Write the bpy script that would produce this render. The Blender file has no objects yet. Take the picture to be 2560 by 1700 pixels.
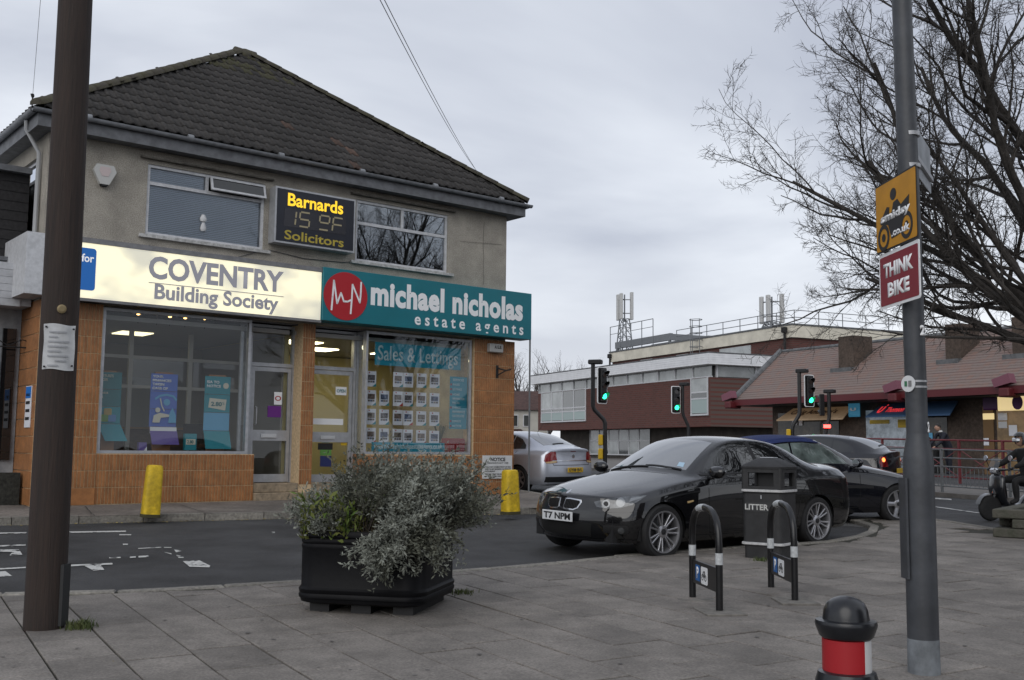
import bpy, bmesh, math, random
from mathutils import Vector, Matrix
from mathutils.bvhtree import BVHTree
from mathutils.geometry import delaunay_2d_cdt
R = math.radians
rnd = random.Random(7)
sc = bpy.context.scene
col = sc.collection

# ------------------------------------------------------------------ camera
FPX, PITCH, ROLL, EYE = 2640.0, math.atan(270 / 2640.0), R(.6), 1.48
_fwd = Vector((0, math.cos(PITCH), math.sin(PITCH)))
_up0 = Vector((0, -math.sin(PITCH), math.cos(PITCH)))
_rt = Vector((1, 0, 0)) * math.cos(ROLL) + _up0 * math.sin(ROLL)
_up = Vector((-1, 0, 0)) * math.sin(ROLL) + _up0 * math.cos(ROLL)
CAM = Vector((0, 0, EYE))
cd = bpy.data.cameras.new('camera')
cd.sensor_width = 36.0
cd.lens = 36.0 * FPX / 2560.0
cd.clip_start, cd.clip_end = .05, 3000
cam = bpy.data.objects.new('camera', cd)
col.objects.link(cam)
cam.matrix_world = Matrix((( _rt.x, _up.x, -_fwd.x, 0), (_rt.y, _up.y, -_fwd.y, 0), (_rt.z, _up.z, -_fwd.z, EYE), (0, 0, 0, 1)))
sc.camera = cam

# ------------------------------------------------------------------ sky: overcast winter afternoon
SUN_EL, SUN_AZ = 32.0, 200.0
world = bpy.data.worlds.new('World')
sc.world = world
world.use_nodes = True
nt = world.node_tree
nt.nodes.clear()
def _n(t, **k):
    n = nt.nodes.new(t)
    for a, b in k.items(): setattr(n, a, b)
    return n
_out = _n('ShaderNodeOutputWorld')
_sky = _n('ShaderNodeTexSky', sky_type='NISHITA', sun_disc=False)
_sky.sun_elevation = R(SUN_EL); _sky.sun_rotation = R(SUN_AZ)
_bg1 = _n('ShaderNodeBackground'); _bg1.inputs[1].default_value = .06
nt.links.new(_sky.outputs[0], _bg1.inputs[0])
_tc = _n('ShaderNodeTexCoord')
_sep = _n('ShaderNodeSeparateXYZ'); nt.links.new(_tc.outputs['Generated'], _sep.inputs[0])
_zz = _n('ShaderNodeMath', operation='ADD'); _zz.inputs[1].default_value = .22; nt.links.new(_sep.outputs[2], _zz.inputs[0])
_mx = _n('ShaderNodeMath', operation='MAXIMUM'); _mx.inputs[1].default_value = .08; nt.links.new(_zz.outputs[0], _mx.inputs[0])
_dx = _n('ShaderNodeMath', operation='DIVIDE'); nt.links.new(_sep.outputs[0], _dx.inputs[0]); nt.links.new(_mx.outputs[0], _dx.inputs[1])
_dy = _n('ShaderNodeMath', operation='DIVIDE'); nt.links.new(_sep.outputs[1], _dy.inputs[0]); nt.links.new(_mx.outputs[0], _dy.inputs[1])
_cmb = _n('ShaderNodeCombineXYZ'); nt.links.new(_dx.outputs[0], _cmb.inputs[0]); nt.links.new(_dy.outputs[0], _cmb.inputs[1])
_cmb.inputs[2].default_value = 3.3
_nz = _n('ShaderNodeTexNoise'); _nz.inputs['Scale'].default_value = .8; _nz.inputs['Detail'].default_value = 6; _nz.inputs['Roughness'].default_value = .5; _nz.inputs['Distortion'].default_value = .35
nt.links.new(_cmb.outputs[0], _nz.inputs['Vector'])
_rp = _n('ShaderNodeValToRGB')
_e = _rp.color_ramp.elements
_e[0].position = .41; _e[0].color = (.48, .515, .60, 1)
_e[1].position = .66; _e[1].color = (.86, .90, .96, 1)
nt.links.new(_nz.outputs[0], _rp.inputs[0])
_hz = _n('ShaderNodeMapRange'); _hz.inputs[1].default_value = .0; _hz.inputs[2].default_value = .2; _hz.inputs[3].default_value = .5; _hz.inputs[4].default_value = 0
nt.links.new(_sep.outputs[2], _hz.inputs[0])
_mixh = _n('ShaderNodeMixRGB'); _mixh.inputs[2].default_value = (.92, .93, .95, 1)
nt.links.new(_hz.outputs[0], _mixh.inputs[0]); nt.links.new(_rp.outputs[0], _mixh.inputs[1])
_bg2 = _n('ShaderNodeBackground'); _bg2.inputs[1].default_value = 1.0
nt.links.new(_mixh.outputs[0], _bg2.inputs[0])
_ms = _n('ShaderNodeMixShader'); _ms.inputs[0].default_value = .93
nt.links.new(_bg1.outputs[0], _ms.inputs[1]); nt.links.new(_bg2.outputs[0], _ms.inputs[2]); nt.links.new(_ms.outputs[0], _out.inputs[0])

sl = bpy.data.lights.new('sun', 'SUN'); sl.energy = 1.0; sl.angle = R(50); sl.color = (1, .96, .9)
so = bpy.data.objects.new('sun', sl); col.objects.link(so)
_sd = Vector((math.sin(R(SUN_AZ)) * math.cos(R(SUN_EL)), math.cos(R(SUN_AZ)) * math.cos(R(SUN_EL)), math.sin(R(SUN_EL))))
so.rotation_euler = (-_sd).to_track_quat('-Z', 'Y').to_euler(); so.location = (0, 0, 30)

vs = sc.view_settings
vs.view_transform = 'Standard'; vs.look = 'None'; vs.exposure = .2; vs.gamma = 1.0; vs.use_curve_mapping = False
sc.cycles.use_denoising = True
sc.cycles.max_bounces = 8; sc.cycles.transparent_max_bounces = 16; sc.cycles.caustics_reflective = False; sc.cycles.caustics_refractive = False
sc.cycles.sample_clamp_indirect = 4

# ------------------------------------------------------------------ pixels (of the 2361-wide view) to places
PX = 2560 / 2361.0
KS, YF = .018, 36.0
def gz(y): return KS * min(y, YF)                       # the street climbs 1.8 % away from the camera
def ray(x, y): return _fwd + _rt * ((x * PX - 1280) / FPX) - _up * ((y * PX - 850) / FPX)
def G(x, y, dz=0.0):
    d = ray(x, y); p = CAM + d * ((dz - EYE) / (d.z - KS * d.y))
    if p.y > YF: p = CAM + d * ((gz(99) + dz - EYE) / d.z)
    return p
def AT(x, y, Y): d = ray(x, y); return CAM + d * (Y / d.y)

# ------------------------------------------------------------------ materials
MATS = {}
def mat(name, c, rough=.6, metal=0., var=.0, vscale=6., bump=0., bscale=40., spec=.5, coat=0., emit=0., ecol=None, cior=1.5, c2=None, lo=.35, hi=.65, detail=5, stretch=None, ranvar=0., pos=False, stain=0., sscale=.7):
    if name in MATS: return MATS[name]
    m = bpy.data.materials.new(name); m.use_nodes = True
    t = m.node_tree; b = t.nodes['Principled BSDF']
    b.inputs['Base Color'].default_value = (*c, 1); b.inputs['Roughness'].default_value = rough; b.inputs['Metallic'].default_value = metal
    b.inputs['Specular IOR Level'].default_value = spec; b.inputs['Coat Weight'].default_value = coat; b.inputs['Coat Roughness'].default_value = .02; b.inputs['Coat IOR'].default_value = cior
    if emit:
        b.inputs['Emission Color'].default_value = (*(ecol or c), 1); b.inputs['Emission Strength'].default_value = emit
    cout = None
    if var or c2 or bump:
        tc = t.nodes.new('ShaderNodeNewGeometry' if pos else 'ShaderNodeTexCoord'); src = tc.outputs['Position' if pos else 'Object']
        if stretch:
            mp = t.nodes.new('ShaderNodeMapping'); mp.inputs['Scale'].default_value = stretch; t.links.new(src, mp.inputs[0]); src = mp.outputs[0]
    if var or c2:
        nz = t.nodes.new('ShaderNodeTexNoise'); nz.inputs['Scale'].default_value = vscale; nz.inputs['Detail'].default_value = detail; nz.inputs['Roughness'].default_value = .6
        t.links.new(src, nz.inputs['Vector'])
        rp = t.nodes.new('ShaderNodeValToRGB'); e = rp.color_ramp.elements
        a = c if c2 else tuple(x * (1 - var) for x in c); d = c2 if c2 else tuple(min(1, x * (1 + var)) for x in c)
        e[0].position = lo; e[1].position = hi; e[0].color = (*a, 1); e[1].color = (*d, 1)
        t.links.new(nz.outputs[0], rp.inputs[0]); cout = rp.outputs[0]
        t.links.new(cout, b.inputs['Base Color'])
    if stain and cout:
        n2 = t.nodes.new('ShaderNodeTexNoise'); n2.inputs['Scale'].default_value = sscale; n2.inputs['Detail'].default_value = 6; n2.inputs['Roughness'].default_value = .62
        t.links.new(src, n2.inputs['Vector'])
        m2 = t.nodes.new('ShaderNodeMapRange'); m2.inputs[1].default_value = .35; m2.inputs[2].default_value = .65; m2.inputs[3].default_value = 1 - stain; m2.inputs[4].default_value = 1 + stain * .6
        t.links.new(n2.outputs[0], m2.inputs[0])
        h2 = t.nodes.new('ShaderNodeHueSaturation'); t.links.new(m2.outputs[0], h2.inputs['Value']); t.links.new(cout, h2.inputs['Color']); cout = h2.outputs[0]
        t.links.new(cout, b.inputs['Base Color'])
    if ranvar:
        oi = t.nodes.new('ShaderNodeObjectInfo'); hs = t.nodes.new('ShaderNodeHueSaturation')
        mr = t.nodes.new('ShaderNodeMapRange'); mr.inputs[3].default_value = 1 - ranvar; mr.inputs[4].default_value = 1 + ranvar
        t.links.new(oi.outputs['Random'], mr.inputs[0]); t.links.new(mr.outputs[0], hs.inputs['Value'])
        if cout: t.links.new(cout, hs.inputs['Color'])
        else: hs.inputs['Color'].default_value = (*c, 1)
        t.links.new(hs.outputs[0], b.inputs['Base Color'])
    if bump:
        bn = t.nodes.new('ShaderNodeTexNoise'); bn.inputs['Scale'].default_value = bscale; bn.inputs['Detail'].default_value = 4
        t.links.new(src, bn.inputs['Vector'])
        bp = t.nodes.new('ShaderNodeBump'); bp.inputs['Strength'].default_value = bump; bp.inputs['Distance'].default_value = .02
        t.links.new(bn.outputs[0], bp.inputs['Height']); t.links.new(bp.outputs[0], b.inputs['Normal'])
    MATS[name] = m
    return m
def glass(name, tint=(.8, .82, .82), refl=1.0, rough=.0):
    """window pane: mostly see-through, reflecting by Fresnel"""
    if name in MATS: return MATS[name]
    m = bpy.data.materials.new(name); m.use_nodes = True; t = m.node_tree; t.nodes.clear()
    o = t.nodes.new('ShaderNodeOutputMaterial'); tr = t.nodes.new('ShaderNodeBsdfTransparent'); tr.inputs[0].default_value = (*tint, 1)
    gl = t.nodes.new('ShaderNodeBsdfGlossy'); gl.inputs['Roughness'].default_value = rough; gl.inputs[0].default_value = (.95, .97, 1, 1)
    fr = t.nodes.new('ShaderNodeFresnel'); fr.inputs[0].default_value = 1.52
    mu = t.nodes.new('ShaderNodeMath'); mu.operation = 'MULTIPLY'; mu.use_clamp = True; mu.inputs[1].default_value = refl
    mx = t.nodes.new('ShaderNodeMixShader')
    t.links.new(fr.outputs[0], mu.inputs[0]); t.links.new(mu.outputs[0], mx.inputs[0]); t.links.new(tr.outputs[0], mx.inputs[1]); t.links.new(gl.outputs[0], mx.inputs[2]); t.links.new(mx.outputs[0], o.inputs[0])
    MATS[name] = m
    return m

# ------------------------------------------------------------------ mesh helpers
class MB:
    """collects faces, builds ONE mesh object"""
    def __init__(s): s.v = []; s.f = []; s.nrm = None
    def add(s, vs, fs):
        k = len(s.v); s.v += [tuple(v) for v in vs]; s.f += [tuple(i + k for i in f) for f in fs]; return s
    def box(s, x0, x1, y0, y1, z0, z1, M=None):
        vs = [Vector((x, y, z)) for z in (z0, z1) for y in (y0, y1) for x in (x0, x1)]
        if M: vs = [M @ v for v in vs]
        return s.add(vs, [(0, 2, 3, 1), (4, 5, 7, 6), (0, 1, 5, 4), (2, 6, 7, 3), (0, 4, 6, 2), (1, 3, 7, 5)])
    def cbox(s, x0, x1, y0, y1, z0, z1, c, M=None):
        """box with all edges chamfered"""
        bm = bmesh.new(); bmesh.ops.create_cube(bm, size=1)
        bmesh.ops.transform(bm, matrix=Matrix.LocRotScale(Vector(((x0 + x1) / 2, (y0 + y1) / 2, (z0 + z1) / 2)), None, Vector((x1 - x0, y1 - y0, z1 - z0))), verts=bm.verts)
        bmesh.ops.bevel(bm, geom=list(bm.edges), offset=c, segments=1, affect='EDGES', profile=.5)
        s.bm(bm, M); return s
    def bm(s, bm, M=None):
        bm.verts.index_update()
        s.add([(M @ v.co if M else v.co) for v in bm.verts], [[v.index for v in f.verts] for f in bm.faces]); bm.free(); return s
    def prism(s, pts, a, b, axis='z', M=None):
        """extrude a 2D polygon between a and b; axis z: (x,y), y: (x,z), x: (y,z)"""
        def P(p, h): return Vector((p[0], p[1], h)) if axis == 'z' else Vector((p[0], h, p[1])) if axis == 'y' else Vector((h, p[0], p[1]))
        n = len(pts); vs = [P(p, a) for p in pts] + [P(p, b) for p in pts]
        if M: vs = [M @ v for v in vs]
        return s.add(vs, [tuple(range(n - 1, -1, -1)), tuple(range(n, 2 * n))] + [(i, (i + 1) % n, (i + 1) % n + n, i + n) for i in range(n)])
    def tube(s, path, r, n=8, cap=True):
        path = [Vector(p) for p in path]; k = len(path); rs = r if isinstance(r, (list, tuple)) else [r] * k
        base = len(s.v); prev = None
        for i, p in enumerate(path):
            d = (path[min(i + 1, k - 1)] - path[max(i - 1, 0)])
            d = d.normalized() if d.length > 1e-9 else Vector((0, 0, 1))
            if prev is None:
                a = d.orthogonal().normalized()
            else:
                a = prev - d * prev.dot(d); a = a.normalized() if a.length > 1e-6 else d.orthogonal().normalized()
            prev = a; b = d.cross(a)
            for j in range(n):
                t = 2 * math.pi * j / n; s.v.append(tuple(p + (a * math.cos(t) + b * math.sin(t)) * rs[i]))
        for i in range(k - 1):
            for j in range(n):
                s.f.append((base + i * n + j, base + i * n + (j + 1) % n, base + (i + 1) * n + (j + 1) % n, base + (i + 1) * n + j))
        if cap:
            s.f.append(tuple(base + j for j in range(n - 1, -1, -1))); s.f.append(tuple(base + (k - 1) * n + j for j in range(n)))
        return s
    def lathe(s, prof, n=24, c=(0, 0, 0), M=None):
        """prof: (r, z) from bottom to top, about the z axis"""
        base = len(s.v); k = len(prof)
        for r, z in prof:
            for j in range(n):
                t = 2 * math.pi * j / n; v = Vector((c[0] + r * math.cos(t), c[1] + r * math.sin(t), c[2] + z)); s.v.append(tuple(M @ v if M else v))
        for i in range(k - 1):
            for j in range(n):
                s.f.append((base + i * n + j, base + i * n + (j + 1) % n, base + (i + 1) * n + (j + 1) % n, base + (i + 1) * n + j))
        s.f.append(tuple(base + j for j in range(n - 1, -1, -1))); s.f.append(tuple(base + (k - 1) * n + j for j in range(n)))
        return s
    def mesh(s, name, m, smooth=False):
        me = bpy.data.meshes.new(name); me.from_pydata(s.v, [], s.f); me.update()
        if m: me.materials.append(m)
        if smooth:
            for p in me.polygons: p.use_smooth = True
            if s.nrm and len(s.nrm) == len(s.v): me.normals_split_custom_set_from_vertices(s.nrm)
            elif smooth != 'all': me.set_sharp_from_angle(angle=R(40))
        return me
    def build(s, name, m, parent=None, smooth=False, loc=(0, 0, 0), rz=0):
        return put(name, s.mesh(name, m, smooth), parent, loc, rz)
def put(name, me, parent=None, loc=(0, 0, 0), rz=0, rot=None):
    o = bpy.data.objects.new(name, me); col.objects.link(o); o.location = loc; o.rotation_euler = rot if rot else (0, 0, rz)
    if parent: o.parent = parent
    return o
def tag(o, label=None, cat=None, group=None, kind=None):
    if label: o['label'] = label
    if cat: o['category'] = cat
    if group: o['group'] = group
    if kind: o['kind'] = kind
    return o
def thing(name, label, cat, loc=(0, 0, 0), rz=0, group=None):
    o = put(name, None, None, loc, rz); o.empty_display_size = .2
    return tag(o, label, cat, group)
def copy_tree(o, parent=None):
    c = o.copy(); col.objects.link(c); c.parent = parent
    for ch in o.children: copy_tree(ch, c)
    return c
_fc = {}
def text_mesh(s, ext=.004, bold=0., space=1.0):
    cu = bpy.data.curves.new('t', 'FONT'); cu.body = s; cu.size = 1; cu.extrude = 0; cu.offset = bold; cu.space_character = space; cu.resolution_u = 3
    o = bpy.data.objects.new('t', cu); col.objects.link(o)
    dg = bpy.context.evaluated_depsgraph_get(); me = bpy.data.meshes.new_from_object(o.evaluated_get(dg)); me.materials.clear()
    bpy.data.objects.remove(o); bpy.data.curves.remove(cu)
    return me
def text(s, m, parent, x0, x1, z0, z1, y, bold=0., space=1.0, name='lettering', face=-1, M=None, ext=0):
    """flat lettering fitted into a box of a vertical plane (x, z) at depth y, read from -y"""
    me = text_mesh(s, bold=bold, space=space)
    xs = [v.co.x for v in me.vertices]; ys = [v.co.y for v in me.vertices]
    a, b, c, d = min(xs), max(xs), min(ys), max(ys)
    for v in me.vertices:
        X = x0 + (v.co.x - a) / (b - a) * (x1 - x0); Z = z0 + (v.co.y - c) / max(d - c, 1e-6) * (z1 - z0)
        p = Vector((X, y, Z)); v.co = M @ p if M else p
    bm = bmesh.new(); bm.from_mesh(me)
    if ext:
        g = bmesh.ops.extrude_face_region(bm, geom=list(bm.faces)); nv = [e for e in g['geom'] if isinstance(e, bmesh.types.BMVert)]
        off = Vector((0, -ext, 0)); 
        if M: off = M.to_3x3() @ off
        for v in nv: v.co += off
        bmesh.ops.recalc_face_normals(bm, faces=bm.faces)
    bm.to_mesh(me); bm.free(); me.materials.append(m); me.name = name
    return put(name, me, parent)
def rrect(x0, x1, y0, y1, r, n=4):
    pts = []
    for cx, cy, a in ((x1 - r, y1 - r, 0), (x0 + r, y1 - r, 90), (x0 + r, y0 + r, 180), (x1 - r, y0 + r, 270)):
        for i in range(n + 1):
            t = R(a + 90 * i / n); pts.append((cx + r * math.cos(t), cy + r * math.sin(t)))
    return pts
def disc(cx, cy, r, n=24, ry=None): return [(cx + r * math.cos(2 * math.pi * i / n), cy + (ry or r) * math.sin(2 * math.pi * i / n)) for i in range(n)]

def split_loose(o, name):
    """give every separate piece of a mesh its own object"""
    bm = bmesh.new(); bm.from_mesh(o.data); bm.verts.ensure_lookup_table(); seen = set(); m = o.data.materials[0]; par = o.parent
    for v in bm.verts:
        if v.index in seen: continue
        st, comp = [v], []; seen.add(v.index)
        while st:
            q = st.pop(); comp.append(q)
            for e in q.link_edges:
                w = e.other_vert(q)
                if w.index not in seen: seen.add(w.index); st.append(w)
        ix = {q.index: i for i, q in enumerate(comp)}; fs = {f for q in comp for f in q.link_faces}
        MB().add([q.co for q in comp], [[ix[w.index] for w in f.verts] for f in fs]).build(name, m, par)
    bm.free(); bpy.data.objects.remove(o)

# ================================================================== THE STREET
def tilt(p): return Vector((p[0], p[1], gz(p[1]) + p[2]))
M_asph = mat('asphalt', (.05, .05, .052), .85, var=.35, vscale=90, bump=.6, bscale=200, pos=True, stain=.5, sscale=.8, c2=None)
M_road = mat('main_road_asphalt', (.13, .13, .13), .8, var=.25, vscale=70, bump=.4, bscale=240, pos=True, stain=.22, sscale=.35)
M_joint = mat('pavement_bed', (.028, .027, .018), .95, var=.4, vscale=30, pos=True)
M_slab = mat('concrete_slab', (.192, .174, .156), .8, var=.26, vscale=60, bump=.35, bscale=190, pos=True, stain=.3, sscale=2.4, ranvar=.15)
M_kerb = mat('kerb_concrete', (.2, .188, .165), .85, var=.3, vscale=25, bump=.4, bscale=120, pos=True, stain=.3, ranvar=.12)
M_conc = mat('shop_pavement_concrete', (.17, .15, .132), .85, var=.25, vscale=18, bump=.35, bscale=100, pos=True, stain=.4, sscale=.9)
rows = [-80, 0, YF, 120, 700]
mb = MB()
for i, y in enumerate(rows):
    for x in (-500, 500): mb.v.append((x, y, gz(y) - (.0 if y < YF else 0)))
mb.f = [(2 * i, 2 * i + 1, 2 * i + 3, 2 * i + 2) for i in range(len(rows) - 1)]
tag(mb.build('road', M_asph), kind='structure')

def sheet(name, pts, dz, m, thick=0):
    mb = MB(); n = len(pts); mb.v = [tuple(tilt((p[0], p[1], dz))) for p in pts]; mb.f = [tuple(range(n))]
    if thick:
        mb.v += [tuple(tilt((p[0], p[1], dz - thick))) for p in pts]
        mb.f += [(i, (i + 1) % n, (i + 1) % n + n, i + n)[::-1] for i in range(n)]
    return tag(mb.build(name, m), kind='structure')
PAV = .06
def xy(p): return (p.x, p.y)
kerb = [xy(G(*p)) for p in ((0, 1384), (300, 1376), (690, 1353), (1060, 1328), (1280, 1308), (1500, 1285), (1700, 1271), (1900, 1258), (1965, 1247), (2003, 1232), (2008, 1222), (1996, 1213), (1960, 1207))]
kerb = [(-14, 4.4)] + kerb
near_road = [xy(G(*p)) for p in ((2000, 1201), (2083, 1199), (2158, 1204), (2286, 1226), (2361, 1240))] + [(16, 13.6), (40, 2)]
poly = kerb + near_road + [(40, -12), (-14, -12)]
pav = sheet('pavement', poly, PAV - .016, M_joint, .12)
# the main road beyond, lighter asphalt
rail_a, rail_b = G(2100, 1130, .1), G(2481 / PX, 1241 / PX, .1)
rd = (rail_b - rail_a); rd.z = 0; rd.normalize(); rn = Vector((-rd.y, rd.x, 0))
if rn.y < 0: rn = -rn
def along(t, off): p = rail_a + rd * t + rn * off; return (p.x, p.y)
# slabs
A, B = Vector((.51, -.86)), Vector((.86, .51))
SW, SL = .414, .62
def inside(p, poly):
    c = False; j = len(poly) - 1
    for i in range(len(poly)):
        a, b = poly[i], poly[j]
        if (a[1] > p[1]) != (b[1] > p[1]) and p[0] < (b[0] - a[0]) * (p[1] - a[1]) / (b[1] - a[1]) + a[0]: c = not c
        j = i
    return c
KW = .13
def seg_d(p, a, b):
    a, b = Vector(a), Vector(b); t = max(0, min(1, (p - a).dot(b - a) / (b - a).length_squared)); q = a + (b - a) * t
    return (p - q).length, q
def clip(pts, a, b, w):
    """keep what lies right of a->b by at least w"""
    a, b = Vector(a), Vector(b); d = (b - a).normalized(); n = Vector((d.y, -d.x)); out = []
    f = lambda p: (Vector(p) - a).dot(n) - w
    for i in range(len(pts)):
        p, q = pts[i], pts[(i + 1) % len(pts)]; fp, fq = f(p), f(q)
        if fp >= 0: out.append(p)
        if fp * fq < 0: t = fp / (fp - fq); out.append((p[0] + (q[0] - p[0]) * t, p[1] + (q[1] - p[1]) * t))
    return out
edges = list(zip(kerb, kerb[1:])) + [(kerb[-1], near_road[0])] + list(zip(near_road, near_road[1:]))
def slab_mb(pts):
    c = .005; n = len(pts); cx = sum(p[0] for p in pts) / n; cy = sum(p[1] for p in pts) / n
    top = []
    for x, y in pts:
        d = Vector((cx - x, cy - y)); d = d.normalized() * c * 1.4; top.append((x + d.x, y + d.y))
    m = MB(); m.v = [(x, y, 0) for x, y in top] + [(x, y, -c * .8) for x, y in pts] + [(x, y, -.03) for x, y in pts]
    m.f = [tuple(range(n))] + [(i + n, (i + 1) % n + n, (i + 1) % n, i) for i in range(n)] + [(i + 2 * n, (i + 1) % n + 2 * n, (i + 1) % n + n, i + n) for i in range(n)]
    return m
cells = []
for i in range(-45, 60):
    for j in range(-48, 40):
        a0 = 1.10 + j * SL + (i % 4) * .255 + (i % 3) * .02; b0 = .10 + i * SW
        c = A * (a0 + SL / 2) + B * (b0 + SW / 2)
        if not (-9 < c.x < 16 and 2.5 < c.y < 18.5): continue
        if not inside((c.x, c.y), poly) and min(seg_d(c, *e)[0] for e in edges) > .5: continue
        g = .0065
        P = [A * (a0 + g) + B * (b0 + g), A * (a0 + g) + B * (b0 + SW - g), A * (a0 + SL - g) + B * (b0 + SW - g), A * (a0 + SL - g) + B * (b0 + g)]
        pts = [(p.x, p.y) for p in P]; cut = False
        for e in edges:
            if seg_d(c, *e)[0] < .75:
                # only where the slab really reaches this stretch of kerb
                n0 = clip(pts, e[0], e[1], KW + .006)
                if len(n0) < 3: pts = []; break
                if n0 != pts: cut = True; pts = n0
        if len(pts) < 3: continue
        ar = abs(sum(pts[k][0] * pts[(k + 1) % len(pts)][1] - pts[(k + 1) % len(pts)][0] * pts[k][1] for k in range(len(pts)))) / 2
        if ar < .012: continue
        if not inside((sum(p[0] for p in pts) / len(pts), sum(p[1] for p in pts) / len(pts)), poly): continue
        cells.append((c, pts, cut))
def inview(c): return c.y > 3.2 and abs(c.x) < .53 * c.y + .35 and c.y > 4.9
cells.sort(key=lambda t: (not inview(t[0]), t[0].length))
whole = slab_mb([(-SL / 2 + .0065, -SW / 2 + .0065), (SL / 2 - .0065, -SW / 2 + .0065), (SL / 2 - .0065, SW / 2 - .0065), (-SL / 2 + .0065, SW / 2 - .0065)]).mesh('slab', M_slab)
ang = math.atan2(A.y, A.x); rest = MB(); tl = math.atan(KS)
for k, (c, pts, cut) in enumerate(cells):
    h = PAV + rnd.uniform(-.004, .003); tx, ty = rnd.gauss(0, .003), rnd.gauss(0, .003)
    if k < 300:
        if cut: me = slab_mb([(p[0] - c.x, p[1] - c.y) for p in pts][::(1 if True else -1)]).mesh('slab', M_slab); o = put('slab', me, pav); rz = 0
        else: o = put('slab', whole, pav); rz = ang
        o.location = tilt((c.x, c.y, h)); o.rotation_euler = (Matrix.Rotation(tl + tx, 3, 'X') @ Matrix.Rotation(ty, 3, 'Y') @ Matrix.Rotation(rz, 3, 'Z')).to_euler()
    else:
        m = slab_mb([(p[0], p[1]) for p in pts]); rest.add([tilt((x, y, z + h)) for x, y, z in m.v], m.f)
tag(rest.build('slabs', M_slab, pav), kind='stuff')

def kerb_run(line, parent, w, top, drop, m, step=.9, first=0, top_fn=None):
    """kerb stones along a polyline; stones lie to the right of it"""
    pts = [Vector(p) for p in line]; L = [0]
    for a, b in zip(pts, pts[1:]): L.append(L[-1] + (b - a).length)
    def at(t):
        for i in range(len(pts) - 1):
            if t <= L[i + 1] + 1e-6: return pts[i].lerp(pts[i + 1], (t - L[i]) / max(1e-6, L[i + 1] - L[i]))
        return pts[-1]
    t = first
    while t < L[-1] - .05:
        e = min(t + step, L[-1]); a, b = at(t), at(e); d = (b - a)
        if d.length < .05: break
        d.normalize(); n = Vector((d.y, -d.x)); h = top + rnd.uniform(-.004, .004); g = .006
        q = [a + d * g, b - d * g, b - d * g + n * w, a + d * g + n * w]; mb = MB(); ch = .012
        ins = [a + d * (g + ch) + n * ch, b - d * (g + ch) + n * ch, b - d * (g + ch) + n * (w - ch), a + d * (g + ch) + n * (w - ch)]
        f = (lambda p, z: tuple(tilt((p.x, p.y, z))))
        mb.v = [f(p, h) for p in ins] + [f(p, h - ch) for p in q] + [f(p, h - drop) for p in q]
        mb.f = [(3, 2, 1, 0)] + [(i + 4, i, (i + 1) % 4, (i + 1) % 4 + 4) for i in range(4)] + [(i + 8, i + 4, (i + 1) % 4 + 4, (i + 1) % 4 + 8) for i in range(4)]
        mb.build('kerb_stone', m, parent); t = e
kerb_run(kerb, pav, KW, PAV + .006, .12, M_kerb)
kerb_run([kerb[-1]] + near_road[:6], pav, KW, PAV + .012, .12, M_kerb)

# shop pavement with its own kerb, climbing to the shop front
kl = [(-16, 12.6), xy(G(0, 1212)), xy(G(680, 1196)), xy(G(1180, 1186)), (.85, 18.75), (1.2, 19.3), (1.25, 20.4), (.95, 22), (.2, 24.2), (-2.2, 27.4), (-6, 31)]
bk = [(-13, 15.2), (-7.9, 17.35), (-4.6, 20), (-2.5, 21.7), (-1.2, 22.6), (-.8, 22.9), (-.6, 23.2), (-.6, 23.6), (-1.2, 24.6), (-3, 26.7), (-6.8, 30.4)]
kt = .115
mb = MB()
for (a, b) in zip(kl, bk):
    mb.v.append((a[0], a[1], gz(a[1]) + kt - .004)); mb.v.append((b[0], b[1], .475))
mb.f = [(2 * i, 2 * i + 2, 2 * i + 3, 2 * i + 1) for i in range(len(kl) - 1)]
spav = tag(mb.build('shop_pavement', M_conc), kind='structure')
kerb_run([p for p in kl][::1], spav, -.14, kt, .2, M_kerb, step=.91) if False else None
def kerb_run_left(line, *a, **k): kerb_run(line[::-1], *a, **k)
kerb_run_left(kl, spav, .14, kt, .2, M_kerb, step=.91)
# recessed bay joints and a crack across the concrete
M_crack = mat('crack_dirt', (.03, .027, .022), .95)
for (x0, y0, x1, y1) in ((1330, 180, 1590, 268), (2250, 165, 2390, 262), (620, 190, 700, 280)):
    a = G(x0 * .3388 / PX, (1200 + y0 * .3388) / PX, .13); b = G(x1 * .3388 / PX, (1200 + y1 * .3388) / PX, .12)
    mb = MB(); n = Vector((-(b - a).y, (b - a).x, 0)).normalized() * .008
    def shz(p):  # height of the pavement sheet under a point
        best = None
        for i in range(len(kl) - 1):
            q = [Vector((*kl[i], gz(kl[i][1]) + kt - .004)), Vector((*kl[i + 1], gz(kl[i + 1][1]) + kt - .004)), Vector((*bk[i + 1], .475)), Vector((*bk[i], .475))]
            if inside((p.x, p.y), [(v.x, v.y) for v in q]):
                e = (q[2] - q[1]); e2 = Vector((e.x, e.y)); t = (Vector((p.x, p.y)) - Vector((q[1].x, q[1].y))).dot(e2) / e2.length_squared
                best = q[1].z + e.z * t
        return (best or .43) + .005
    K = 8; pts = [a.lerp(b, i / K) + n * rnd.uniform(-1.5, 1.5) for i in range(K + 1)]
    for p in pts: mb.v += [(p.x + n.x, p.y + n.y, shz(p)), (p.x - n.x, p.y - n.y, shz(p))]
    mb.f = [(2 * i, 2 * i + 1, 2 * i + 3, 2 * i + 2) for i in range(K)]
    tag(mb.build('pavement_joint', M_crack, spav), kind='structure')

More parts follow.
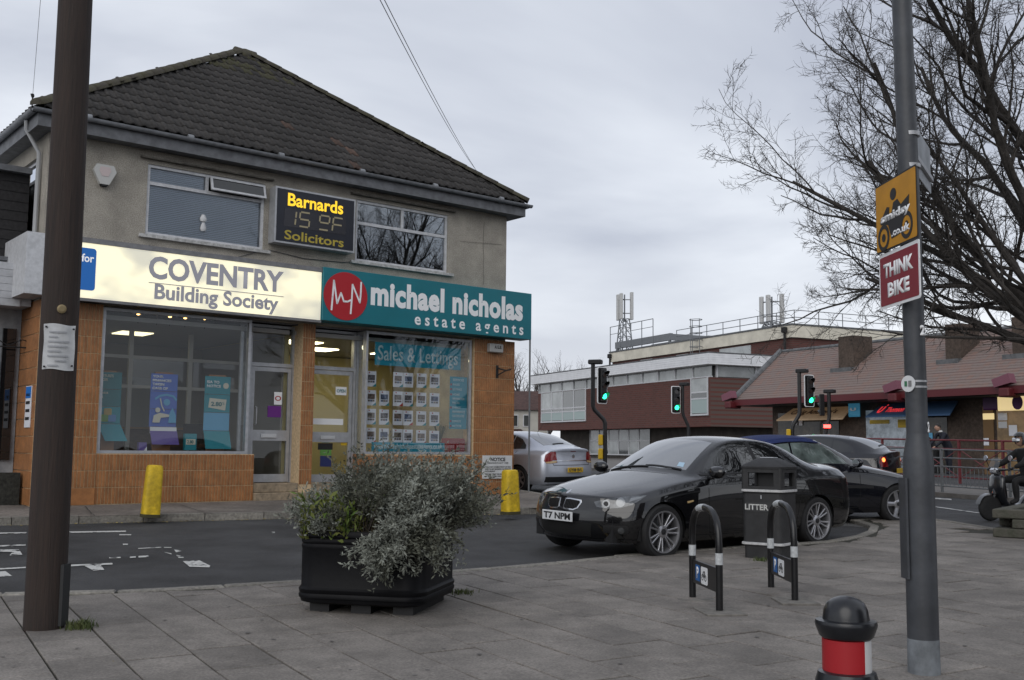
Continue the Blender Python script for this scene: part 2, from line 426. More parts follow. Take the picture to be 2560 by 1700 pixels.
# main road surface: lighter, between the near kerb and the far pavement
mr = [xy(G(2000, 1201)), xy(G(2083, 1199)), xy(G(2158, 1204)), xy(G(2286, 1226)), xy(G(2361, 1240)), (16, 13.6), (40, 2), along(40, 0), along(0, -.02), along(-18, -.0), (2.3, 35.9), (-12, 35.9), (-6.4, 31.2), (-2.2, 27.5), (.3, 24.2), (1.1, 22), (1.4, 20.4), (1.6, 19.6), (3.2, 18.6)]
sheet('main_road', mr, .004, M_road)

# worn white and yellow paint
def paint(name, c):
    m = bpy.data.materials.new(name); m.use_nodes = True; t = m.node_tree; b = t.nodes['Principled BSDF']; b.inputs['Base Color'].default_value = (*c, 1); b.inputs['Roughness'].default_value = .7
    g = t.nodes.new('ShaderNodeNewGeometry'); n = t.nodes.new('ShaderNodeTexNoise'); n.inputs['Scale'].default_value = 9; n.inputs['Detail'].default_value = 8; n.inputs['Roughness'].default_value = .7
    r = t.nodes.new('ShaderNodeValToRGB'); r.color_ramp.elements[0].position = .42; r.color_ramp.elements[1].position = .47
    t.links.new(g.outputs['Position'], n.inputs['Vector']); t.links.new(n.outputs[0], r.inputs[0]); t.links.new(r.outputs[0], b.inputs['Alpha']); return m
M_pw = paint('worn_white_paint', (.52, .52, .5)); M_py = paint('worn_yellow_paint', (.3, .21, .06))
def Z1(x, y): return G(x * .3388 / PX, (1200 + y * .3388) / PX, .008)
def mark(polys, name='road_marking', m=None, f=Z1):
    mb = MB()
    for P in polys:
        k = len(mb.v); mb.v += [tuple(f(*p)) for p in P]; mb.f.append(tuple(range(k, k + len(P))))
    return tag(mb.build(name, m or M_pw), kind='structure')
def ln(x0, y0, x1, y1, w=9): return [(x0, y0 - w / 2), (x1, y1 - w / 2), (x1, y1 + w / 2), (x0, y0 + w / 2)]
mark([ln(-300, 396, 195, 389), ln(440, 386, 930, 378, 10), ln(880, 404, 968, 404, 7)])
mark([ln(-300, 500, 190, 478, 10), [(-40, 512), (140, 512), (165, 550), (70, 556), (90, 530), (-40, 528)]])
mark([ln(-300, 672, 190, 645, 10), ln(440, 634, 830, 617, 12), [(610, 626), (740, 622), (770, 662), (690, 668)], [(-60, 680), (40, 672), (90, 708), (-60, 716)]])
mark([ln(806, 573, 890, 571), ln(958, 570, 1002, 567), ln(1022, 566, 1098, 562, 12), ln(1020, 505, 1190, 496, 5), ln(1210, 497, 1265, 497, 5)])
mark([[(1284, 512), (1345, 522), (1300, 534)], [(1205, 530), (1262, 540), (1270, 550)], [(1300, 552), (1350, 562), (1358, 574), (1318, 574)], [(1348, 598), (1470, 592), (1552, 632), (1545, 644), (1400, 640)]])
mark([[(905, 470), (945, 470), (940, 482), (910, 482)], [(2005, 382), (2028, 382), (2028, 390), (2008, 390)]])
def Z6(x, y): return G((1800 + x * .3827) / PX, (750 + y * .3827) / PX, .01)
mark([ln(1405, 1296, 1512, 1303, 8), ln(1405, 1350, 1760, 1400, 5), ln(1405, 1440, 1780, 1505, 10)], f=Z6)
off = []
for a, b in zip(kerb[1:9], kerb[2:10]):
    a, b = Vector(a), Vector(b); d = (b - a).normalized(); n = Vector((-d.y, d.x)); off.append([a + n * .05, b + n * .05, b + n * .1, a + n * .1])
mb = MB()
for q in off: k = len(mb.v); mb.v += [tuple(tilt((p.x, p.y, .005))) for p in q]; mb.f.append((k, k + 1, k + 2, k + 3))
tag(mb.build('road_marking', M_py), kind='structure')
# fallen leaves in the gutter of the shop kerb, and specks on the slabs
M_leaf = mat('fallen_leaf', (.34, .27, .09), .8, c2=(.16, .12, .05), vscale=3, pos=True)
mb = MB(); gum = MB()
def leaf(p, s):
    a = rnd.uniform(0, 6.28); d = Vector((math.cos(a), math.sin(a), rnd.uniform(-.3, .3))) * s; e = Vector((-math.sin(a), math.cos(a), rnd.uniform(-.2, .5))) * s * .5
    mb.add([p - d, p + e, p + d, p - e], [(0, 1, 2, 3)])
for i in range(420):
    t = rnd.uniform(0, 1) ** .9; a, b = Vector(kl[1]), Vector(kl[2]); c = Vector(kl[3])
    q = a.lerp(b, t * 2) if t < .5 else b.lerp(c, t * 2 - 1); o = .02 + abs(rnd.gauss(0, .09)); leaf(Vector((q.x + .37 * o, q.y - .92 * o, gz(q.y) + .012)), rnd.uniform(.012, .028))
for i in range(25):
    c = rnd.choice(cells[:280])[0]; leaf(Vector((c.x + rnd.uniform(-.2, .2), c.y + rnd.uniform(-.2, .2), gz(c.y) + PAV + .006)), rnd.uniform(.006, .016))
for i in range(170):
    c = cells[rnd.randrange(0, 290)][0]; q = tilt((c.x + rnd.uniform(-.3, .3), c.y + rnd.uniform(-.25, .25), PAV + .0042)); r_ = rnd.uniform(.008, .02)
    gum.add([q + Vector((r_ * math.cos(a) * rnd.uniform(.7, 1.1), r_ * math.sin(a) * rnd.uniform(.7, 1.1), 0)) for a in [6.283 * k / 7 for k in range(7)]], [tuple(range(7))])
tag(gum.build('chewing_gum', mat('gum_spot', (.1, .095, .09), .9), pav), kind='stuff')
tag(mb.build('fallen_leaves', M_leaf), 'small yellow leaves blown along the kerb below the shop', 'leaves', kind='stuff')

# ================================================================== THE CORNER SHOP BUILDING
BO, BR = Vector((-4.485, 19.822, 0)), math.atan2(.629, .777)
BX, BYI = Vector((math.cos(BR), math.sin(BR), 0)), Vector((-math.sin(BR), math.cos(BR), 0))
def FU(x, y, dep=0.0):
    """view pixel -> (x, z) on the building's local plane y = dep"""
    d = ray(x, y); t = (BO + BYI * dep - CAM).dot(BYI) / d.dot(BYI); p = CAM + d * t; return (p - BO).dot(BX), p.z
def FX(x, y, dep=0.0): return FU(x, y, dep)[0]
def FZ(x, y, dep=0.0): return FU(x, y, dep)[1]
bld = thing('shop_building', 'two storey pebbledashed shop building with brown hipped tile roof and orange tiled shopfronts', 'building', BO, BR)
M_dash = mat('pebbledash', (.4, .37, .318), .95, var=.34, vscale=60, bump=.9, bscale=110, stain=.2, sscale=2.2, detail=8)
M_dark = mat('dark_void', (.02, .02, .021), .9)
M_gut = mat('gutter_grey', (.2, .21, .225), .5, var=.2, vscale=8)
M_fasc = mat('fascia_paint', (.13, .135, .145), .6, var=.25, vscale=6)
M_frame = mat('white_frame', (.55, .56, .58), .5, var=.12, vscale=14)
M_frame2 = mat('weathered_white_paint', (.42, .42, .41), .7, var=.3, vscale=18)
M_alu = mat('aluminium', (.42, .43, .45), .4, .35, var=.1, vscale=10)
M_alud = mat('dull_aluminium', (.2, .2, .205), .45, .3, var=.15, vscale=10)
M_glass = glass('window_glass', (.96, .97, .97), .55); M_glassd = glass('upper_window_glass', (.6, .64, .66), 3.6); M_glassb = glass('blind_window_glass', (.85, .88, .9), 1.3)
M_tile = mat('roof_tile', (.039, .036, .034), .9, var=.3, vscale=16, bump=.5, bscale=60, pos=True, stain=.25, sscale=.8, ranvar=.15)
M_tiler = mat('reddish_roof_tile', (.085, .054, .042), .9, var=.3, vscale=16, bump=.5, bscale=60, pos=True, ranvar=.2)
M_tilem = mat('mossy_roof_tile', (.06, .062, .026), .95, c2=(.045, .038, .032), vscale=14, bump=.6, bscale=60, pos=True)
M_or = mat('orange_wall_tile', (.31, .132, .045), .45, var=.16, vscale=10, bump=.15, bscale=50, pos=True, stain=.2, sscale=2.6, ranvar=.14)
M_grout = mat('tile_grout', (.55, .41, .25), .9, var=.2, vscale=20)
M_step = mat('step_stone', (.3, .235, .16), .85, var=.25, vscale=12, bump=.3, bscale=60, stain=.3, sscale=2)

def holed(x0, x1, z0, z1, holes, y0, y1):
    """wall slab with rectangular openings, as butted blocks sharing one grid"""
    xs = sorted({x0, x1} | {h[i] for h in holes for i in (0, 1)}); zs = sorted({z0, z1} | {h[i] for h in holes for i in (2, 3)})
    bm = bmesh.new(); vd = {}
    def V(x, y, z):
        k = (round(x, 5), y, round(z, 5))
        if k not in vd: vd[k] = bm.verts.new((x, y, z))
        return vd[k]
    solid = lambda i, j: 0 <= i < len(xs) - 1 and 0 <= j < len(zs) - 1 and not any(h[0] < (xs[i] + xs[i + 1]) / 2 < h[1] and h[2] < (zs[j] + zs[j + 1]) / 2 < h[3] for h in holes)
    for i in range(len(xs) - 1):
        for j in range(len(zs) - 1):
            if not solid(i, j): continue
            a, b, c, d = xs[i], xs[i + 1], zs[j], zs[j + 1]
            bm.faces.new((V(a, y0, c), V(b, y0, c), V(b, y0, d), V(a, y0, d))); bm.faces.new((V(b, y1, c), V(a, y1, c), V(a, y1, d), V(b, y1, d)))
            if not solid(i - 1, j): bm.faces.new((V(a, y1, c), V(a, y0, c), V(a, y0, d), V(a, y1, d)))
            if not solid(i + 1, j): bm.faces.new((V(b, y0, c), V(b, y1, c), V(b, y1, d), V(b, y0, d)))
            if not solid(i, j - 1): bm.faces.new((V(a, y1, c), V(b, y1, c), V(b, y0, c), V(a, y0, c)))
            if not solid(i, j + 1): bm.faces.new((V(a, y0, d), V(b, y0, d), V(b, y1, d), V(a, y1, d)))
    return MB().bm(bm)
XL, XR, DEP, EZ = -4.2, 5.58, 7.3, 6.86
RX, GF = .36, 3.83       # recess of the doors, top of the shopfront
W1 = (-2.53, -.29, 5.14, 6.41); W2 = (1.70, 3.97, 5.18, 6.44)
D1 = (FX(570, 1112, RX), FX(668, 1000, RX), FZ(570, 1112, RX)); D2 = (FX(700, 1112, RX), FX(810, 1000, RX), FZ(700, 1112, RX))
S1 = (-3.18, -.47, 1.32, 3.79); S2 = (2.0, 4.64, 1.33, 3.79)
holed(XL, XR, GF, EZ, [W1, W2], 0, .25).build('wall', M_dash, bld)
MB().box(XR - .25, XR, .25, DEP, .3, EZ).build('wall', M_dash, bld)
MB().box(XL + .0, XR, DEP - .25, DEP, .3, EZ - .001).build('wall', M_dash, bld)
SW_ = (.62, 1.75, 4.95, 6.35)
sw = holed(.25, DEP - .25, .3, EZ, [SW_], 0, .25)
MB().add([(XL + y, x, z) for x, y, z in sw.v], [f[::-1] for f in sw.f]).build('wall', M_dash, bld)
MB().box(XL + .26, XR - .26, .26, DEP - .26, GF - .02, GF + .1).build('floor', M_dark, bld)
MB().box(XL + .3, XR - .3, .27, DEP - .3, 6.6, 6.68).build('ceiling', mat('office_ceiling', (.4, .4, .4), .9), bld)
MB().box(-.1, 1.5, 2.2, 2.3, 3.95, 6.55).build('partition', mat('office_wall', (.2, .2, .19), .9), bld)
MB().box(XL + .3, XR - .3, 3.4, 3.5, 3.95, 6.55).build('partition', MATS['office_wall'], bld)
# ---- roof
ex0, ex1, ey0, ey1 = -4.53, 5.93, -.36, 7.66; ez = 6.93
ra, rb_, rz_ = (.70, 3.65), (.95, 3.65), 10.30
roof = MB(); V = [(ex0, ey0, ez), (ex1, ey0, ez), (ex1, ey1, ez), (ex0, ey1, ez), (*ra, rz_), (*rb_, rz_)]
roof.add([(x, y, z - .03) for x, y, z in V], [(0, 1, 5, 4), (1, 2, 5), (2, 3, 4, 5), (3, 0, 4), (3, 2, 1, 0)])
roof = roof.build('roof', M_tile, bld)
prof = [(0, .003), (.02, .022), (.045, .028), (.07, .022), (.09, .005), (.15, 0), (.2, .003)]
def tile_v(L): return [(x, 0, z + .03) for x, z in prof] + [(x, L, z + .006) for x, z in prof] + [(x, 0, z + .004) for x, z in prof]
npf = len(prof); tile_f = [(i, i + 1, i + 1 + npf, i + npf) for i in range(npf - 1)] + [(i + 2 * npf, i + 1 + 2 * npf, i + 1, i) for i in range(npf - 1)]
def slope_tiles(p0, ax, up, width_fn, rows, expo, individual, name='tile'):
    """tiles on one roof slope: p0 eave start, ax along the eave, up along the slope"""
    ax, up = Vector(ax).normalized(), Vector(up).normalized(); nz = ax.cross(up); Mx = Matrix((ax, up, nz)).transposed()
    me = {}
    for k, m in (('a', M_tile), ('r', M_tiler), ('m', M_tilem)): me[k] = MB().add(tile_v(expo + .06), tile_f).mesh(name, m, 'all')
    todo = []; rest = MB()
    for r in range(rows):
        a, b = width_fn((r + .5) / rows); n0 = math.ceil((a - .1) / .2)
        i = n0
        while i * .2 + .1 < b:
            todo.append((r, i * .2)); i += 1
    for k, (r, x) in enumerate(todo):
        p = Vector(p0) + ax * x + up * (r * expo) + nz * rnd.uniform(0, .006)
        if k < individual:
            t = 'r' if rnd.random() < .035 else 'a'
            o = put(name, me[t], roof); o.matrix_local = Matrix.Translation(p) @ Mx.to_4x4() @ Matrix.Rotation(rnd.gauss(0, .008), 4, 'Z')
        else:
            moss = r > rows * .72 and rnd.random() < .45
            rest.add([p + Mx @ Vector(v) for v in tile_v(expo + .06)], tile_f) if not moss else mossb.add([p + Mx @ Vector(v) for v in tile_v(expo + .06)], tile_f)
    return rest
mossb = MB(); upv = Vector((0, ra[1] - ey0, rz_ - ez)); NR = 16; EXP = upv.length / NR
rest = slope_tiles((0, ey0, ez), (1, 0, 0), upv, lambda t: (ex0 + (ra[0] - ex0) * t, ex1 + (rb_[0] - ex1) * t), NR, EXP, 300)
tag(rest.build('upper_tiles', M_tile, roof, 'all'), kind='stuff')
tag(mossb.build('mossy_tiles', M_tilem, roof, 'all'), kind='stuff')
hl = (ra[0] - ex0); sl_up = Vector((hl, 0, rz_ - ez))
rest = slope_tiles((ex0, 0, ez), (0, -1, 0), sl_up, lambda t: (-(ey1 + (ra[1] - ey1) * t), -(ey0 + (ra[1] - ey0) * t)), 18, sl_up.length / 18, 0)
tag(rest.build('side_slope_tiles', M_tile, roof, 'all'), kind='stuff')
sr_up = Vector((-(ex1 - rb_[0]), 0, rz_ - ez))
rest = slope_tiles((ex1, 0, ez), (0, 1, 0), sr_up, lambda t: (ey0 + (ra[1] - ey0) * t, ey1 + (ra[1] - ey1) * t), 18, sr_up.length / 18, 0)
tag(rest.build('side_slope_tiles', M_tile, roof, 'all'), kind='stuff')
M_ridge = mat('ridge_tile', (.055, .048, .042), .95, c2=(.07, .066, .04), vscale=5, bump=.5, bscale=40, pos=True)
def ridge(a, b):
    a, b = Vector(a), Vector(b); n = int((b - a).length / .4); d = (b - a).normalized()
    for i in range(n + 1):
        p = a + (b - a) * (i / (n + 1)); q = a + (b - a) * ((i + 1.06) / (n + 1)); mb = MB(); s = Vector((d.y, -d.x, 0)).normalized(); u = s.cross(d)
        if u.z < 0: u = -u
        for e, rr in ((p, .135), (q, .12)):
            for k in range(7): t = math.pi * k / 6; mb.v.append(tuple(e + s * math.cos(t) * rr + u * (math.sin(t) * rr * .8 - .015)))
        mb.f = [(k, k + 1, k + 8, k + 7) for k in range(6)] + [(6, 5, 4, 3, 2, 1, 0)]
        mb.build('ridge_tile', M_ridge, roof, 'all')
ridge((ex0 + .02, ey0 + .02, ez + .05), (*ra, rz_ + .03)); ridge((ex1 - .02, ey0 + .02, ez + .05), (*rb_, rz_ + .03)); ridge((ra[0] - .12, ra[1], rz_ + .03), (rb_[0] + .12, rb_[1], rz_ + .03))
MB().lathe([(.2, -.16), (.17, -.02), (.1, .08), (.02, .1)], 12, ((ra[0] + rb_[0]) / 2, ra[1], rz_ + .02)).build('hip_cap', M_ridge, roof, 'all')
# fascia boards, soffit, gutters, downpipe
MB().box(ex0 + .06, ex1 - .06, ey0 + .05, ey0 + .075, 6.64, 6.88).build('fascia_board', M_fasc, bld)
MB().box(ex0 + .06, ex0 + .085, ey0 + .076, ey1, 6.64, 6.88).build('fascia_board', M_fasc, bld)
MB().box(ex1 - .085, ex1 - .06, ey0 + .076, ey1, 6.64, 6.88).build('fascia_board', M_fasc, bld)
MB().box(ex0 + .09, ex1 - .09, ey0 + .08, -.003, 6.65, 6.67).add([], []).build('soffit', M_fasc, bld)
MB().box(ex0 + .09, XL - .003, .0, ey1, 6.65, 6.67).build('soffit', M_fasc, bld)
MB().box(XR + .003, ex1 - .09, .0, ey1, 6.65, 6.67).build('soffit', M_fasc, bld)
def gutter(a, b, side):
    a, b = Vector(a), Vector(b); d = (b - a).normalized(); s = Vector(side); mb = MB()
    for e in (a, b):
        for k in range(9): t = math.pi * k / 8; mb.v.append(tuple(e + s * math.cos(t) * .062 + Vector((0, 0, -math.sin(t) * .062))))
    mb.f = [(k, k + 1, k + 10, k + 9) for k in range(8)]
    mb.f += [f[::-1] for f in mb.f[:0]]
    n = int((b - a).length / 1.9)
    for i in range(n + 1):
        c = a + (b - a) * ((i + .5) / (n + 1)); mb.tube([c - d * .05 + Vector((0, 0, -.002)), c + d * .05 + Vector((0, 0, -.002))], .067, 10, True)
    return mb.build('gutter', M_gut, bld, True)
gy = ey0 - .015
gutter((ex0 - .05, gy, 6.9), (ex1 + .06, gy, 6.9), (0, 1, 0)); gutter((ex0 - .005, gy + .07, 6.9), (ex0 - .005, ey1, 6.9), (1, 0, 0)); gutter((ex1 + .02, gy + .07, 6.9), (ex1 + .02, ey1, 6.9), (1, 0, 0))
MB().tube([(ex0 + .02, .25, 6.86), (ex0 + .04, .3, 6.7), (XL - .06, .34, 6.35), (XL - .06, .34, 4.7)], .036, 8).build('downpipe', mat('pale_downpipe', (.4, .41, .42), .6), bld, True)
# ---- upper windows
def window(x0, x1, z0, z1, y, bars, fw=.055, fm=None, gm=None, sill=True, lintel=True, parent=bld):
    """frame with bars; bars: ('h', z) full width or ('v', x, za, zb)"""
    fm = fm or M_frame; mb = MB()
    mb.box(x0, x0 + fw, y, y + .07, z0, z1); mb.box(x1 - fw, x1, y, y + .07, z0, z1); mb.box(x0 + fw, x1 - fw, y, y + .07, z0, z0 + fw); mb.box(x0 + fw, x1 - fw, y, y + .07, z1 - fw, z1)
    for b in bars:
        if b[0] == 'h': mb.box(x0 + fw, x1 - fw, y + .004, y + .066, b[1] - .03, b[1] + .03)
        else: mb.box(b[1] - .03, b[1] + .03, y + .006, y + .064, b[2], b[3])
    w = mb.build('window', fm, parent)
    zs = [z0 + fw] + sorted(b[1] for b in bars if b[0] == 'h') + [z1 - fw]
    for za, zb in zip(zs, zs[1:]):
        xs = [x0 + fw] + sorted(b[1] for b in bars if b[0] == 'v' and b[2] < (za + zb) / 2 < b[3]) + [x1 - fw]
        for xa, xb in zip(xs, xs[1:]): MB().box(xa + .004, xb - .004, y + .03, y + .036, za + .004, zb - .004).build('pane', gm or M_glass, w)
    if sill: MB().box(x0 - .12, x1 + .12, -.075, y, z0 - .06, z0 - .002).build('sill', M_frame2, w)
    if lintel: MB().prism([(y - .0, z1 + .13), (-.1, z1 + .1), (-.1, z1 + .075), (y, z1 + .075)], x0 - .14, x1 + .14, 'x').build('lintel', mat('stained_concrete', (.12, .11, .095), .95, var=.4, vscale=9), w)
    return w
zt = FZ(343, 420) ; xm = FX(480, 410)
w1 = window(*W1, .03, [('h', zt), ('v', xm, zt, W1[3] - .055)], gm=M_glassb)
vent = MB(); va = Matrix.Translation((0, .01, W1[3] - .03)) @ Matrix.Rotation(R(-17), 4, 'X')
vz = -(W1[3] - zt) + .04
for b in ((xm + .03, xm + .07, vz, -.02), (W1[1] - .06, W1[1] - .02, vz, -.02)): vent.box(b[0], b[1], -.045, -.01, b[2], b[3], va)
for b in ((xm + .07, W1[1] - .06, vz, vz + .04), (xm + .07, W1[1] - .06, -.06, -.02)): vent.box(b[0], b[1], -.045, -.01, b[2], b[3], va)
vent.build('vent', M_frame, w1)
MB().box(xm + .07, W1[1] - .06, -.03, -.024, vz + .04, -.06, va).build('vent_pane', mat('dark_vent_glass', (.01, .011, .012), .05, coat=.6), w1)
bl = MB(); M_bl = mat('blind', (.78, .82, .88), .7)
z = W1[2] + .07
while z < zt - .03:
    bl.add([(W1[0] + .07, .1, z), (W1[1] - .07, .1, z), (W1[1] - .07, .115, z + .03), (W1[0] + .07, .115, z + .03)], [(0, 1, 2, 3)]); z += .033
z = zt + .05
while z < W1[3] - .08:
    bl.add([(W1[0] + .07, .1, z), (xm - .04, .1, z), (xm - .04, .115, z + .03), (W1[0] + .07, .115, z + .03)], [(0, 1, 2, 3)]); z += .033
bl.build('blind', M_bl, w1)
ob = MB(); M_wht = mat('white_plastic', (.6, .61, .62), .5)
ob.lathe([(.05, 0), (.07, .05), (.035, .16), (.035, .2)], 12, (FX(472, 520), .085, FZ(472, 532))).lathe([(.06, 0), (.075, .05), (.04, .13)], 12, (FX(472, 505), .085, FZ(472, 510)))
tag(ob.build('fan_ornament', M_wht, bld, True))
zt2 = FZ(822, 512)
w2 = window(*W2, .03, [('h', zt2), ('v', FX(930, 495), zt2, W2[3] - .055)], gm=M_glassd)
sw = window(SW_[0], SW_[1], SW_[2], SW_[3], .06, [('h', 6.0)], sill=False, lintel=False, gm=M_glassd)
sw.matrix_local = Matrix.Translation((XL, 0, 0)) @ Matrix(((0, 1, 0, 0), (1, 0, 0, 0), (0, 0, 1, 0), (0, 0, 0, 1)))
# ---- shopfront carcass
def tiles_rect(x0, x1, z0, rows, y, individual, rh=.28, tw=.0575, axis='x', skip=None):
    """vertical wall tiles with recessed grout"""
    n = max(1, round((x1 - x0) / tw)); w = (x1 - x0) / n; c = .004
    vs = [(g, 0, c) for g in ()]
    base = MB(); ch = .004
    def tile(cx, cz, h):
        hw, hh = w / 2 - .006, h / 2 - .006; o = [(-hw, -hh), (hw, -hh), (hw, hh), (-hw, hh)]; i_ = [(-hw + ch, -hh + ch), (hw - ch, -hh + ch), (hw - ch, hh - ch), (-hw + ch, hh - ch)]
        v = [(cx + a, -.012, cz + b) for a, b in i_] + [(cx + a, -.008, cz + b) for a, b in o] + [(cx + a, 0, cz + b) for a, b in o]
        return v, [(0, 1, 2, 3)] + [(k, (k + 1) % 4, (k + 1) % 4 + 4, k + 4)[::-1] for k in range(4)] + [(k + 4, (k + 1) % 4 + 4, (k + 1) % 4 + 8, k + 8)[::-1] for k in range(4)]
    key = MB().add(*tile(0, 0, rh)).mesh('wall_tile', M_or)
    for r in range(rows):
        for i in range(n):
            cx, cz = x0 + (i + .5) * w, z0 + (r + .5) * rh
            if skip and skip(cx, cz): continue
            if individual: put('wall_tile', key, bld, (cx, y, cz) if axis == 'x' else (y, cx, cz), 0 if axis == 'x' else -math.pi / 2)
            elif axis == 'x': v, f = tile(cx, cz, rh); rest_t.add([(a, b + y, c_) for a, b, c_ in v], f)
            else: v, f = tile(cx, cz, rh); rest_t.add([((-b if y > 0 else b) + y, a, c_) for a, b, c_ in v], f if y < 0 else [q[::-1] for q in f])
rest_t = MB(); FZ0 = .47; TH = .28
y_p = -.05      # face of pilasters; risers sit back a little
MB().box(XL, -3.19, y_p, .25, .28, GF - .003).build('pilaster', M_grout, bld)
tiles_rect(-3.72, -3.195, FZ0 + TH, 9, y_p, True)
tiles_rect(XL, -3.72, FZ0 + TH, 9, y_p, False); tiles_rect(XL, -3.195, FZ0 + TH * 10, 2, y_p, False)
MB().box(XL + .002, -3.192, y_p - .014, y_p - .001, FZ0, FZ0 + TH - .003).build('plinth_slab', M_or, bld)
tiles_rect(y_p, 2.6, FZ0, 12, XL, False, axis='y')
MB().box(XL - .0, XL + .002, .25, 2.6, FZ0, GF).build('side_grout', M_grout, bld)
MB().box(-3.189, D1[0] - .06, -.02, .2, .28, S1[2] - .004).build('stall_riser', M_grout, bld)
tiles_rect(-3.187, D1[0] - .06, FZ0, 3, -.02, True)
px1, px2 = D1[1] + .03, D2[0] - .03
MB().box(px1, px2, .0, RX + .1, .28, GF).build('pier', M_grout, bld)
tiles_rect(px1, px2, FZ0 + TH, 11, .0, True)
MB().box(1.98, 4.66, -.02, .2, .28, S2[2] - .004).build('stall_riser', M_grout, bld)
tiles_rect(1.98, 4.66, FZ0, 3, -.02, False)
MB().box(1.96, 1.98, -.02, RX + .1, .28, S2[2] - .004).build('riser_return', M_or, bld)
MB().box(4.68, 5.8, y_p - .01, .3, .28, GF).build('pilaster', M_grout, bld)
tiles_rect(4.682, 5.8, FZ0, 12, y_p - .01, False)
MB().box(5.58, 5.8, .301, 3, .28, GF).build('side_pier', M_grout, bld)
tiles_rect(y_p, 3, FZ0, 12, 5.8, False, axis='y')
tag(rest_t.build('wall_tiles', M_or, bld), kind='stuff')
MB().box(XL + .26, 5.55, .21, .26, 3.8, GF + .0).build('head_beam', M_alud, bld)
# shop window frames and glass
def shop_pane(s, muls=(), name='shop_window', fm=None):
    w = window(s[0], s[1], s[2], s[3], -.02, [('v', m, s[2], s[3]) for m in muls], .05, fm or M_alu, M_glass, False, False)
    w.name = name; return w
sw1 = shop_pane(S1); sw2 = shop_pane(S2)
# glass returns beside the recessed doors
for xr in (S1[1] - .02, S2[0] + .02):
    f = MB().box(xr - .025, xr + .025, .052, .1, 1.33, 3.78).box(xr - .025, xr + .025, RX - .03, RX + .02, 1.33, 3.78).box(xr - .025, xr + .025, .1, RX - .03, 1.33, 1.38).box(xr - .025, xr + .025, .1, RX - .03, 3.73, 3.78).build('return_frame', M_alu, bld)
    MB().box(xr - .003, xr + .003, .1, RX - .03, 1.38, 3.73).build('pane', M_glass, f)
def shop_door(x0, x1, z0, zt, fan):
    y = RX; d = MB(); t = .05
    d.box(x0 - .05, x0, y - .03, y + .08, z0 - .01, fan); d.box(x1, x1 + .05, y - .03, y + .08, z0 - .01, fan); d.box(x0, x1, y - .03, y + .08, fan - .05, fan); d.box(x0, x1, y - .03, y + .08, zt, zt + .07)
    fr = d.build('door_frame', M_alu, bld)
    MB().box(x0, x1, y + .02, y + .026, zt + .07, fan - .05).build('fanlight_pane', M_glass, fr)
    zm = z0 + .78; L = MB(); s = .075
    L.box(x0 + .008, x0 + s, y - .01, y + .035, z0, zt - .008); L.box(x1 - s, x1 - .008, y - .01, y + .035, z0, zt - .008); L.box(x0 + s, x1 - s, y - .01, y + .035, z0, z0 + .15); L.box(x0 + s, x1 - s, y - .01, y + .035, zt - .09, zt - .008); L.box(x0 + s, x1 - s, y - .01, y + .035, zm, zm + .2)
    lf = L.build('door', M_alu, bld)
    for a, b in ((z0 + .15, zm), (zm + .2, zt - .09)): MB().box(x0 + s, x1 - s, y + .012, y + .018, a, b).build('pane', M_glass, lf)
    c = (x0 + x1) / 2 - .02
    MB().cbox(c - .17, c + .15, y - .03, y - .011, zm + .05, zm + .13, .006).cbox(c - .14, c + .12, y - .036, y - .0305, zm + .065, zm + .115, .003).build('letter_plate', mat('bright_plate', (.6, .61, .62), .3, .4), lf)
    MB().tube([(x0 + .11, y - .011, zm + .3), (x0 + .11, y - .06, zm + .32), (x0 + .11, y - .06, zm + .62), (x0 + .11, y - .011, zm + .64)], .012, 6).build('pull_handle', M_alu, lf, True)
    return lf
ztr = FZ(578, 843, RX)
d1 = shop_door(D1[0], D1[1], D1[2], ztr, 3.78); d2 = shop_door(D2[0], D2[1], D2[2], FZ(708, 850, RX), 3.78)
zs_ = D1[2]; mid = (FZ0 + zs_) / 2 - .02
MB().cbox(D1[0] - .05, px1, -.0, RX + .3, mid, zs_ - .012, .012).cbox(px2, 1.95, -.0, RX + .3, mid, zs_ - .012, .012).build('upper_step', M_step, bld)
MB().cbox(D1[0] - .056, 1.955, -.1, RX + .2, .3, mid - .002, .012).build('lower_step', M_step, bld)
# ---- shop interiors
M_in1 = mat('bank_interior_wall', (.26, .24, .2), .9); M_in2 = mat('yellow_interior_wall', (.52, .46, .25), .9); M_fl = mat('carpet', (.05, .045, .05), .95)
M_ceil = mat('ceiling_tile', (.4, .4, .39), .9)
M_lamp1 = mat('ceiling_panel_light', (1, .85, .45), emit=7, ecol=(1, .88, .55)); M_oak_d = mat('dark_oak', (.12, .06, .025), .5); M_lampw = mat('tube_light', (1, 1, 1), emit=2.0, ecol=(.9, 1, .95))
fl = D1[2] - .02
MB().box(-4.0, .45, .27, 6.9, fl - .1, fl).build('shop_floor', M_fl, bld); MB().box(.56, 5.5, .27, 6.9, fl - .1, fl).build('shop_floor', M_fl, bld)
MB().box(-4.0, .45, .27, 6.9, 3.62, 3.7).build('shop_ceiling', M_ceil, bld); MB().box(.56, 5.5, .27, 6.9, 3.62, 3.7).build('shop_ceiling', M_ceil, bld)
MB().box(.46, .55, .47, 6.9, fl, 3.7).build('party_wall', M_in2, bld)
MB().box(.42, .457, .48, 4.39, fl, 3.6).build('side_lining', M_in1, bld); MB().box(-4.0, .45, 4.4, 4.5, fl, 3.6).build('back_wall', M_in1, bld); MB().box(.56, 5.5, 4.2, 4.3, fl, 3.6).build('back_wall', M_in2, bld)
MB().box(-3.94, -3.9, .27, 4.3, fl, 3.6).build('side_lining', M_in1, bld)
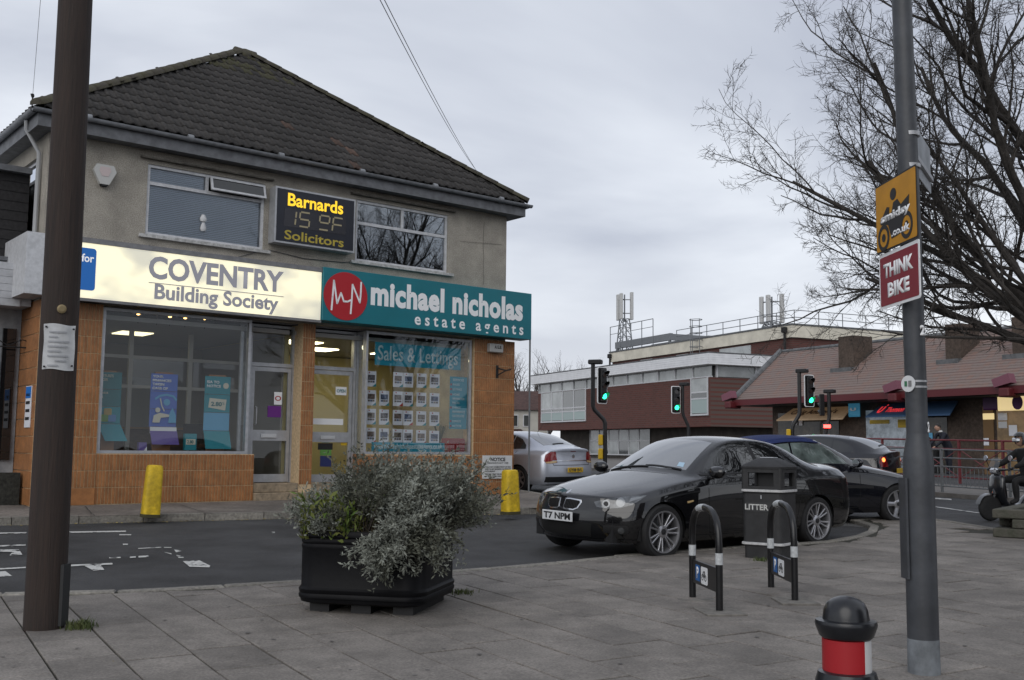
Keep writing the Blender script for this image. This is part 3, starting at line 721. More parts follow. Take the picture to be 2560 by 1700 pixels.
for x0, x1, z0, z1 in ((-3.2, -2.2, 1.5, 2.7), (-1.4, -.5, 1.5, 2.9)): MB().box(x0, x1, 4.36, 4.398, z0, z1).build('wall_panel', mat('grey_screen', (.3, .32, .33), .8), bld)
scr = thing('glazed_screen', 'white framed glazed screen behind the poster stands', 'screen', BO, BR)
M_scr = mat('pale_partition_frame', (.5, .48, .42), .6)
for x in (-3.3, -2.15, -1.0, .1): MB().box(x - .04, x + .04, 1.5, 1.56, fl, 3.6).build('post', M_scr, scr)
for z in (2.55, 3.1): MB().box(-3.26, .06, 1.505, 1.555, z - .03, z + .03).build('rail', M_scr, scr)
for x0, x1 in ((-2.11, -1.04), (-.96, .06)): MB().box(x0, x1, 1.525, 1.53, 2.58, 3.07).build('pane', M_glass, scr)
pic = thing('wall_picture', 'framed green picture on the back wall of the building society', 'picture', BO, BR)
MB().box(-3.0, -2.3, 1.62, 1.65, 1.55, 2.45).build('frame', mat('picture_frame', (.1, .08, .05), .5), pic); MB().box(-2.96, -2.34, 1.612, 1.619, 1.6, 2.4).build('print', mat('picture_print', (.16, .17, .11), .6, c2=(.05, .07, .05), vscale=5), pic)
dk_ = thing('office_desk', 'dark desk with a monitor behind the blue poster stand', 'desk', BO, BR)
MB().box(-1.9, -.6, 1.0, 1.45, fl + .66, fl + .72).build('desk_top', M_oak_d, dk_); MB().box(-1.85, -1.8, 1.0, 1.4, fl, fl + .66).build('leg', M_oak_d, dk_); MB().box(-.7, -.65, 1.0, 1.4, fl, fl + .66).build('leg', M_oak_d, dk_); MB().cbox(-1.2, -.8, 1.2, 1.25, fl + .8, fl + 1.1, .01).build('monitor', M_dark, dk_)
ct = thing('counter', 'brown office counter inside the building society window', 'counter', BO, BR)
MB().box(-3.3, -.6, 2.4, 3.0, fl, fl + 1.0).build('front_panel', mat('brown_wood', (.1, .055, .03), .5, var=.3, vscale=5, stretch=(1, 1, 6)), ct); MB().box(-3.35, -.55, 2.35, 3.05, fl + 1.002, fl + 1.04).build('counter_top', mat('oak_top', (.3, .18, .08), .5), ct)
for (x, y, w_) in ((-1.9, 2.2, 'in the middle of the room'), (-3.4, 1.9, 'beside the side wall')):
    l = MB().box(x - .3, x + .3, y - .3, y + .3, 3.6, 3.617).build('ceiling_lamp', mat('dim_ceiling_panel', (1, .9, .6), emit=1.6, ecol=(1, .9, .55))); l.location = BO; l.rotation_euler = (0, 0, BR)
    tag(l, 'square ceiling lamp inside the building society, ' + w_, 'lamp', 'building society ceiling lamps')
for (x, y, w_) in ((1.35, 1.5, 'behind its glazed door'), (2.35, 2.6, 'deep behind the listing sheets'), (4.2, 2.4, 'behind the services panel')):
    l = MB().box(x - .45, x + .35, y - .3, y + .3, 3.6, 3.617).build('ceiling_lamp', M_lamp1); l.location = BO; l.rotation_euler = (0, 0, BR)
    tag(l, 'bright yellow ceiling lamp of the estate agents, ' + w_, 'lamp', 'estate agents ceiling lamps')
# spot lamps in a row behind the top of the building society window
M_spot = mat('spot_glow', (1, .7, .3), emit=5, ecol=(1, .6, .2))
for (px, py), o_ in zip(((319, 724), (362, 724), (392, 730), (427, 733), (472, 735)), ('nearest', 'second from', 'third from', 'fourth from', 'fifth from')):
    x, z = FU(px, py, .3); t = thing('spot_lamp', 'glowing spot lamp atop the building society window, %s the orange pilaster' % o_, 'lamp', BO + BX * x + BYI * .3 + Vector((0, 0, z)), BR, 'window spot lamps')
    MB().tube([(0, 0, .02), (0, 0, 3.6 - z)], .006, 6).build('stem', M_dark, t); MB().lathe([(.03, 0), (.04, .05), (.015, .08)], 10).build('shade', M_alud, t, True); MB().lathe([(.01, -.02), (.032, -.006), (.03, 0)], 10).build('bulb', M_spot, t)

# ================================================================== SIGNS ON THE BUILDING
def lit(name, c, e, c2=None, scale=1.2):
    m = bpy.data.materials.new(name); m.use_nodes = True; t = m.node_tree; b = t.nodes['Principled BSDF']; b.inputs['Base Color'].default_value = (*c, 1); b.inputs['Roughness'].default_value = .4
    tc = t.nodes.new('ShaderNodeTexCoord'); mp = t.nodes.new('ShaderNodeMapping'); mp.inputs['Scale'].default_value = (scale, 1, scale * 1.6); n = t.nodes.new('ShaderNodeTexNoise'); n.inputs['Scale'].default_value = 1.0; n.inputs['Detail'].default_value = 2
    r = t.nodes.new('ShaderNodeValToRGB'); r.color_ramp.elements[0].position = .38; r.color_ramp.elements[1].position = .56
    r.color_ramp.elements[0].color = (*(c2 or c), 1); r.color_ramp.elements[1].color = (*c, 1)
    t.links.new(tc.outputs['Object'], mp.inputs[0]); t.links.new(mp.outputs[0], n.inputs['Vector']); t.links.new(n.outputs[0], r.inputs[0]); t.links.new(r.outputs[0], b.inputs['Emission Color']); b.inputs['Emission Strength'].default_value = e; return m
M_lit = lit('backlit_cream_acrylic', (.98, .91, .64), .56, (.34, .35, .36)); M_signtxt = mat('sign_grey_letter', (.3, .3, .34), .6, emit=.07, ecol=(.9, .9, 1))
M_blue = mat('sign_blue', (.01, .12, .42), .5, emit=.12, ecol=(.03, .25, .8)); M_white = mat('sign_white', (.86, .87, .88), .5); M_whitee = mat('sign_white_lit', (.8, .8, .8), .5, emit=.25, ecol=(1, 1, 1))
SY = -.38
s = thing('shop_sign', 'long backlit cream sign reading COVENTRY Building Society above the left shopfront', 'sign', BO, BR)
cx1 = .772; cz0, cz1 = 3.85, 4.85
MB().box(-4.36, cx1, SY + .03, -.003, cz0 - .0, cz1).build('sign_box', M_alu, s)
MB().box(-4.55, -4.205, SY + .0, 1.5, cz0 + .01, cz1 + .01).build('side_return', M_frame, s)
MB().box(-4.2, cx1 - .01, SY + .012, SY + .029, cz0 + .02, cz1 - .06).build('face', M_lit, s)
MB().box(-4.2, cx1, SY, SY + .06, cz1 - .055, cz1 + .03).build('top_trim', M_alud, s); MB().box(-4.2, cx1, SY, SY + .05, cz0 - .03, cz0 + .018).build('bottom_trim', M_alud, s)
MB().prism(rrect(FX(120, 600, SY), FX(222, 600, SY), FZ(222, 671, SY), FZ(222, 574, SY), .05), SY + .004, SY + .011, 'y').build('blue_panel', M_blue, s)
text('for', M_whitee, s, FX(188, 600, SY), FX(217, 600, SY), FZ(217, 606, SY), FZ(190, 584, SY), SY + .003, .02)
def ftext(st, m, par, xa, xb, xz, ya, yb, dep, bold=0., space=1.0, name='lettering'):
    """lettering between view columns xa and xb; its height is read at column xz"""
    return text(st, m, par, FX(xa, (ya + yb) / 2, dep), FX(xb, (ya + yb) / 2, dep), FZ(xz, yb, dep), FZ(xz, ya, dep), dep, bold, space, name)
ftext('COVENTRY', M_signtxt, s, 343, 655, 343, 588, 642, SY + .01, .035)
ftext('Building Society', M_signtxt, s, 356, 643, 356, 653, 700, SY + .01, .03)
MB().box(FX(343, 650, SY), FX(655, 672, SY), SY + .004, SY + .01, FZ(343, 651, SY) - .004, FZ(343, 650, SY) + .002).build('rule', M_signtxt, s)
M_teal = mat('sign_teal', (.006, .16, .2), .4, var=.06, vscale=2); M_red = mat('sign_red', (.42, .012, .02), .4)
s = thing('shop_sign', 'teal sign reading michael nicholas estate agents with a red logo disc', 'sign', BO, BR)
TY = -.4
MB().cbox(.78, 6.0, TY, -.01, 3.87, 4.9, .008).build('sign_box', M_teal, s)
ccx, ccz = FU(797, 683, TY); rr = (FX(848, 683, TY) - FX(747, 683, TY)) / 2
MB().prism(disc(ccx, ccz, rr, 40, .47), TY - .008, TY - .001, 'y').build('logo_disc', M_red, s)
def Z2F(x, y, dep): return FU((600 + x * .3508) / PX, (350 + y * .3508) / PX, dep)
def stroke(pts, w, m, par, y, f=None):
    mb = MB(); P = [Vector((*(f(*p)),)) if f else Vector(p) for p in pts]
    for a, b in zip(P, P[1:]):
        d = (b - a).normalized(); n = Vector((-d.y, d.x)) * w / 2; e = d * w * .25
        q = [a - e - n, b + e - n, b + e + n, a - e + n]; mb.prism([(v.x, v.y) for v in q], y - .004, y - rnd.uniform(0, .0006), 'y')
    return mb.build('logo_stroke', m, par)
stroke([(650, 1210), (658, 1120), (668, 1000), (690, 1165), (718, 1090), (738, 1150), (765, 1152), (792, 1140)], .035, M_white, s, TY - .0085, lambda x, y: Z2F(x, y, TY))
stroke([(786, 1238), (795, 1130), (800, 1030), (830, 1105), (852, 1160), (858, 1100), (862, 1015)], .035, M_white, s, TY - .0095, lambda x, y: Z2F(x, y, TY))
ftext('michael nicholas', M_white, s, 855, 1206, 905, 651, 709, TY - .002, .045, 1.06)
split_loose(ftext('e s t a t e   a g e n t s', M_white, s, 956, 1207, 956, 725, 757, TY - .002, .02), 'letter')
M_bface = mat('solicitor_sign_face', (.011, .013, .022), .35); M_yel = mat('lit_yellow_letter', (.8, .5, .02), emit=.75, ecol=(1, .62, .03)); M_yel2 = mat('yellow_letter', (.42, .33, .04), .5)
s = thing('projecting_sign', 'dark box sign with aluminium edge reading Barnards 15 F Solicitors between the upper windows', 'sign', BO, BR)
BYs = -.26; bx0, bx1, bz0, bz1 = -.2, 1.53, 5.28, 6.35
MB().box(bx0, bx1, BYs, -.005, bz0, bz1).build('sign_case', M_alu, s); MB().box(bx0 + .035, bx1 - .035, BYs - .006, BYs - .001, bz0 + .035, bz1 - .035).build('face', M_bface, s)
ftext('Barnards', M_yel, s, 664, 792, 664, 444, 474, BYs - .007, .022)
ftext('Solicitors', M_yel2, s, 656, 793, 656, 529, 551, BYs - .007, .018)
M_led = mat('unlit_segment', (.36, .31, .19), .6); M_win = mat('display_window', (.035, .035, .042), .2)
dx0, dx1, dz0, dz1 = FX(655, 500, BYs), FX(797, 520, BYs), FZ(655, 521, BYs) - .0, FZ(655, 478, BYs)
MB().box(dx0, dx1, BYs - .0105, BYs - .0065, dz0, dz1).build('display_window', M_win, s)
def seg(cx, segs):
    w, h, t = .105, (dz1 - dz0) * .39, .03; z = (dz0 + dz1) / 2; sk = .1
    g = {'a': ((-w, h), (w, h)), 'g': ((-w, 0), (w, 0)), 'd': ((-w, -h), (w, -h)), 'f': ((-w, 0), (-w, h)), 'b': ((w, 0), (w, h)), 'e': ((-w, -h), (-w, 0)), 'c': ((w, -h), (w, 0))}
    for q in segs:
        (xa, za), (xb, zb) = g[q]; p, r = Vector((cx + xa + za * sk, z + za)), Vector((cx + xb + zb * sk, z + zb)); d = (r - p).normalized(); n = Vector((-d.y, d.x)) * t / 2; e = d * .014
        MB().prism([tuple(p + e - n), tuple(r - e - n), tuple(r - e + n), tuple(p + e + n)], BYs - .0145, BYs - .011, 'y').build('display_segment', M_led, s)
wd = dx1 - dx0
seg(dx0 + wd * .10, 'bc'); seg(dx0 + wd * .32, 'afgcd'); seg(dx0 + wd * .64, 'abfgd'); seg(dx0 + wd * .86, 'afge')
# notice, alarm, lights
s = thing('notice_board', 'white NOTICE board screwed to the orange tiles beside the yellow bollard', 'sign', BO, BR)
nx0, nx1, nz0, nz1 = FX(1110, 1075, y_p), FX(1178, 1075, y_p), FZ(1178, 1103, y_p), FZ(1110, 1050, y_p); ny = y_p - .045
MB().cbox(nx0, nx1, ny, ny + .02, nz0, nz1, .004).build('board', mat('notice_white', (.62, .63, .63), .5, var=.08, vscale=6), s)
M_blk = mat('black_print', (.015, .015, .017), .6); nh = nz1 - nz0; nw = nx1 - nx0
text('NOTICE', M_blk, s, nx0 + nw * .26, nx0 + nw * .76, nz1 - nh * .25, nz1 - nh * .09, ny - .001, .03, ext=.002)
text("HIGHWAYS ACT 1959", M_blk, s, nx0 + nw * .16, nx0 + nw * .86, nz1 - nh * .36, nz1 - nh * .29, ny - .001, .01, ext=.002)
for i, t in enumerate(('THIS IS NOT A PUBLIC RIGHT OF WAY', 'AND IT IS NOT INTENDED TO DEDICATE', 'IT AS A HIGHWAY.')): text(t, M_blk, s, nx0 + nw * .08, nx0 + nw * (.95 if i < 2 else .42), nz1 - nh * (.53 + i * .095), nz1 - nh * (.46 + i * .095), ny - .001, .01, ext=.002)
for i, t in enumerate(('PERSONS USING THIS ROAD AND', 'DO SO AT THEIR OWN RISK.')): text(t, M_blk, s, nx0 + nw * .08, nx0 + nw * (.85 - .1 * i), nz1 - nh * (.84 + i * .095), nz1 - nh * (.77 + i * .095), ny - .001, .01, ext=.002)
s = thing('alarm_box', 'white hexagonal burglar alarm box on the pebbledash by the dark pole', 'alarm', BO, BR)
ax, az = FU(243, 402, -.1); hw = .19
MB().prism([(ax - hw * .75, az + .17), (ax + hw * .75, az + .17), (ax + hw * 1.02, az + .06), (ax + hw * .4, az - .17), (ax - hw * .4, az - .17), (ax - hw * 1.02, az + .06)], -.09, -.003, 'y').build('case', mat('alarm_white', (.5, .5, .48), .5), s)
MB().prism([(ax - .08, az + .13), (ax + .08, az + .13), (ax + .1, az + .06), (ax + .05, az - .03), (ax - .05, az - .03), (ax - .1, az + .06)], -.096, -.091, 'y').build('badge', mat('alarm_badge', (.55, .46, .45), .5), s)
MB().prism([(ax - .065, az - .165), (ax + .065, az - .165), (ax + .05, az - .2), (ax - .05, az - .2)], -.085, -.01, 'y').build('lamp_lens', M_dark, s)
s = thing('alarm_box', 'small white box lettered A.G.E. under the right end of the teal sign', 'alarm', BO, BR)
ax, az = FU(1138, 803, y_p)
MB().cbox(ax - .2, ax + .17, y_p - .14, y_p - .012, az - .1, az + .09, .012).build('case', mat('grey_plastic', (.4, .4, .39), .5), s); text('A.G.E.', M_blk, s, ax - .08, ax + .12, az - .02, az + .05, y_p - .141, .03, ext=.002)
s = thing('wall_bracket', 'small black iron bracket on the orange corner pillar', 'bracket', BO, BR)
ax, az = FU(1145, 857, y_p)
MB().box(ax - .03, ax + .03, y_p - .03, y_p - .012, az - .14, az + .14).build('plate', M_dark, s); MB().tube([(ax, y_p - .03, az + .08), (ax + .1, y_p - .2, az + .02), (ax + .2, y_p - .26, az + .05)], .018, 6).tube([(ax, y_p - .03, az - .08), (ax + .1, y_p - .2, az + .02)], .014, 6).build('arm', M_dark, s, True)
# rod under the right end of the teal sign
MB().tube([(5.985, TY + .03, 3.868), (5.985, TY + .03, .3)], .02, 8).build('sign_post', mat('post_grey', (.13, .14, .15), .5), bld, True)
# cables sagging under the upper windows
mb = MB()
for pts in (((150, 632), (330, 635), (345, 628)), ((455, 645), (480, 660), (520, 668), (560, 655), (610, 640)), ((620, 640), (700, 662), (790, 672), (830, 670))):
    P = [(FX(*p, -.02), -.02, FZ(*p, -.02)) for p in [(a / 1.0, b * .9) for a, b in pts]]; MB().tube(P, .008, 5).build('cable', mat('cable_grey', (.1, .1, .1), .6), bld, True)
mb = MB(); P = [(FX(1115, y, -.01) + rnd.uniform(-.02, .02), -.012, FZ(1115, y, -.01)) for y in range(512, 658, 12)]; mb.tube(P, .004, 4).build('cable', mat('pale_cable', (.18, .17, .15), .7), bld); mb = MB()
P = [(FX(x, 562 + (x - 1060) * .02, -.01), -.012, FZ(x, 556 + (x - 1060) * .08, -.01)) for x in range(1060, 1160, 12)]; mb.tube(P, .0035, 4); mb.build('cable', MATS['pale_cable'], bld)

# ================================================================== THINGS BEHIND THE SHOP GLASS
M_pteal = mat('poster_teal', (.02, .27, .33), .5); M_pteal2 = mat('poster_dark_teal', (.014, .17, .19), .5); M_pblue = mat('poster_blue', (.09, .17, .55), .5); M_plb = mat('poster_light_blue', (.13, .42, .66), .5); M_ppur = mat('poster_purple', (.14, .09, .34), .5)
M_cream = mat('poster_cream', (.7, .67, .55), .6); M_oak = mat('stand_wood', (.3, .14, .05), .5)
def stand(xa, xb, ya, yb, cols, label, extra, flare=0):
    dep = .4; s = thing('poster_stand', label, 'display stand', BO, BR, 'poster stands in the building society window')
    x0, x1 = FX(xa, 900, dep), FX(xb, 900, dep); zt, zb = FZ((xa + xb) / 2, ya, dep), FZ((xa + xb) / 2, yb, dep); n = len(cols); h = (zt - zb) / n
    for i, m in enumerate(cols):
        zA, zB = zt - i * h, zt - (i + 1) * h + .008; last = i == n - 1
        y0 = dep - (.02 * max(0, i - 2)); sh = flare if last else 0; yo = -.12 if last else 0
        mb = MB(); mb.add([(x0, y0, zA), (x1, y0, zA), (x1 + sh, y0 + yo, zB), (x0 + sh, y0 + yo, zB), (x0, y0 + .006, zA), (x1, y0 + .006, zA), (x1 + sh, y0 + yo + .006, zB), (x0 + sh, y0 + yo + .006, zB)], [(0, 3, 2, 1), (4, 5, 6, 7), (0, 1, 5, 4), (1, 2, 6, 5), (2, 3, 7, 6), (3, 0, 4, 7)])
        mb.build('panel', m, s)
    MB().box(x0 + .08, x1 - .08, dep + .02, dep + .05, fl, zt + .03).build('upright', M_oak, s); MB().box(x0 + .02, x1 + .06, dep - .2, dep + .2, 1.3, 1.33).build('foot', M_oak, s)
    extra(s, x0, x1, zt, zb, h, dep); return s
def e1(s, x0, x1, zt, zb, h, d):
    w = x1 - x0
    text("FUTURE'S", M_cream, s, x0 + .02, x0 + w * .62, zt - h * .3, zt - h * .13, d - .002, .03, ext=.002); text('CER', M_cream, s, x0 + w * .12, x0 + w * .38, zt - h * .52, zt - h * .36, d - .002, .03, ext=.002)
    text('JUNIOR', M_cream, s, x0 + .02, x0 + w * .42, zt - h * 1.3, zt - h * 1.15, d - .002, .03, ext=.002); text('ISA', M_cream, s, x0 + .02, x0 + w * .2, zt - h * 1.52, zt - h * 1.37, d - .002, .03, ext=.002)
    for cx, cz, c in ((.42, .3, (.45, .33, .1)), (.28, .66, (.15, .32, .06)), (.62, .66, (.1, .25, .5))): MB().prism(rrect(x0 + w * (cx - .17), x0 + w * (cx + .17), zt - h * (2 + cz + .2), zt - h * (2 + cz - .2), .02), d - .026, d - .0215, 'y').build('toy_block', mat('block%.2f' % cx, c, .6), s)
def e2(s, x0, x1, zt, zb, h, d):
    w = x1 - x0
    for i, t in enumerate(('YOUR', 'FINANCES', 'TAKEN', 'CARE OF')): text(t, M_white, s, x0 + w * .06, x0 + w * (.46, .76, .5, .64)[i], zt - h * (.24 + i * .22), zt - h * (.09 + i * .22), d - .002, .05, ext=.002)
    stroke([(x0 + w * .2, zt - h * 1.42), (x0 + w * .35, zt - h * 1.25), (x0 + w * .6, zt - h * 1.17), (x0 + w * .85, zt - h * 1.25), (x0 + w * .97, zt - h * 1.45)], .035, M_plb, s, d - .003)
    stroke([(x0 + w * .36, zt - h * 1.4), (x0 + w * .42, zt - h * 1.8), (x0 + w * .52, zt - h * 2.1)], .02, M_cream, s, d - .024)
    MB().prism(disc(x0 + w * .62, zt - h * 1.6, .06, 16), d - .008, d - .003, 'y').build('print', M_plb, s)
    MB().prism(disc(x0 + w * .28, zt - h * 2.05, .045, 16), d - .028, d - .0225, 'y').build('print', M_cream, s)
    MB().prism([(x0 + w * .1, zt - h * 2.75), (x0 + w * .14, zt - h * 2.35), (x0 + w * .36, zt - h * 2.2), (x0 + w * .72, zt - h * 2.3), (x0 + w * .7, zt - h * 2.42), (x0 + w * .4, zt - h * 2.48), (x0 + w * .36, zt - h * 2.75)], d - .03, d - .0265, 'y').build('print', M_cream, s)
    MB().prism([(x0 + w * .68, zt - h * 2.75), (x0 + w * .72, zt - h * 2.2), (x0 + w * .82, zt - h * 1.9), (x0 + w * .95, zt - h * 2.3), (x0 + w * .97, zt - h * 2.75)], d - .0315, d - .027, 'y').build('print', M_plb, s)
    MB().box(x0 + .004, x1 - .004, d - .047, d - .042, zt - h * 3.36, zt - h * 3.0).build('white_band', M_white, s)
def e3(s, x0, x1, zt, zb, h, d):
    w = x1 - x0
    text('ISA TO', M_white, s, x0 + w * .08, x0 + w * .56, zt - h * .4, zt - h * .24, d - .002, .04, ext=.002); text('NOTICE', M_white, s, x0 + w * .08, x0 + w * .62, zt - h * .62, zt - h * .46, d - .002, .04, ext=.002)
    MB().prism(disc(x0 + w * .82, zt - h * .5, .055, 18), d - .006, d - .002, 'y').build('badge', M_cream, s)
    MB().prism([(x0 + w * .2, zt - h * 1.2), (x0 + w * .86, zt - h * 1.26), (x0 + w * .82, zt - h * 1.86), (x0 + w * .16, zt - h * 1.72)], d - .006, d - .002, 'y').build('rate_card', M_cream, s)
    text('2.80', M_pteal2, s, x0 + w * .26, x0 + w * .68, zt - h * 1.64, zt - h * 1.4, d - .0065, .03, ext=.002); text('%', M_pteal2, s, x0 + w * .7, x0 + w * .78, zt - h * 1.55, zt - h * 1.4, d - .0065, .0, ext=.002)
stand(228, 280, 858, 1018, [M_pteal2, M_pteal2, M_pteal, M_pteal], 'teal folded poster stand with three toy blocks printed on it', e1, .1)
stand(347, 409, 862, 1026, [M_pblue, M_pblue, M_pblue, M_ppur], 'blue poster stand reading YOUR FINANCES TAKEN CARE OF', e2, .02)
stand(472, 531, 868, 1036, [M_pteal, M_pteal, M_plb, M_pteal], 'teal poster stand reading ISA TO NOTICE with a 2.80 rate card', e3, 0)
s = thing('leaflet_box', 'small teal 2.80 leaflet holder on the window sill between two poster stands', 'leaflet holder', BO, BR)
x0, x1, z0, z1 = FX(426, 1020, .3), FX(453, 1020, .3), FZ(440, 1038, .3), FZ(440, 1000, .3)
MB().box(x0, x1, .3, .38, z0, z1).build('box', M_pteal, s); MB().box(x0 + .02, x1 - .02, .294, .299, z0 + .1, z0 + .2).build('card', M_cream, s); text('2.80', M_pteal2, s, x0 + .04, x1 - .06, z0 + .12, z0 + .18, .293, .02, ext=.002)
s = thing('leaflet_box', 'tiny purple and white leaflet box on the window sill beside the blue poster stand', 'leaflet holder', BO, BR)
x0, x1, z0, z1 = FX(320, 1030, .3), FX(339, 1030, .3), FZ(330, 1040, .3), FZ(330, 1020, .3)
MB().prism([(x0, z0), (x1, z0), (x1 - .01, z1), (x0, z1)], .3, .38, 'y').build('box', M_ppur, s); MB().prism([(x1 - .06, z0), (x1, z0), (x1 - .004, z0 + .08)], .294, .299, 'y').build('flash', M_white, s)
MB().box(S1[0], S1[1], .06, .7, 1.24, 1.3).build('window_board', M_oak, bld); MB().box(S2[0], S2[1], .06, .5, 1.24, 1.3).build('window_board', M_oak, bld)
# estate agents: banner, strip, services panel, listings
gy2 = .075
def Z6F(x, y, dep=gy2): return FU((880 + x * .2105) / PX, (820 + y * .2105) / PX, dep)
def zrect(xa, xb, ya, yb): a = Z6F(xa, (ya + yb) / 2); b = Z6F(xb, (ya + yb) / 2); return a[0], b[0], Z6F((xa + xb) / 2, yb)[1], Z6F((xa + xb) / 2, ya)[1]
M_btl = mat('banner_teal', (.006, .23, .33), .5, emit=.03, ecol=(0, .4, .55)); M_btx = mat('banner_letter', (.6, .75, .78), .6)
s = thing('window_banner', 'teal Sales & Lettings banner across the top of the estate agents window', 'banner', BO, BR)
x0, x1, z0, z1 = zrect(272, 1292, 205, 470); MB().box(x0, x1, gy2, gy2 + .005, z0, z1).build('sheet', M_btl, s); text('Sales & Lettings', M_btx, s, x0 + .07, x1 - .08, z0 + .0, z1 - .06, gy2 - .001, .01, ext=.002)
s = thing('window_banner', 'narrow teal banner with the web address along the foot of the window', 'banner', BO, BR)
x0, x1, z0, z1 = zrect(232, 1100, 1360, 1470); MB().box(x0, x1, gy2, gy2 + .005, z0, z1).build('sheet', M_btl, s); text('www.michaelnicholasestateagents.co.uk', M_btx, s, x0 + .05, x1 - .06, z0 + .025, z1 - .02, gy2 - .001, .02, ext=.002)
s = thing('window_banner', 'upright teal services list panel at the right side of the window', 'banner', BO, BR)
x0, x1, z0, z1 = zrect(1160, 1365, 580, 1200); MB().box(x0, x1, gy2, gy2 + .005, z0, z1).build('sheet', M_btl, s); hh = z1 - z0; ww = x1 - x0
for i, (t, zz, wd_) in enumerate((('SERVICES', .04, .8), ('SALES', .13, .5), ('LETTINGS', .22, .66), ('HOME', .32, .5), ('INFORMATION', .4, .86), ('PACKS', .48, .5), ('ENERGY', .57, .6), ('PERFORMANCE', .65, .9), ('CERTIFICATES', .73, .86), ('SURVEYS', .83, .6), ('AUCTIONS', .92, .66))):
    text(t, M_btx, s, x0 + ww * .16, x0 + ww * (.16 + .8 * wd_), z1 - hh * (zz + .045), z1 - hh * zz, gy2 - .001, .02, ext=.002)
    if t in ('SALES', 'LETTINGS', 'HOME', 'ENERGY', 'SURVEYS', 'AUCTIONS'): MB().box(x0 + ww * .03, x0 + ww * .11, gy2 - .003, gy2 - .001, z1 - hh * (zz + .04), z1 - hh * (zz + .005)).build('bullet', M_red, s)
M_paper = mat('listing_paper', (.82, .84, .9), .6); M_photo = [mat('house_photo%d' % i, c, .5, var=.7, vscale=22, pos=True) for i, c in enumerate(((.13, .12, .13), (.16, .12, .1), (.09, .12, .2), (.2, .17, .14)))]
M_flash = [M_pteal, M_red]
colx = (175, 330, 493, 614, 772, 928); rowy = ((512, 695), (738, 920), (960, 1145), (1185, 1368)); nl = 0
for r in range(4):
    for c in range(6):
        if r == 0 and c == 1: continue
        sk = c * 7; x0, x1, z0, z1 = zrect(colx[c] - r * 2, colx[c] + 116 - r * 2, rowy[r][0] + sk, rowy[r][1] + sk - c * 3.5)
        where = ('top', 'second', 'third', 'bottom')[r]; nth = ('first', 'second', 'third', 'fourth', 'fifth', 'sixth')[c]
        s = thing('property_sheet', 'white house listing sheet, %s row, %s from the estate agents door' % (where, nth), 'listing', BO, BR, 'house listings in the estate agents window')
        MB().box(x0, x1, gy2 + .012, gy2 + .015, z0, z1).build('paper', M_paper, s); w, h = x1 - x0, z1 - z0
        MB().box(x0 + w * .14, x1 - w * .14, gy2 + .0085, gy2 + .0115, z0 + h * .42, z1 - h * .24).build('photo', M_photo[nl % 4], s)
        for q in range(3): MB().box(x0 + w * (.16 + q * .24), x0 + w * (.36 + q * .24), gy2 + .0085, gy2 + .0115, z0 + h * .26, z0 + h * .38).build('photo', M_photo[(nl + q) % 4], s)
        MB().prism(disc(x0 + w * .3, z1 - h * .1, w * .06, 10), gy2 + .0085, gy2 + .0115, 'y').build('logo', M_red, s)
        if rnd.random() < .7: MB().prism([(x1 - w * .4, z0 + .001), (x1 - .001, z0 + .001), (x1 - .001, z0 + h * .22)], gy2 + .0085, gy2 + .0115, 'y').build('corner_flash', M_flash[1 if rnd.random() < .25 else 0], s)
        nl += 1
tag(put('window_box', MB().box(*zrect(1168, 1350, 1310, 1480)[:2], .12, .4, *zrect(1168, 1350, 1310, 1480)[2:]).cbox(*zrect(1168, 1350, 1310, 1480)[:2], .1, .118, *zrect(1190, 1330, 1330, 1460)[2:], .004).mesh('window_box', mat('red_box', (.3, .01, .012), .5)), None, BO, BR), 'red display box in the lower right corner of the estate agents window', 'box')
pl = thing('potted_plant', 'dark spiky house plant behind the red box in the window', 'plant', BO, BR)
cx, cz = Z6F(1180, 1330); mb = MB()
for i in range(26):
    a = rnd.uniform(0, 6.28); r = rnd.uniform(.1, .26); h = rnd.uniform(.12, .42); d = Vector((math.cos(a), math.sin(a) * .5, 0)); p = Vector((cx, .5, cz - .05)); q = p + d * r * .6 + Vector((0, 0, h)); e = p + d * r * 1.3 + Vector((0, 0, h * .7)); n = Vector((-d.y, d.x, 0)) * .012
    mb.add([p - n, p + n, q + n, q - n, e], [(0, 1, 2, 3), (3, 2, 4)])
mb.build('leaves', mat('house_plant', (.02, .05, .02), .5), pl); MB().lathe([(.08, -.3), (.11, 0), (.1, 0)], 12, (cx, .5, cz - .05)).build('pot', M_dark, pl, True)
# stickers on the doors
def sticker(door, xa, xb, ya, yb, m, label, txt=None, tm=None, cat='sticker'):
    d = RX + .008; x0, x1 = FX(xa, (ya + yb) / 2, d), FX(xb, (ya + yb) / 2, d); z0, z1 = FZ((xa + xb) / 2, yb, d), FZ((xa + xb) / 2, ya, d)
    s = thing('door_sticker', label, cat, BO, BR); MB().box(x0, x1, d, d + .003, z0, z1).build('film', m, s)
    if txt: text(txt, tm or M_blk, s, x0 + (x1 - x0) * .1, x1 - (x1 - x0) * .1, z0 + (z1 - z0) * .3, z1 - (z1 - z0) * .3, d - .001, .02, ext=.002)
sticker(d2, 711, 791, 965, 979, M_white, 'long white strip sticker across the glazed door of the estate agents')
sticker(d2, 774, 799, 892, 911, M_white, 'white OPEN card hanging in the estate agents door', 'OPEN', M_pteal2)
sticker(d2, 733, 767, 1022, 1037, M_dark, 'black and white sticker low on the estate agents door'); sticker(d2, 738, 764, 1037, 1050, mat('sticker_green', (.12, .3, .06), .5), 'green sticker low on the estate agents door')
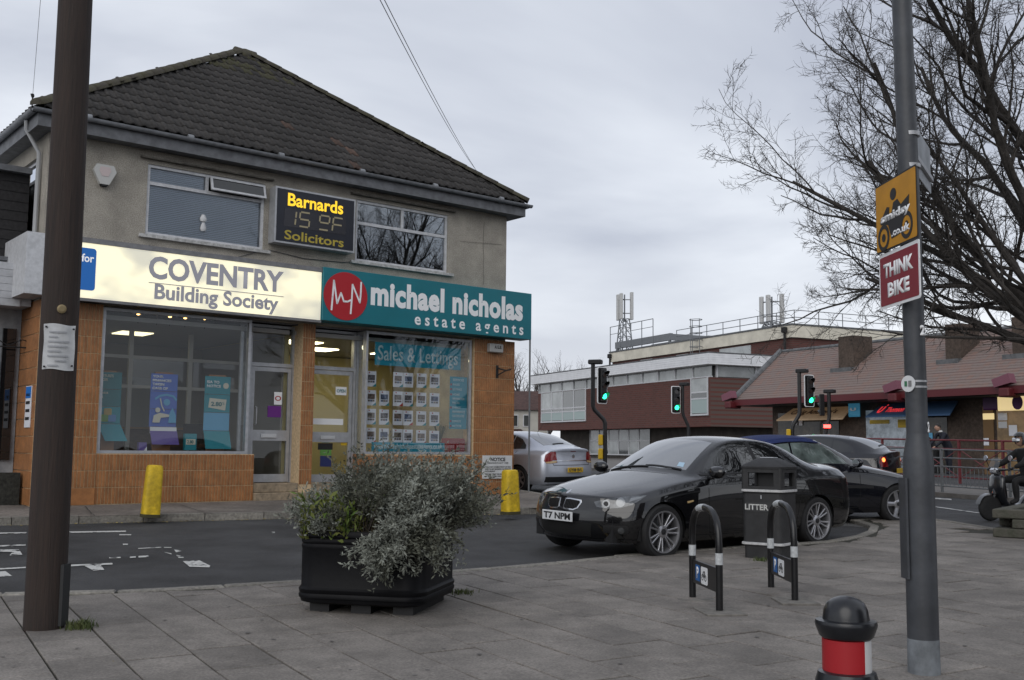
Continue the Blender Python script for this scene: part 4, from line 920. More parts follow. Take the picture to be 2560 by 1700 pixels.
sticker(d2, 738, 764, 1051, 1076, mat('sticker_navy', (.02, .03, .13), .5), 'navy blue shield sticker low on the estate agents door'); sticker(d2, 742, 760, 1008, 1021, mat('sticker_pale', (.2, .33, .3), .5), 'pale green sticker below the letter plate of the estate agents'); sticker(d2, 786, 800, 1006, 1027, mat('sticker_yellow', (.6, .4, .02), .5), 'yellow warning sticker beside the pale green sticker')
sticker(d1, 632, 650, 904, 933, M_white, 'white no smoking sticker on the building society door', 'O', M_red); sticker(d1, 617, 648, 936, 962, mat('sticker_purple', (.14, .02, .22), .5), 'purple sticker on the building society door')

# ================================================================== CARS
# cage of a three-box saloon, x forward, y to one side, z up; 14 stations of 9 rows (sill .. belt .. roof centre)
SED = [
 [(1.80,.74,.20),(1.84,.80,.30),(1.86,.82,.42),(1.85,.80,.55),(1.83,.765,.63),(1.84,.70,.685),(1.985,.47,.712),(2.06,.24,.722),(2.085,0,.726)],
 [(1.71,.80,.19),(1.71,.86,.30),(1.71,.885,.42),(1.71,.885,.56),(1.70,.86,.67),(1.70,.775,.735),(1.74,.52,.785),(1.76,.26,.80),(1.77,0,.805)],
 [(1.38,.82,.19),(1.38,.875,.3),(1.38,.90,.45),(1.38,.90,.62),(1.38,.88,.745),(1.38,.80,.81),(1.38,.54,.86),(1.38,.27,.878),(1.38,0,.883)],
 [(1.0,.82,.18),(1.0,.875,.28),(1.0,.90,.45),(1.0,.905,.63),(1.0,.888,.80),(1.0,.81,.875),(1.03,.57,.925),(1.07,.28,.95),(1.08,0,.955)],
 [(.72,.82,.18),(.72,.87,.28),(.72,.90,.45),(.72,.905,.64),(.72,.892,.825),(.70,.82,.905),(.80,.66,.945),(.91,.35,.975),(.95,0,.985)],
 [(.42,.82,.18),(.42,.87,.27),(.42,.895,.45),(.42,.905,.65),(.42,.893,.835),(.42,.825,.915),(.43,.615,1.165),(.53,.34,1.20),(.56,0,1.212)],
 [(.10,.82,.18),(.10,.87,.27),(.10,.895,.45),(.10,.905,.65),(.10,.893,.845),(.10,.828,.925),(.06,.565,1.345),(.10,.31,1.39),(.12,0,1.40)],
 [(-.33,.82,.18),(-.33,.87,.27),(-.33,.895,.45),(-.33,.905,.66),(-.33,.893,.855),(-.33,.828,.935),(-.33,.56,1.375),(-.33,.31,1.412),(-.33,0,1.422)],
 [(-.80,.82,.18),(-.80,.87,.27),(-.80,.895,.45),(-.80,.905,.665),(-.80,.893,.865),(-.80,.82,.945),(-.80,.55,1.345),(-.80,.30,1.39),(-.80,0,1.40)],
 [(-1.12,.82,.18),(-1.12,.87,.27),(-1.12,.895,.45),(-1.12,.905,.67),(-1.12,.892,.875),(-1.16,.81,.955),(-1.13,.53,1.27),(-1.08,.29,1.335),(-1.07,0,1.345)],
 [(-1.42,.82,.19),(-1.42,.872,.29),(-1.42,.90,.46),(-1.42,.905,.68),(-1.42,.888,.885),(-1.46,.785,.972),(-1.44,.56,1.13),(-1.42,.30,1.19),(-1.42,0,1.20)],
 [(-1.75,.81,.2),(-1.75,.865,.30),(-1.75,.89,.46),(-1.75,.895,.68),(-1.74,.865,.89),(-1.72,.76,.985),(-1.72,.55,1.03),(-1.75,.28,1.055),(-1.77,0,1.06)],
 [(-2.0,.80,.21),(-2.0,.855,.31),(-2.0,.88,.46),(-2.0,.88,.68),(-2.0,.845,.885),(-2.0,.73,.98),(-2.02,.52,1.035),(-2.02,.27,1.055),(-2.02,0,1.06)],
 [(-2.14,.76,.23),(-2.16,.81,.32),(-2.18,.835,.46),(-2.17,.83,.66),(-2.16,.79,.87),(-2.15,.69,.95),(-2.24,.48,1.02),(-2.27,.25,1.045),(-2.28,0,1.05)]]
FRONT_X = [2.07, 2.15, 2.165, 2.145, 2.12]      # nose at the centre, rows 0..4
REAR_X = [-2.25, -2.33, -2.355, -2.335, -2.30]
def car_body(name, mtl, over=None, front=FRONT_X, rear=REAR_X, arches=((1.38, .345), (-1.38, .345)), wz=.318, crease4=.55, lv=3):
    g = [[Vector(p) for p in s] for s in SED]
    for (i, j), p in (over or {}).items(): g[i][j] = Vector(p)
    bm = bmesh.new(); cl = bm.edges.layers.float.new('crease_edge'); n = len(g)
    vv = {}
    def V(p):
        k = (round(p.x, 4), round(p.y, 4), round(p.z, 4))
        if k not in vv: vv[k] = bm.verts.new(p)
        return vv[k]
    quads = []
    for i in range(n - 1):
        for j in range(8): quads.append((g[i][j], g[i + 1][j], g[i + 1][j + 1], g[i][j + 1]))
    def cap(st, xs):
        cols = []
        for k in (5, 6, 7, 8):
            c = []
            for r in range(6):
                if k == 5 or r == 5: c.append(st[r] if k == 5 else st[k]); continue
                f = 1 - (st[k].y / st[5].y) ** 2; x = st[r].x + (xs[r] - st[r].x) * f; c.append(Vector((x, st[r].y * st[k].y / st[5].y, st[r].z)))
            cols.append(c)
        return cols
    fc = cap(g[0], front); rc = cap(g[-1], rear)
    for c, flip in ((fc, False), (rc, True)):
        for a in range(3):
            for r in range(5):
                q = (c[a + 1][r], c[a][r], c[a][r + 1], c[a + 1][r + 1]); quads.append(q[::-1] if flip else q)
    M1 = Vector((1, -1, 1))
    for q in quads:
        for s in (1, -1):
            P = [Vector((v.x, v.y * s, v.z)) for v in (q if s > 0 else q[::-1])]
            vs = [V(p) for p in P]
            if len(set(vs)) == 4:
                try: bm.faces.new(vs)
                except ValueError: pass
    def cre(a, b, v):
        for s in (1, -1):
            e = bm.edges.get((V(Vector((a.x, a.y * s, a.z))), V(Vector((b.x, b.y * s, b.z)))))
            if e: e[cl] = max(e[cl], v)
    for i in range(n - 1):
        cre(g[i][0], g[i + 1][0], 1); cre(g[i][1], g[i + 1][1], .25); cre(g[i][4], g[i + 1][4], crease4); cre(g[i][5], g[i + 1][5], .45)
        if 3 < i < 10: cre(g[i][6], g[i + 1][6], .45)
    for j in range(5, 8): cre(g[0][j], g[0][j + 1], .6); cre(g[4][j], g[4][j + 1], .5); cre(g[-1][j], g[-1][j + 1], .6); cre(g[11][j], g[11][j + 1], .3); cre(g[6][j], g[6][j + 1], .2)
    for c in (fc, rc):
        for a in range(3): cre(c[a][0], c[a + 1][0], 1); cre(c[a][3], c[a + 1][3], .3)
    bmesh.ops.recalc_face_normals(bm, faces=bm.faces)
    me = bpy.data.meshes.new('b'); bm.to_mesh(me); bm.free()
    o = bpy.data.objects.new('b', me); col.objects.link(o); md = o.modifiers.new('s', 'SUBSURF'); md.levels = md.render_levels = lv; md.boundary_smooth = 'PRESERVE_CORNERS'
    ev = bpy.data.meshes.new_from_object(o.evaluated_get(bpy.context.evaluated_depsgraph_get())); bpy.data.objects.remove(o)
    bm = bmesh.new(); bm.from_mesh(ev); bm.normal_update(); bvh = Skin(bm)
    for xc, Rr in arches:
        dead = [f for f in bm.faces if abs(f.calc_center_median().y) > .45 and math.hypot(f.calc_center_median().x - xc, f.calc_center_median().z - wz) < Rr]
        bmesh.ops.delete(bm, geom=dead, context='FACES')
        for v in [v for v in bm.verts if v.is_boundary]:
            d = Vector((v.co.x - xc, v.co.z - wz))
            if abs(v.co.y) > .45 and abs(d.length - Rr) < .07 and v.co.z > .2: d = d.normalized() * Rr; v.co.x, v.co.z = xc + d.x, wz + d.y
    me = bpy.data.meshes.new(name); bm.to_mesh(me); bm.free(); me.materials.append(mtl)
    for p in me.polygons: p.use_smooth = True
    return me, bvh
class Skin:
    """ray-castable bodywork that answers with its smooth normal"""
    def __init__(s, bm):
        bm.faces.ensure_lookup_table(); s.t = BVHTree.FromBMesh(bm); s.f = [[(v.co.copy(), v.normal.copy()) for v in f.verts] for f in bm.faces]
    def ray_cast(s, o, d):
        h = s.t.ray_cast(o, d)
        if h[0] is None: return (None, None)
        n = Vector()
        for c, m in s.f[h[2]]: n += m / ((c - h[0]).length + 1e-5)
        return (h[0], n.normalized())
def patch(outl, bvh, d, h, up=(0, 0, 1), off=.003, step=.03, start=3.0, o0=(0, 0, 0), rim=.006, smoothn=1):
    """a piece that follows the bodywork: a 2D outline in (h, up) thrown along d on to the body"""
    d, h, up, o0 = Vector(d).normalized(), Vector(h).normalized(), Vector(up).normalized(), Vector(o0)
    P = [Vector(p) for p in outl]; dens = []
    for a, b in zip(P, P[1:] + P[:1]):
        k = max(1, int((b - a).length / step)); dens += [a.lerp(b, i / k) for i in range(k)]
    nb = len(dens); x0, x1 = min(p.x for p in P), max(p.x for p in P); y0, y1 = min(p.y for p in P), max(p.y for p in P); ins = []
    pol = [(p.x, p.y) for p in P]; x = x0 + step * .5
    while x < x1:
        y = y0 + step * .5
        while y < y1:
            if inside((x, y), pol) and min((Vector((x, y)) - q).length for q in dens) > step * .45: ins.append(Vector((x, y)))
            y += step
        x += step
    vs, es, fs, *_ = delaunay_2d_cdt(dens + ins, [(i, (i + 1) % nb) for i in range(nb)], [], 1, 1e-5)
    V3 = []; miss = 0
    for v in vs:
        o = o0 + h * v.x + up * v.y - d * start; hit = bvh.ray_cast(o, d)
        if hit[0] is None: V3.append(None); miss += 1
        else: n = hit[1] if hit[1].dot(d) < 0 else -hit[1]; V3.append((hit[0], n))
    mb = MB(); idx = {}; nr = []
    for i, q in enumerate(V3):
        if q: idx[i] = len(mb.v); mb.v.append(tuple(q[0] + q[1] * off)); nr.append(tuple(q[1]))
    cnt = {}
    for f in fs:
        if all(i in idx for i in f):
            a, b, c = [Vector(mb.v[idx[i]]) for i in f[:3]]; F = tuple(idx[i] for i in f); n = (b - a).cross(c - a)
            if n.dot(d) > 0: F = F[::-1]
            mb.f.append(F)
            for i in range(len(F)): e = (F[i], F[(i + 1) % len(F)]); cnt[e] = 1
    bnd = [e for e in cnt if (e[1], e[0]) not in cnt]; low = {}
    inv = {v: k for k, v in idx.items()}
    for a, b in bnd:
        for q in (a, b):
            if q not in low: low[q] = len(mb.v); p, n = V3[inv[q]]; mb.v.append(tuple(p - n * rim)); nr.append(tuple(n))
        mb.f.append((b, a, low[a], low[b]))
    mb.nrm = nr
    return mb
SIDE = lambda s: dict(d=(0, -s, 0), h=(1, 0, 0))
def strip(pts, w):
    P = [Vector(p) for p in pts]; L, Rr = [], []
    for i, p in enumerate(P):
        d = (P[min(i + 1, len(P) - 1)] - P[max(i - 1, 0)]).normalized(); n = Vector((-d.y, d.x)) * w / 2; L.append(tuple(p + n)); Rr.append(tuple(p - n))
    return L + Rr[::-1]
M_tyre = mat('tyre_rubber', (.012, .012, .013), .8, var=.2, vscale=20); M_rim = mat('alloy_rim', (.42, .42, .44), .3, .8); M_disc = mat('brake_disc', (.08, .08, .085), .5, .6); M_wdark = mat('wheel_dark', (.01, .01, .011), .6)
_wm = {}
def wheel_meshes(key, R_t, R_r, w, spokes):
    if key in _wm: return _wm[key]
    t = MB(); N = 36; X90 = Matrix.Rotation(math.pi / 2, 4, 'X')
    t.lathe([(R_r, -w / 2), (R_r + .02, -w / 2 - .004), (R_t - .03, -w / 2 - .004), (R_t - .008, -w / 2 + .015), (R_t, -w / 2 + .04), (R_t, w / 2 - .04), (R_t - .008, w / 2 - .015), (R_t - .03, w / 2 + .004), (R_r + .02, w / 2 + .004), (R_r, w / 2)], N, M=X90); t.f = t.f[:-2]
    b = MB(); b.lathe([(R_r + .004, w / 2 - .002), (R_r + .006, w / 2 + .008), (R_r - .012, w / 2 + .006), (R_r - .02, w / 2 - .02), (R_r - .035, -w / 2 + .02), (R_r - .03, -w / 2)], N, M=X90); b.f = b.f[:-2]
    sp = MB()
    def bar(a, a2, r0, r1, w0, w1, z0, z1, th=.025):
        p, q = Vector((math.cos(a) * r0, math.sin(a) * r0)), Vector((math.cos(a2) * r1, math.sin(a2) * r1)); d = (q - p).normalized(); n = Vector((-d.y, d.x)); pts = []
        for c, ww, z in ((p, w0, z0), (q, w1, z1)):
            for s, dz, k in ((-1, -th, 1), (-1, -.004, 1), (-.55, 0, 1), (.55, 0, 1), (1, -.004, 1), (1, -th, 1)): e = c + n * ww * s / 2; pts.append(X90 @ Vector((e.x, e.y, z + dz)))
        sp.add(pts, [(i, i + 1, i + 7, i + 6) for i in range(5)])
    zo, zi = w / 2 - .004, w / 2 - .022
    for k in range(spokes[0]):
        a = 2 * math.pi * (k + .25) / spokes[0]
        if spokes[1] == 2:
            for s in (-1, 1): bar(a + s * .12, a + s * .15, .05, R_r - .012, .02, .021, zi, zo)
        else: bar(a, a, .045, R_r - .012, spokes[2] * .8, spokes[2], zi, zo)
    sp.lathe([(.078, zi - .03), (.075, zi - .002), (.06, zi + .006), (.034, zi + .008)], 20, M=X90)
    hb = MB().lathe([(.034, zi), (.033, zi + .014), (.02, zi + .017)], 16, M=X90)
    dk = MB().lathe([(.17, -.005), (.17, .018), (.06, .02)], 24, M=X90)
    bk = MB().lathe([(R_r - .03, -.03), (R_r - .03, -.028)], 24, M=X90)
    _wm[key] = (t.mesh('tyre', M_tyre, True), b.mesh('wheel', M_rim, True), sp.mesh('spokes', M_rim, True), hb.mesh('hub_cap', M_blk, True), dk.mesh('brake_disc', M_disc, True), bk.mesh('inner_wheel', M_wdark))
    return _wm[key]
def add_wheels(car, key, R_t=.318, R_r=.236, w=.22, spokes=(5, 2), xs=(1.38, -1.38), yc=.775, turn=0):
    T, B, SP, HB, DK, BK = wheel_meshes(key, R_t, R_r, w, spokes)
    for x in xs:
        for s in (1, -1):
            o = put('wheel', B, car, (x, s * (yc - .0), R_t)); o.rotation_euler = (0, rnd.uniform(0, 6), (math.pi if s > 0 else 0) + (turn if x > 0 else 0))
            for nm, me in (('tyre', T), ('spokes', SP), ('hub_cap', HB), ('brake_disc', DK), ('inner_wheel', BK)): put(nm, me, o)
def place_car(name, label, fl_, rl_, side, scale, half=.775, group=None, zs=1.0):
    """put a car so that the tyres of one side meet the ground at two points (front, rear)"""
    a, b = Vector((fl_.x, fl_.y, 0)), Vector((rl_.x, rl_.y, 0)); d = (a - b).normalized(); right = Vector((d.y, -d.x, 0)); c = (a + b) / 2 + right * (half * scale * side)
    n = Vector((0, -KS, 1)).normalized() if c.y < YF else Vector((0, 0, 1)); X = (d - n * d.dot(n)).normalized(); Y = n.cross(X)
    e = thing(name, label, 'car', group=group); e.matrix_world = Matrix(((X.x, Y.x, n.x, c.x), (X.y, Y.y, n.y, c.y), (X.z, Y.z, n.z, gz(c.y) + .004), (0, 0, 0, 1))) @ Matrix.Diagonal((scale, scale, scale * zs, 1))
    return e
def under(car, xs=(1.38, -1.38), x0=-2.1, x1=1.95):
    u = MB().box(x0, x1, -.66, .66, .2, .45)
    for x in xs: u.box(x - .4, x + .4, -.66, .66, .45, .72)
    u.build('underbody', M_wdark, car)
    for x in xs:
        for s in (1, -1):
            m = MB(); K = 14
            for k in range(K + 1):
                a = math.pi * (k / K) * 1.16 - .08 * math.pi; m.v += [(x + .35 * math.cos(a), s * .865, .318 + .35 * math.sin(a)), (x + .352 * math.cos(a), s * .64, .318 + .352 * math.sin(a))]
            m.f = [(2 * k, 2 * k + 1, 2 * k + 3, 2 * k + 2) for k in range(K)]; m.build('wheel_arch_liner', M_wdark, car)
def plate(car, txt, x, z, m, tilt_=0., w=.52, h=.112, face=1):
    e = put('number_plate', MB().cbox(-.006, .006, -w / 2, w / 2, -h / 2, h / 2, .003).mesh('number_plate', m), car, (x, 0, z)); e.rotation_euler = (0, tilt_, 0)
    Mx = Matrix(((0, -1, 0, 0), (1, 0, 0, 0), (0, 0, 1, 0), (0, 0, 0, 1))) if face > 0 else Matrix(((0, 1, 0, 0), (-1, 0, 0, 0), (0, 0, 1, 0), (0, 0, 0, 1)))
    text(txt, M_blk, e, -w * .44, w * .44, -h * .34, h * .34, -.0065, .03, 1.0, 'lettering', M=Mx, ext=.002); return e
def wing_mirror(car, m, x=.62, y=.955, z=.985, gl=None):
    for s in (1, -1):
        b = bmesh.new(); bmesh.ops.create_uvsphere(b, u_segments=16, v_segments=10, radius=1)
        for v in b.verts:
            c = v.co; c.x = c.x * (.075 if c.x > 0 else .035); c.y *= .125; c.z = c.z * .075 + abs(c.y) * .06; v.co = Vector((x + c.x, s * (y + .03) + c.y, z + c.z))
        o = MB().bm(b).tube([(x - .01, s * (y + .0), z - .05), (x - .02, s * (y - .12), z - .075)], [.022, .03], 8).build('wing_mirror', m, car, 'all')
        MB().prism(disc(s * (y + .03), z + .005, .1, 16, .055), x - .036, x - .033, 'x').build('mirror_glass', gl or MATS['chrome'], o)
M_chrome = mat('chrome', (.62, .63, .65), .12, .95)
M_bpaint = mat('black_car_paint', (.004, .004, .005), .35, 0, spec=.12, coat=1.0, cior=1.62); M_tint = mat('tinted_car_glass', (.006, .007, .008), .02, 0, spec=.3, coat=1, cior=1.6); M_trim = mat('black_trim', (.008, .008, .009), .55)
M_ws = mat('windscreen_glass', (.045, .052, .056), .015, 0, spec=.5, coat=1, cior=3.3)
M_lens = mat('headlamp_lens', (.085, .09, .095), .1, .4, coat=1, var=.5, vscale=9); M_bright = mat('headlamp_bulb', (.26, .27, .28), .2, .6); M_redl = mat('tail_lamp', (.2, .006, .008), .1, coat=1); M_gap = mat('panel_gap', (.003, .003, .003), .9)
M_wplate = mat('white_plate', (.66, .67, .68), .4); M_yplate = mat('yellow_plate', (.66, .42, .03), .4); M_amber = mat('amber_lens', (.55, .4, .2), .2, coat=1)
def windows(car, bvh, front, rear, quarter, wsx, rwx, gm=None, wm=None, wy=(.60, .47), ry=(.47, .56)):
    for s in (1, -1):
        for nm, o in (('front_window', front), ('rear_window', rear), ('quarter_window', quarter)):
            if o: patch(o, bvh, off=.003, **SIDE(s)).build(nm, gm or M_tint, car, 'all')
    if wsx: (a, b, c, d_) = wsx; patch([(a, 0), (a - .02, .3), (b, wy[0]), (c, wy[1]), (d_, .25), (d_ + .01, 0), (d_, -.25), (c, -wy[1]), (b, -wy[0]), (a - .02, -.3)], bvh, (0, 0, -1), (1, 0, 0), (0, 1, 0), .004, .05).build('windscreen', wm or M_ws, car, 'all')
    if rwx: (a, b, c, d_) = rwx; patch([(a, 0), (a, .28), (b, ry[0]), (c, ry[1]), (d_, .3), (d_, 0), (d_, -.3), (c, -ry[1]), (b, -ry[0]), (a, -.28)], bvh, (0, 0, -1), (1, 0, 0), (0, 1, 0), .004, .05).build('rear_screen', wm or M_ws, car, 'all')
def seams(car, bvh, lines, w=.007):
    for s in (1, -1):
        for L in lines: patch(strip(L, w), bvh, off=.0015, step=.05, rim=.003, **SIDE(s)).build('panel_gap', M_gap, car)
DOORS = [[(.60, .93), (.66, .80), (.67, .5), (.62, .27)], [(-.37, .95), (-.40, .7), (-.40, .27)], [(-1.28, .97), (-1.2, .86), (-1.05, .70), (-.98, .5), (-.95, .27)], [(.62, .27), (-.95, .27)]]

# ---- the black saloon parked along the kerb
car = place_car('parked_car', 'black saloon with silver spoked wheels and plate T7 NPM parked by the kerb', G(1524, 1289), G(1864, 1257), 1, 1.035, zs=.965)
me, bvh = car_body('body', M_bpaint); put('body', me, car)
F = [(.60, .965), (.50, 1.055), (.32, 1.19), (.13, 1.29), (-.05, 1.325), (-.33, 1.345), (-.335, .985)]
Rw = [(-.41, .985), (-.405, 1.343), (-.72, 1.325), (-.95, 1.275), (-.955, 1.005)]
Qw = [(-.995, 1.01), (-.99, 1.262), (-1.12, 1.20), (-1.24, 1.10), (-1.25, 1.05), (-1.19, 1.02)]
windows(car, bvh, F, Rw, Qw, (.86, .73, .13, .15), (-1.12, -1.17, -1.58, -1.68))
for s in (1, -1):
    patch(strip([(-.37, .975), (-.37, 1.35)], .07), bvh, off=.002, **SIDE(s)).build('door_pillar', M_trim, car, 'all')
    patch(strip([(.66, .948), (-.3, .97), (-1.2, 1.0)], .018), bvh, off=.006, **SIDE(s)).build('belt_trim', M_trim, car, 'all')
seams(car, bvh, DOORS)
for s in (1, -1):
    for x in (-.22, -.78): patch(rrect(x - .1, x + .1, .812, .838, .012), bvh, off=.022, step=.02, rim=.0, **SIDE(s)).build('door_handle', M_bpaint, car, 'all')
    patch([(1.03, .655), (.93, .668), (.925, .65), (1.02, .632)], bvh, off=.006, step=.02, **SIDE(s)).build('side_repeater', M_amber, car)
    patch(strip([(.95, .235), (0, .222), (-.93, .235)], .03), bvh, off=.012, **SIDE(s)).build('side_skirt', M_bpaint, car, 'all')
    hd = Vector((-.75, -.66 * s, 0)).normalized(); hh = Vector((-.66, .75 * s, 0)).normalized()
    HL = [(-1.01, .655), (-.9, .682), (-.75, .708), (-.58, .728), (-.43, .735), (-.50, .685), (-.58, .632), (-.70, .598), (-.86, .585), (-.98, .60)]
    hl = patch(HL, bvh, hd, hh, off=.004, step=.025).build('headlight', M_lens, car, 'all')
    for cx_, cz_, r_ in ((-.87, .635, .045), (-.71, .655, .05)):
        patch(disc(cx_, cz_, r_, 16), bvh, hd, hh, off=.008, step=.02).build('lamp_ring', M_bright, hl, 'all'); patch(disc(cx_, cz_, r_ * .6, 12), bvh, hd, hh, off=.012, step=.02).build('projector', M_trim if cx_ < -.8 else M_bright, hl, 'all')
    patch([(-.62, .66), (-.5, .70), (-.46, .722), (-.6, .705)], bvh, hd, hh, off=.008, step=.02).build('indicator', M_bright, hl, 'all')
    patch(rrect(-.9, -.62, .31, .40, .02), bvh, hd, hh, off=.003, step=.03).build('fog_recess', M_trim, car, 'all'); patch(disc(-.70, .345, .036, 14), bvh, hd, hh, off=.008, step=.02).build('fog_lamp', M_lens, car, 'all')
    fx = dict(d=(-1, 0, 0), h=(0, 1, 0))
    kd = patch([(s * .035, .575), (s * .055, .555), (s * .2, .548), (s * .255, .575), (s * .285, .64), (s * .27, .668), (s * .12, .682), (s * .045, .678)], bvh, off=.008, step=.02, **fx).build('kidney_grille', M_chrome, car, 'all')
    patch([(s * .052, .58), (s * .065, .568), (s * .19, .56), (s * .238, .58), (s * .265, .635), (s * .255, .655), (s * .12, .668), (s * .06, .665)], bvh, off=.011, step=.02, **fx).build('grille_opening', M_gap, kd, 'all')
    for k in range(8): y = s * (.078 + k * .022); patch([(y - .003, .575), (y + .003, .575), (y + .003, .655), (y - .003, .655)], bvh, off=.016, step=.03, **fx).build('grille_bar', M_trim, kd)
    tdir = Vector((.75, -.66 * s, 0)).normalized(); th = Vector((.66, .75 * s, 0)).normalized()
    patch([(-1.1, .73), (-.98, .70), (-.84, .72), (-.78, .80), (-.84, .88), (-1.08, .89)], bvh, tdir, th, off=.004, step=.03).build('tail_light', M_redl, car, 'all')
patch([(-.4, .26), (.4, .26), (.44, .41), (.3, .425), (-.3, .425), (-.44, .41)], bvh, (-1, 0, 0), (0, 1, 0), off=.004, step=.04).build('lower_intake', M_gap, car, 'all')
patch(strip([(-.82, .232), (-.4, .225), (0, .222), (.4, .225), (.82, .232)], .014), bvh, (-1, 0, 0), (0, 1, 0), off=.012, step=.04).build('splitter', M_bpaint, car, 'all')
patch(strip([(-.98, .548), (-.8, .552), (-.6, .556), (-.45, .57)], .012), bvh, Vector((-.75, -.66, 0)), Vector((-.66, .75, 0)), off=.008, step=.03).build('bumper_crease', M_bpaint, car, 'all')
MB().lathe([(.04, 0), (.04, .006), (.03, .009)], 18).build('bonnet_badge', M_chrome, car, True).matrix_local = Matrix.Translation((2.015, 0, .748)) @ Matrix.Rotation(R(35), 4, 'Y')
plate(car, 'T7 NPM', 2.185, .475, M_wplate, .0)
plate(car, 'T7 NPM', -2.365, .62, M_yplate, .0, face=-1)
patch(strip([(.845, -.55), (.86, -.1), (.85, .1)], .02), bvh, (0, 0, -1), (1, 0, 0), (0, 1, 0), .012, .04).build('wiper', M_trim, car); patch(strip([(.835, .05), (.8, .35), (.755, .55)], .02), bvh, (0, 0, -1), (1, 0, 0), (0, 1, 0), .012, .04).build('wiper', M_trim, car)
patch([(.73, .46), (.71, .54), (.64, .50), (.66, .43)], bvh, (0, 0, -1), (1, 0, 0), (0, 1, 0), .006, .03).build('tax_disc', mat('tax_disc_paper', (.35, .5, .62), .5), car)
wing_mirror(car, M_bpaint); under(car); add_wheels(car, 'bmw', spokes=(7, 2))

# ---- the dark soft-top behind it
M_navy = mat('blue_black_paint', (.004, .0045, .008), .35, spec=.12, coat=1, cior=1.62); M_soft = mat('navy_soft_top', (.012, .024, .1), .9, var=.2, vscale=30, bump=.2, bscale=200)
M_sglass = mat('pale_car_glass', (.1, .125, .12), .03, spec=.9, coat=1, var=.5, vscale=3)
soft = {(9, 6): (-1.22, .54, 1.24), (9, 7): (-1.18, .3, 1.29), (9, 8): (-1.18, 0, 1.30), (10, 6): (-1.55, .57, 1.10), (10, 7): (-1.56, .3, 1.14), (10, 8): (-1.56, 0, 1.15), (8, 6): (-.8, .55, 1.34), (8, 7): (-.8, .3, 1.395), (8, 8): (-.8, 0, 1.405)}
fw = G(2061, 1207); hd = Vector((.966, .25, 0)).normalized(); rw = fw - hd * 2.70
car = place_car('convertible_car', 'dark convertible with navy fabric roof behind the black saloon', fw, rw, -1, 1.0)
me, bvh = car_body('body', M_navy, soft); put('body', me, car)
windows(car, bvh, [(.52, .965), (.44, 1.055), (.28, 1.19), (.12, 1.27), (-.2, 1.30), (-.42, 1.295), (-.45, .985)], [(-.485, .985), (-.455, 1.29), (-.75, 1.26), (-.93, 1.15), (-.98, 1.0)], None, (.86, .73, .13, .15), (-1.25, -1.28, -1.5, -1.55), M_sglass, None)
patch([(.08, 0), (.07, .3), (.03, .53), (-.8, .545), (-1.24, .56), (-1.62, .58), (-1.62, 0), (-1.62, -.58), (-1.24, -.56), (-.8, -.545), (.03, -.53), (.07, -.3)], bvh, (0, 0, -1), (1, 0, 0), (0, 1, 0), .012, .05).build('soft_top', M_soft, car, 'all')
for s in (1, -1):
    patch([(.10, 1.30), (-.2, 1.32), (-.5, 1.31), (-.78, 1.275), (-.97, 1.15), (-1.02, 1.0), (-1.40, 1.02), (-1.35, 1.2), (-1.1, 1.30), (-.6, 1.385), (-.1, 1.375)], bvh, off=.010, **SIDE(s)).build('soft_top_side', M_soft, car, 'all')
    patch(strip([(.9, .60), (0, .61), (-1.0, .62)], .05), bvh, off=.008, **SIDE(s)).build('rubbing_strip', M_trim, car, 'all')
    patch(rrect(-.27, -.09, .812, .84, .012), bvh, off=.02, step=.02, rim=0, **SIDE(s)).build('door_handle', M_navy, car, 'all')
    hd = Vector((-.75, -.66 * s, 0)).normalized(); hh = Vector((-.66, .75 * s, 0)).normalized()
    patch([(-1.0, .65), (-.75, .69), (-.45, .715), (-.52, .62), (-.95, .56)], bvh, hd, hh, off=.004, step=.03).build('headlight', M_lens, car, 'all')
    patch([(-1.1, .73), (-.98, .70), (-.82, .72), (-.78, .84), (-1.08, .85)], bvh, Vector((.75, -.66 * s, 0)).normalized(), Vector((.66, .75 * s, 0)).normalized(), off=.004, step=.03).build('tail_light', M_redl, car, 'all')
patch(rrect(-.3, .3, .56, .65, .04), bvh, (-1, 0, 0), (0, 1, 0), off=.005, step=.04).build('grille', M_gap, car, 'all')
seams(car, bvh, [DOORS[0], [(-.62, .96), (-.66, .7), (-.64, .27)], [(.62, .27), (-.64, .27)]])
wing_mirror(car, M_navy, x=.56); under(car); add_wheels(car, 'saab', spokes=(5, 1, .075), R_r=.225)

# ---- silver hatchback seen from behind beyond the corner pillar
M_silver = mat('silver_paint', (.5, .53, .6), .32, .5, coat=1)
hatch = {(8, 6): (-.85, .555, 1.375), (8, 7): (-.85, .3, 1.42), (8, 8): (-.85, 0, 1.43), (9, 6): (-1.2, .545, 1.33), (9, 7): (-1.2, .3, 1.385), (9, 8): (-1.2, 0, 1.395), (10, 5): (-1.5, .80, .975), (10, 6): (-1.55, .56, 1.22), (10, 7): (-1.57, .3, 1.28), (10, 8): (-1.58, 0, 1.29),
         (11, 5): (-1.82, .775, .995), (11, 6): (-1.85, .585, 1.10), (11, 7): (-1.9, .3, 1.145), (11, 8): (-1.92, 0, 1.155), (12, 5): (-2.02, .75, .995), (12, 6): (-2.08, .57, 1.045), (12, 7): (-2.1, .29, 1.07), (12, 8): (-2.11, 0, 1.075), (13, 5): (-2.17, .72, .97), (13, 6): (-2.25, .52, 1.025), (13, 7): (-2.29, .27, 1.045), (13, 8): (-2.30, 0, 1.05)}
rw = G(1199, 1137); hd = Vector((-.70, .71, 0)).normalized()
car = place_car('silver_car', 'silver hatchback with yellow rear plate driving past the orange corner pillar', rw + hd * 2.7, rw, 1, 1.0)
me, bvh = car_body('body', M_silver, hatch); put('body', me, car)
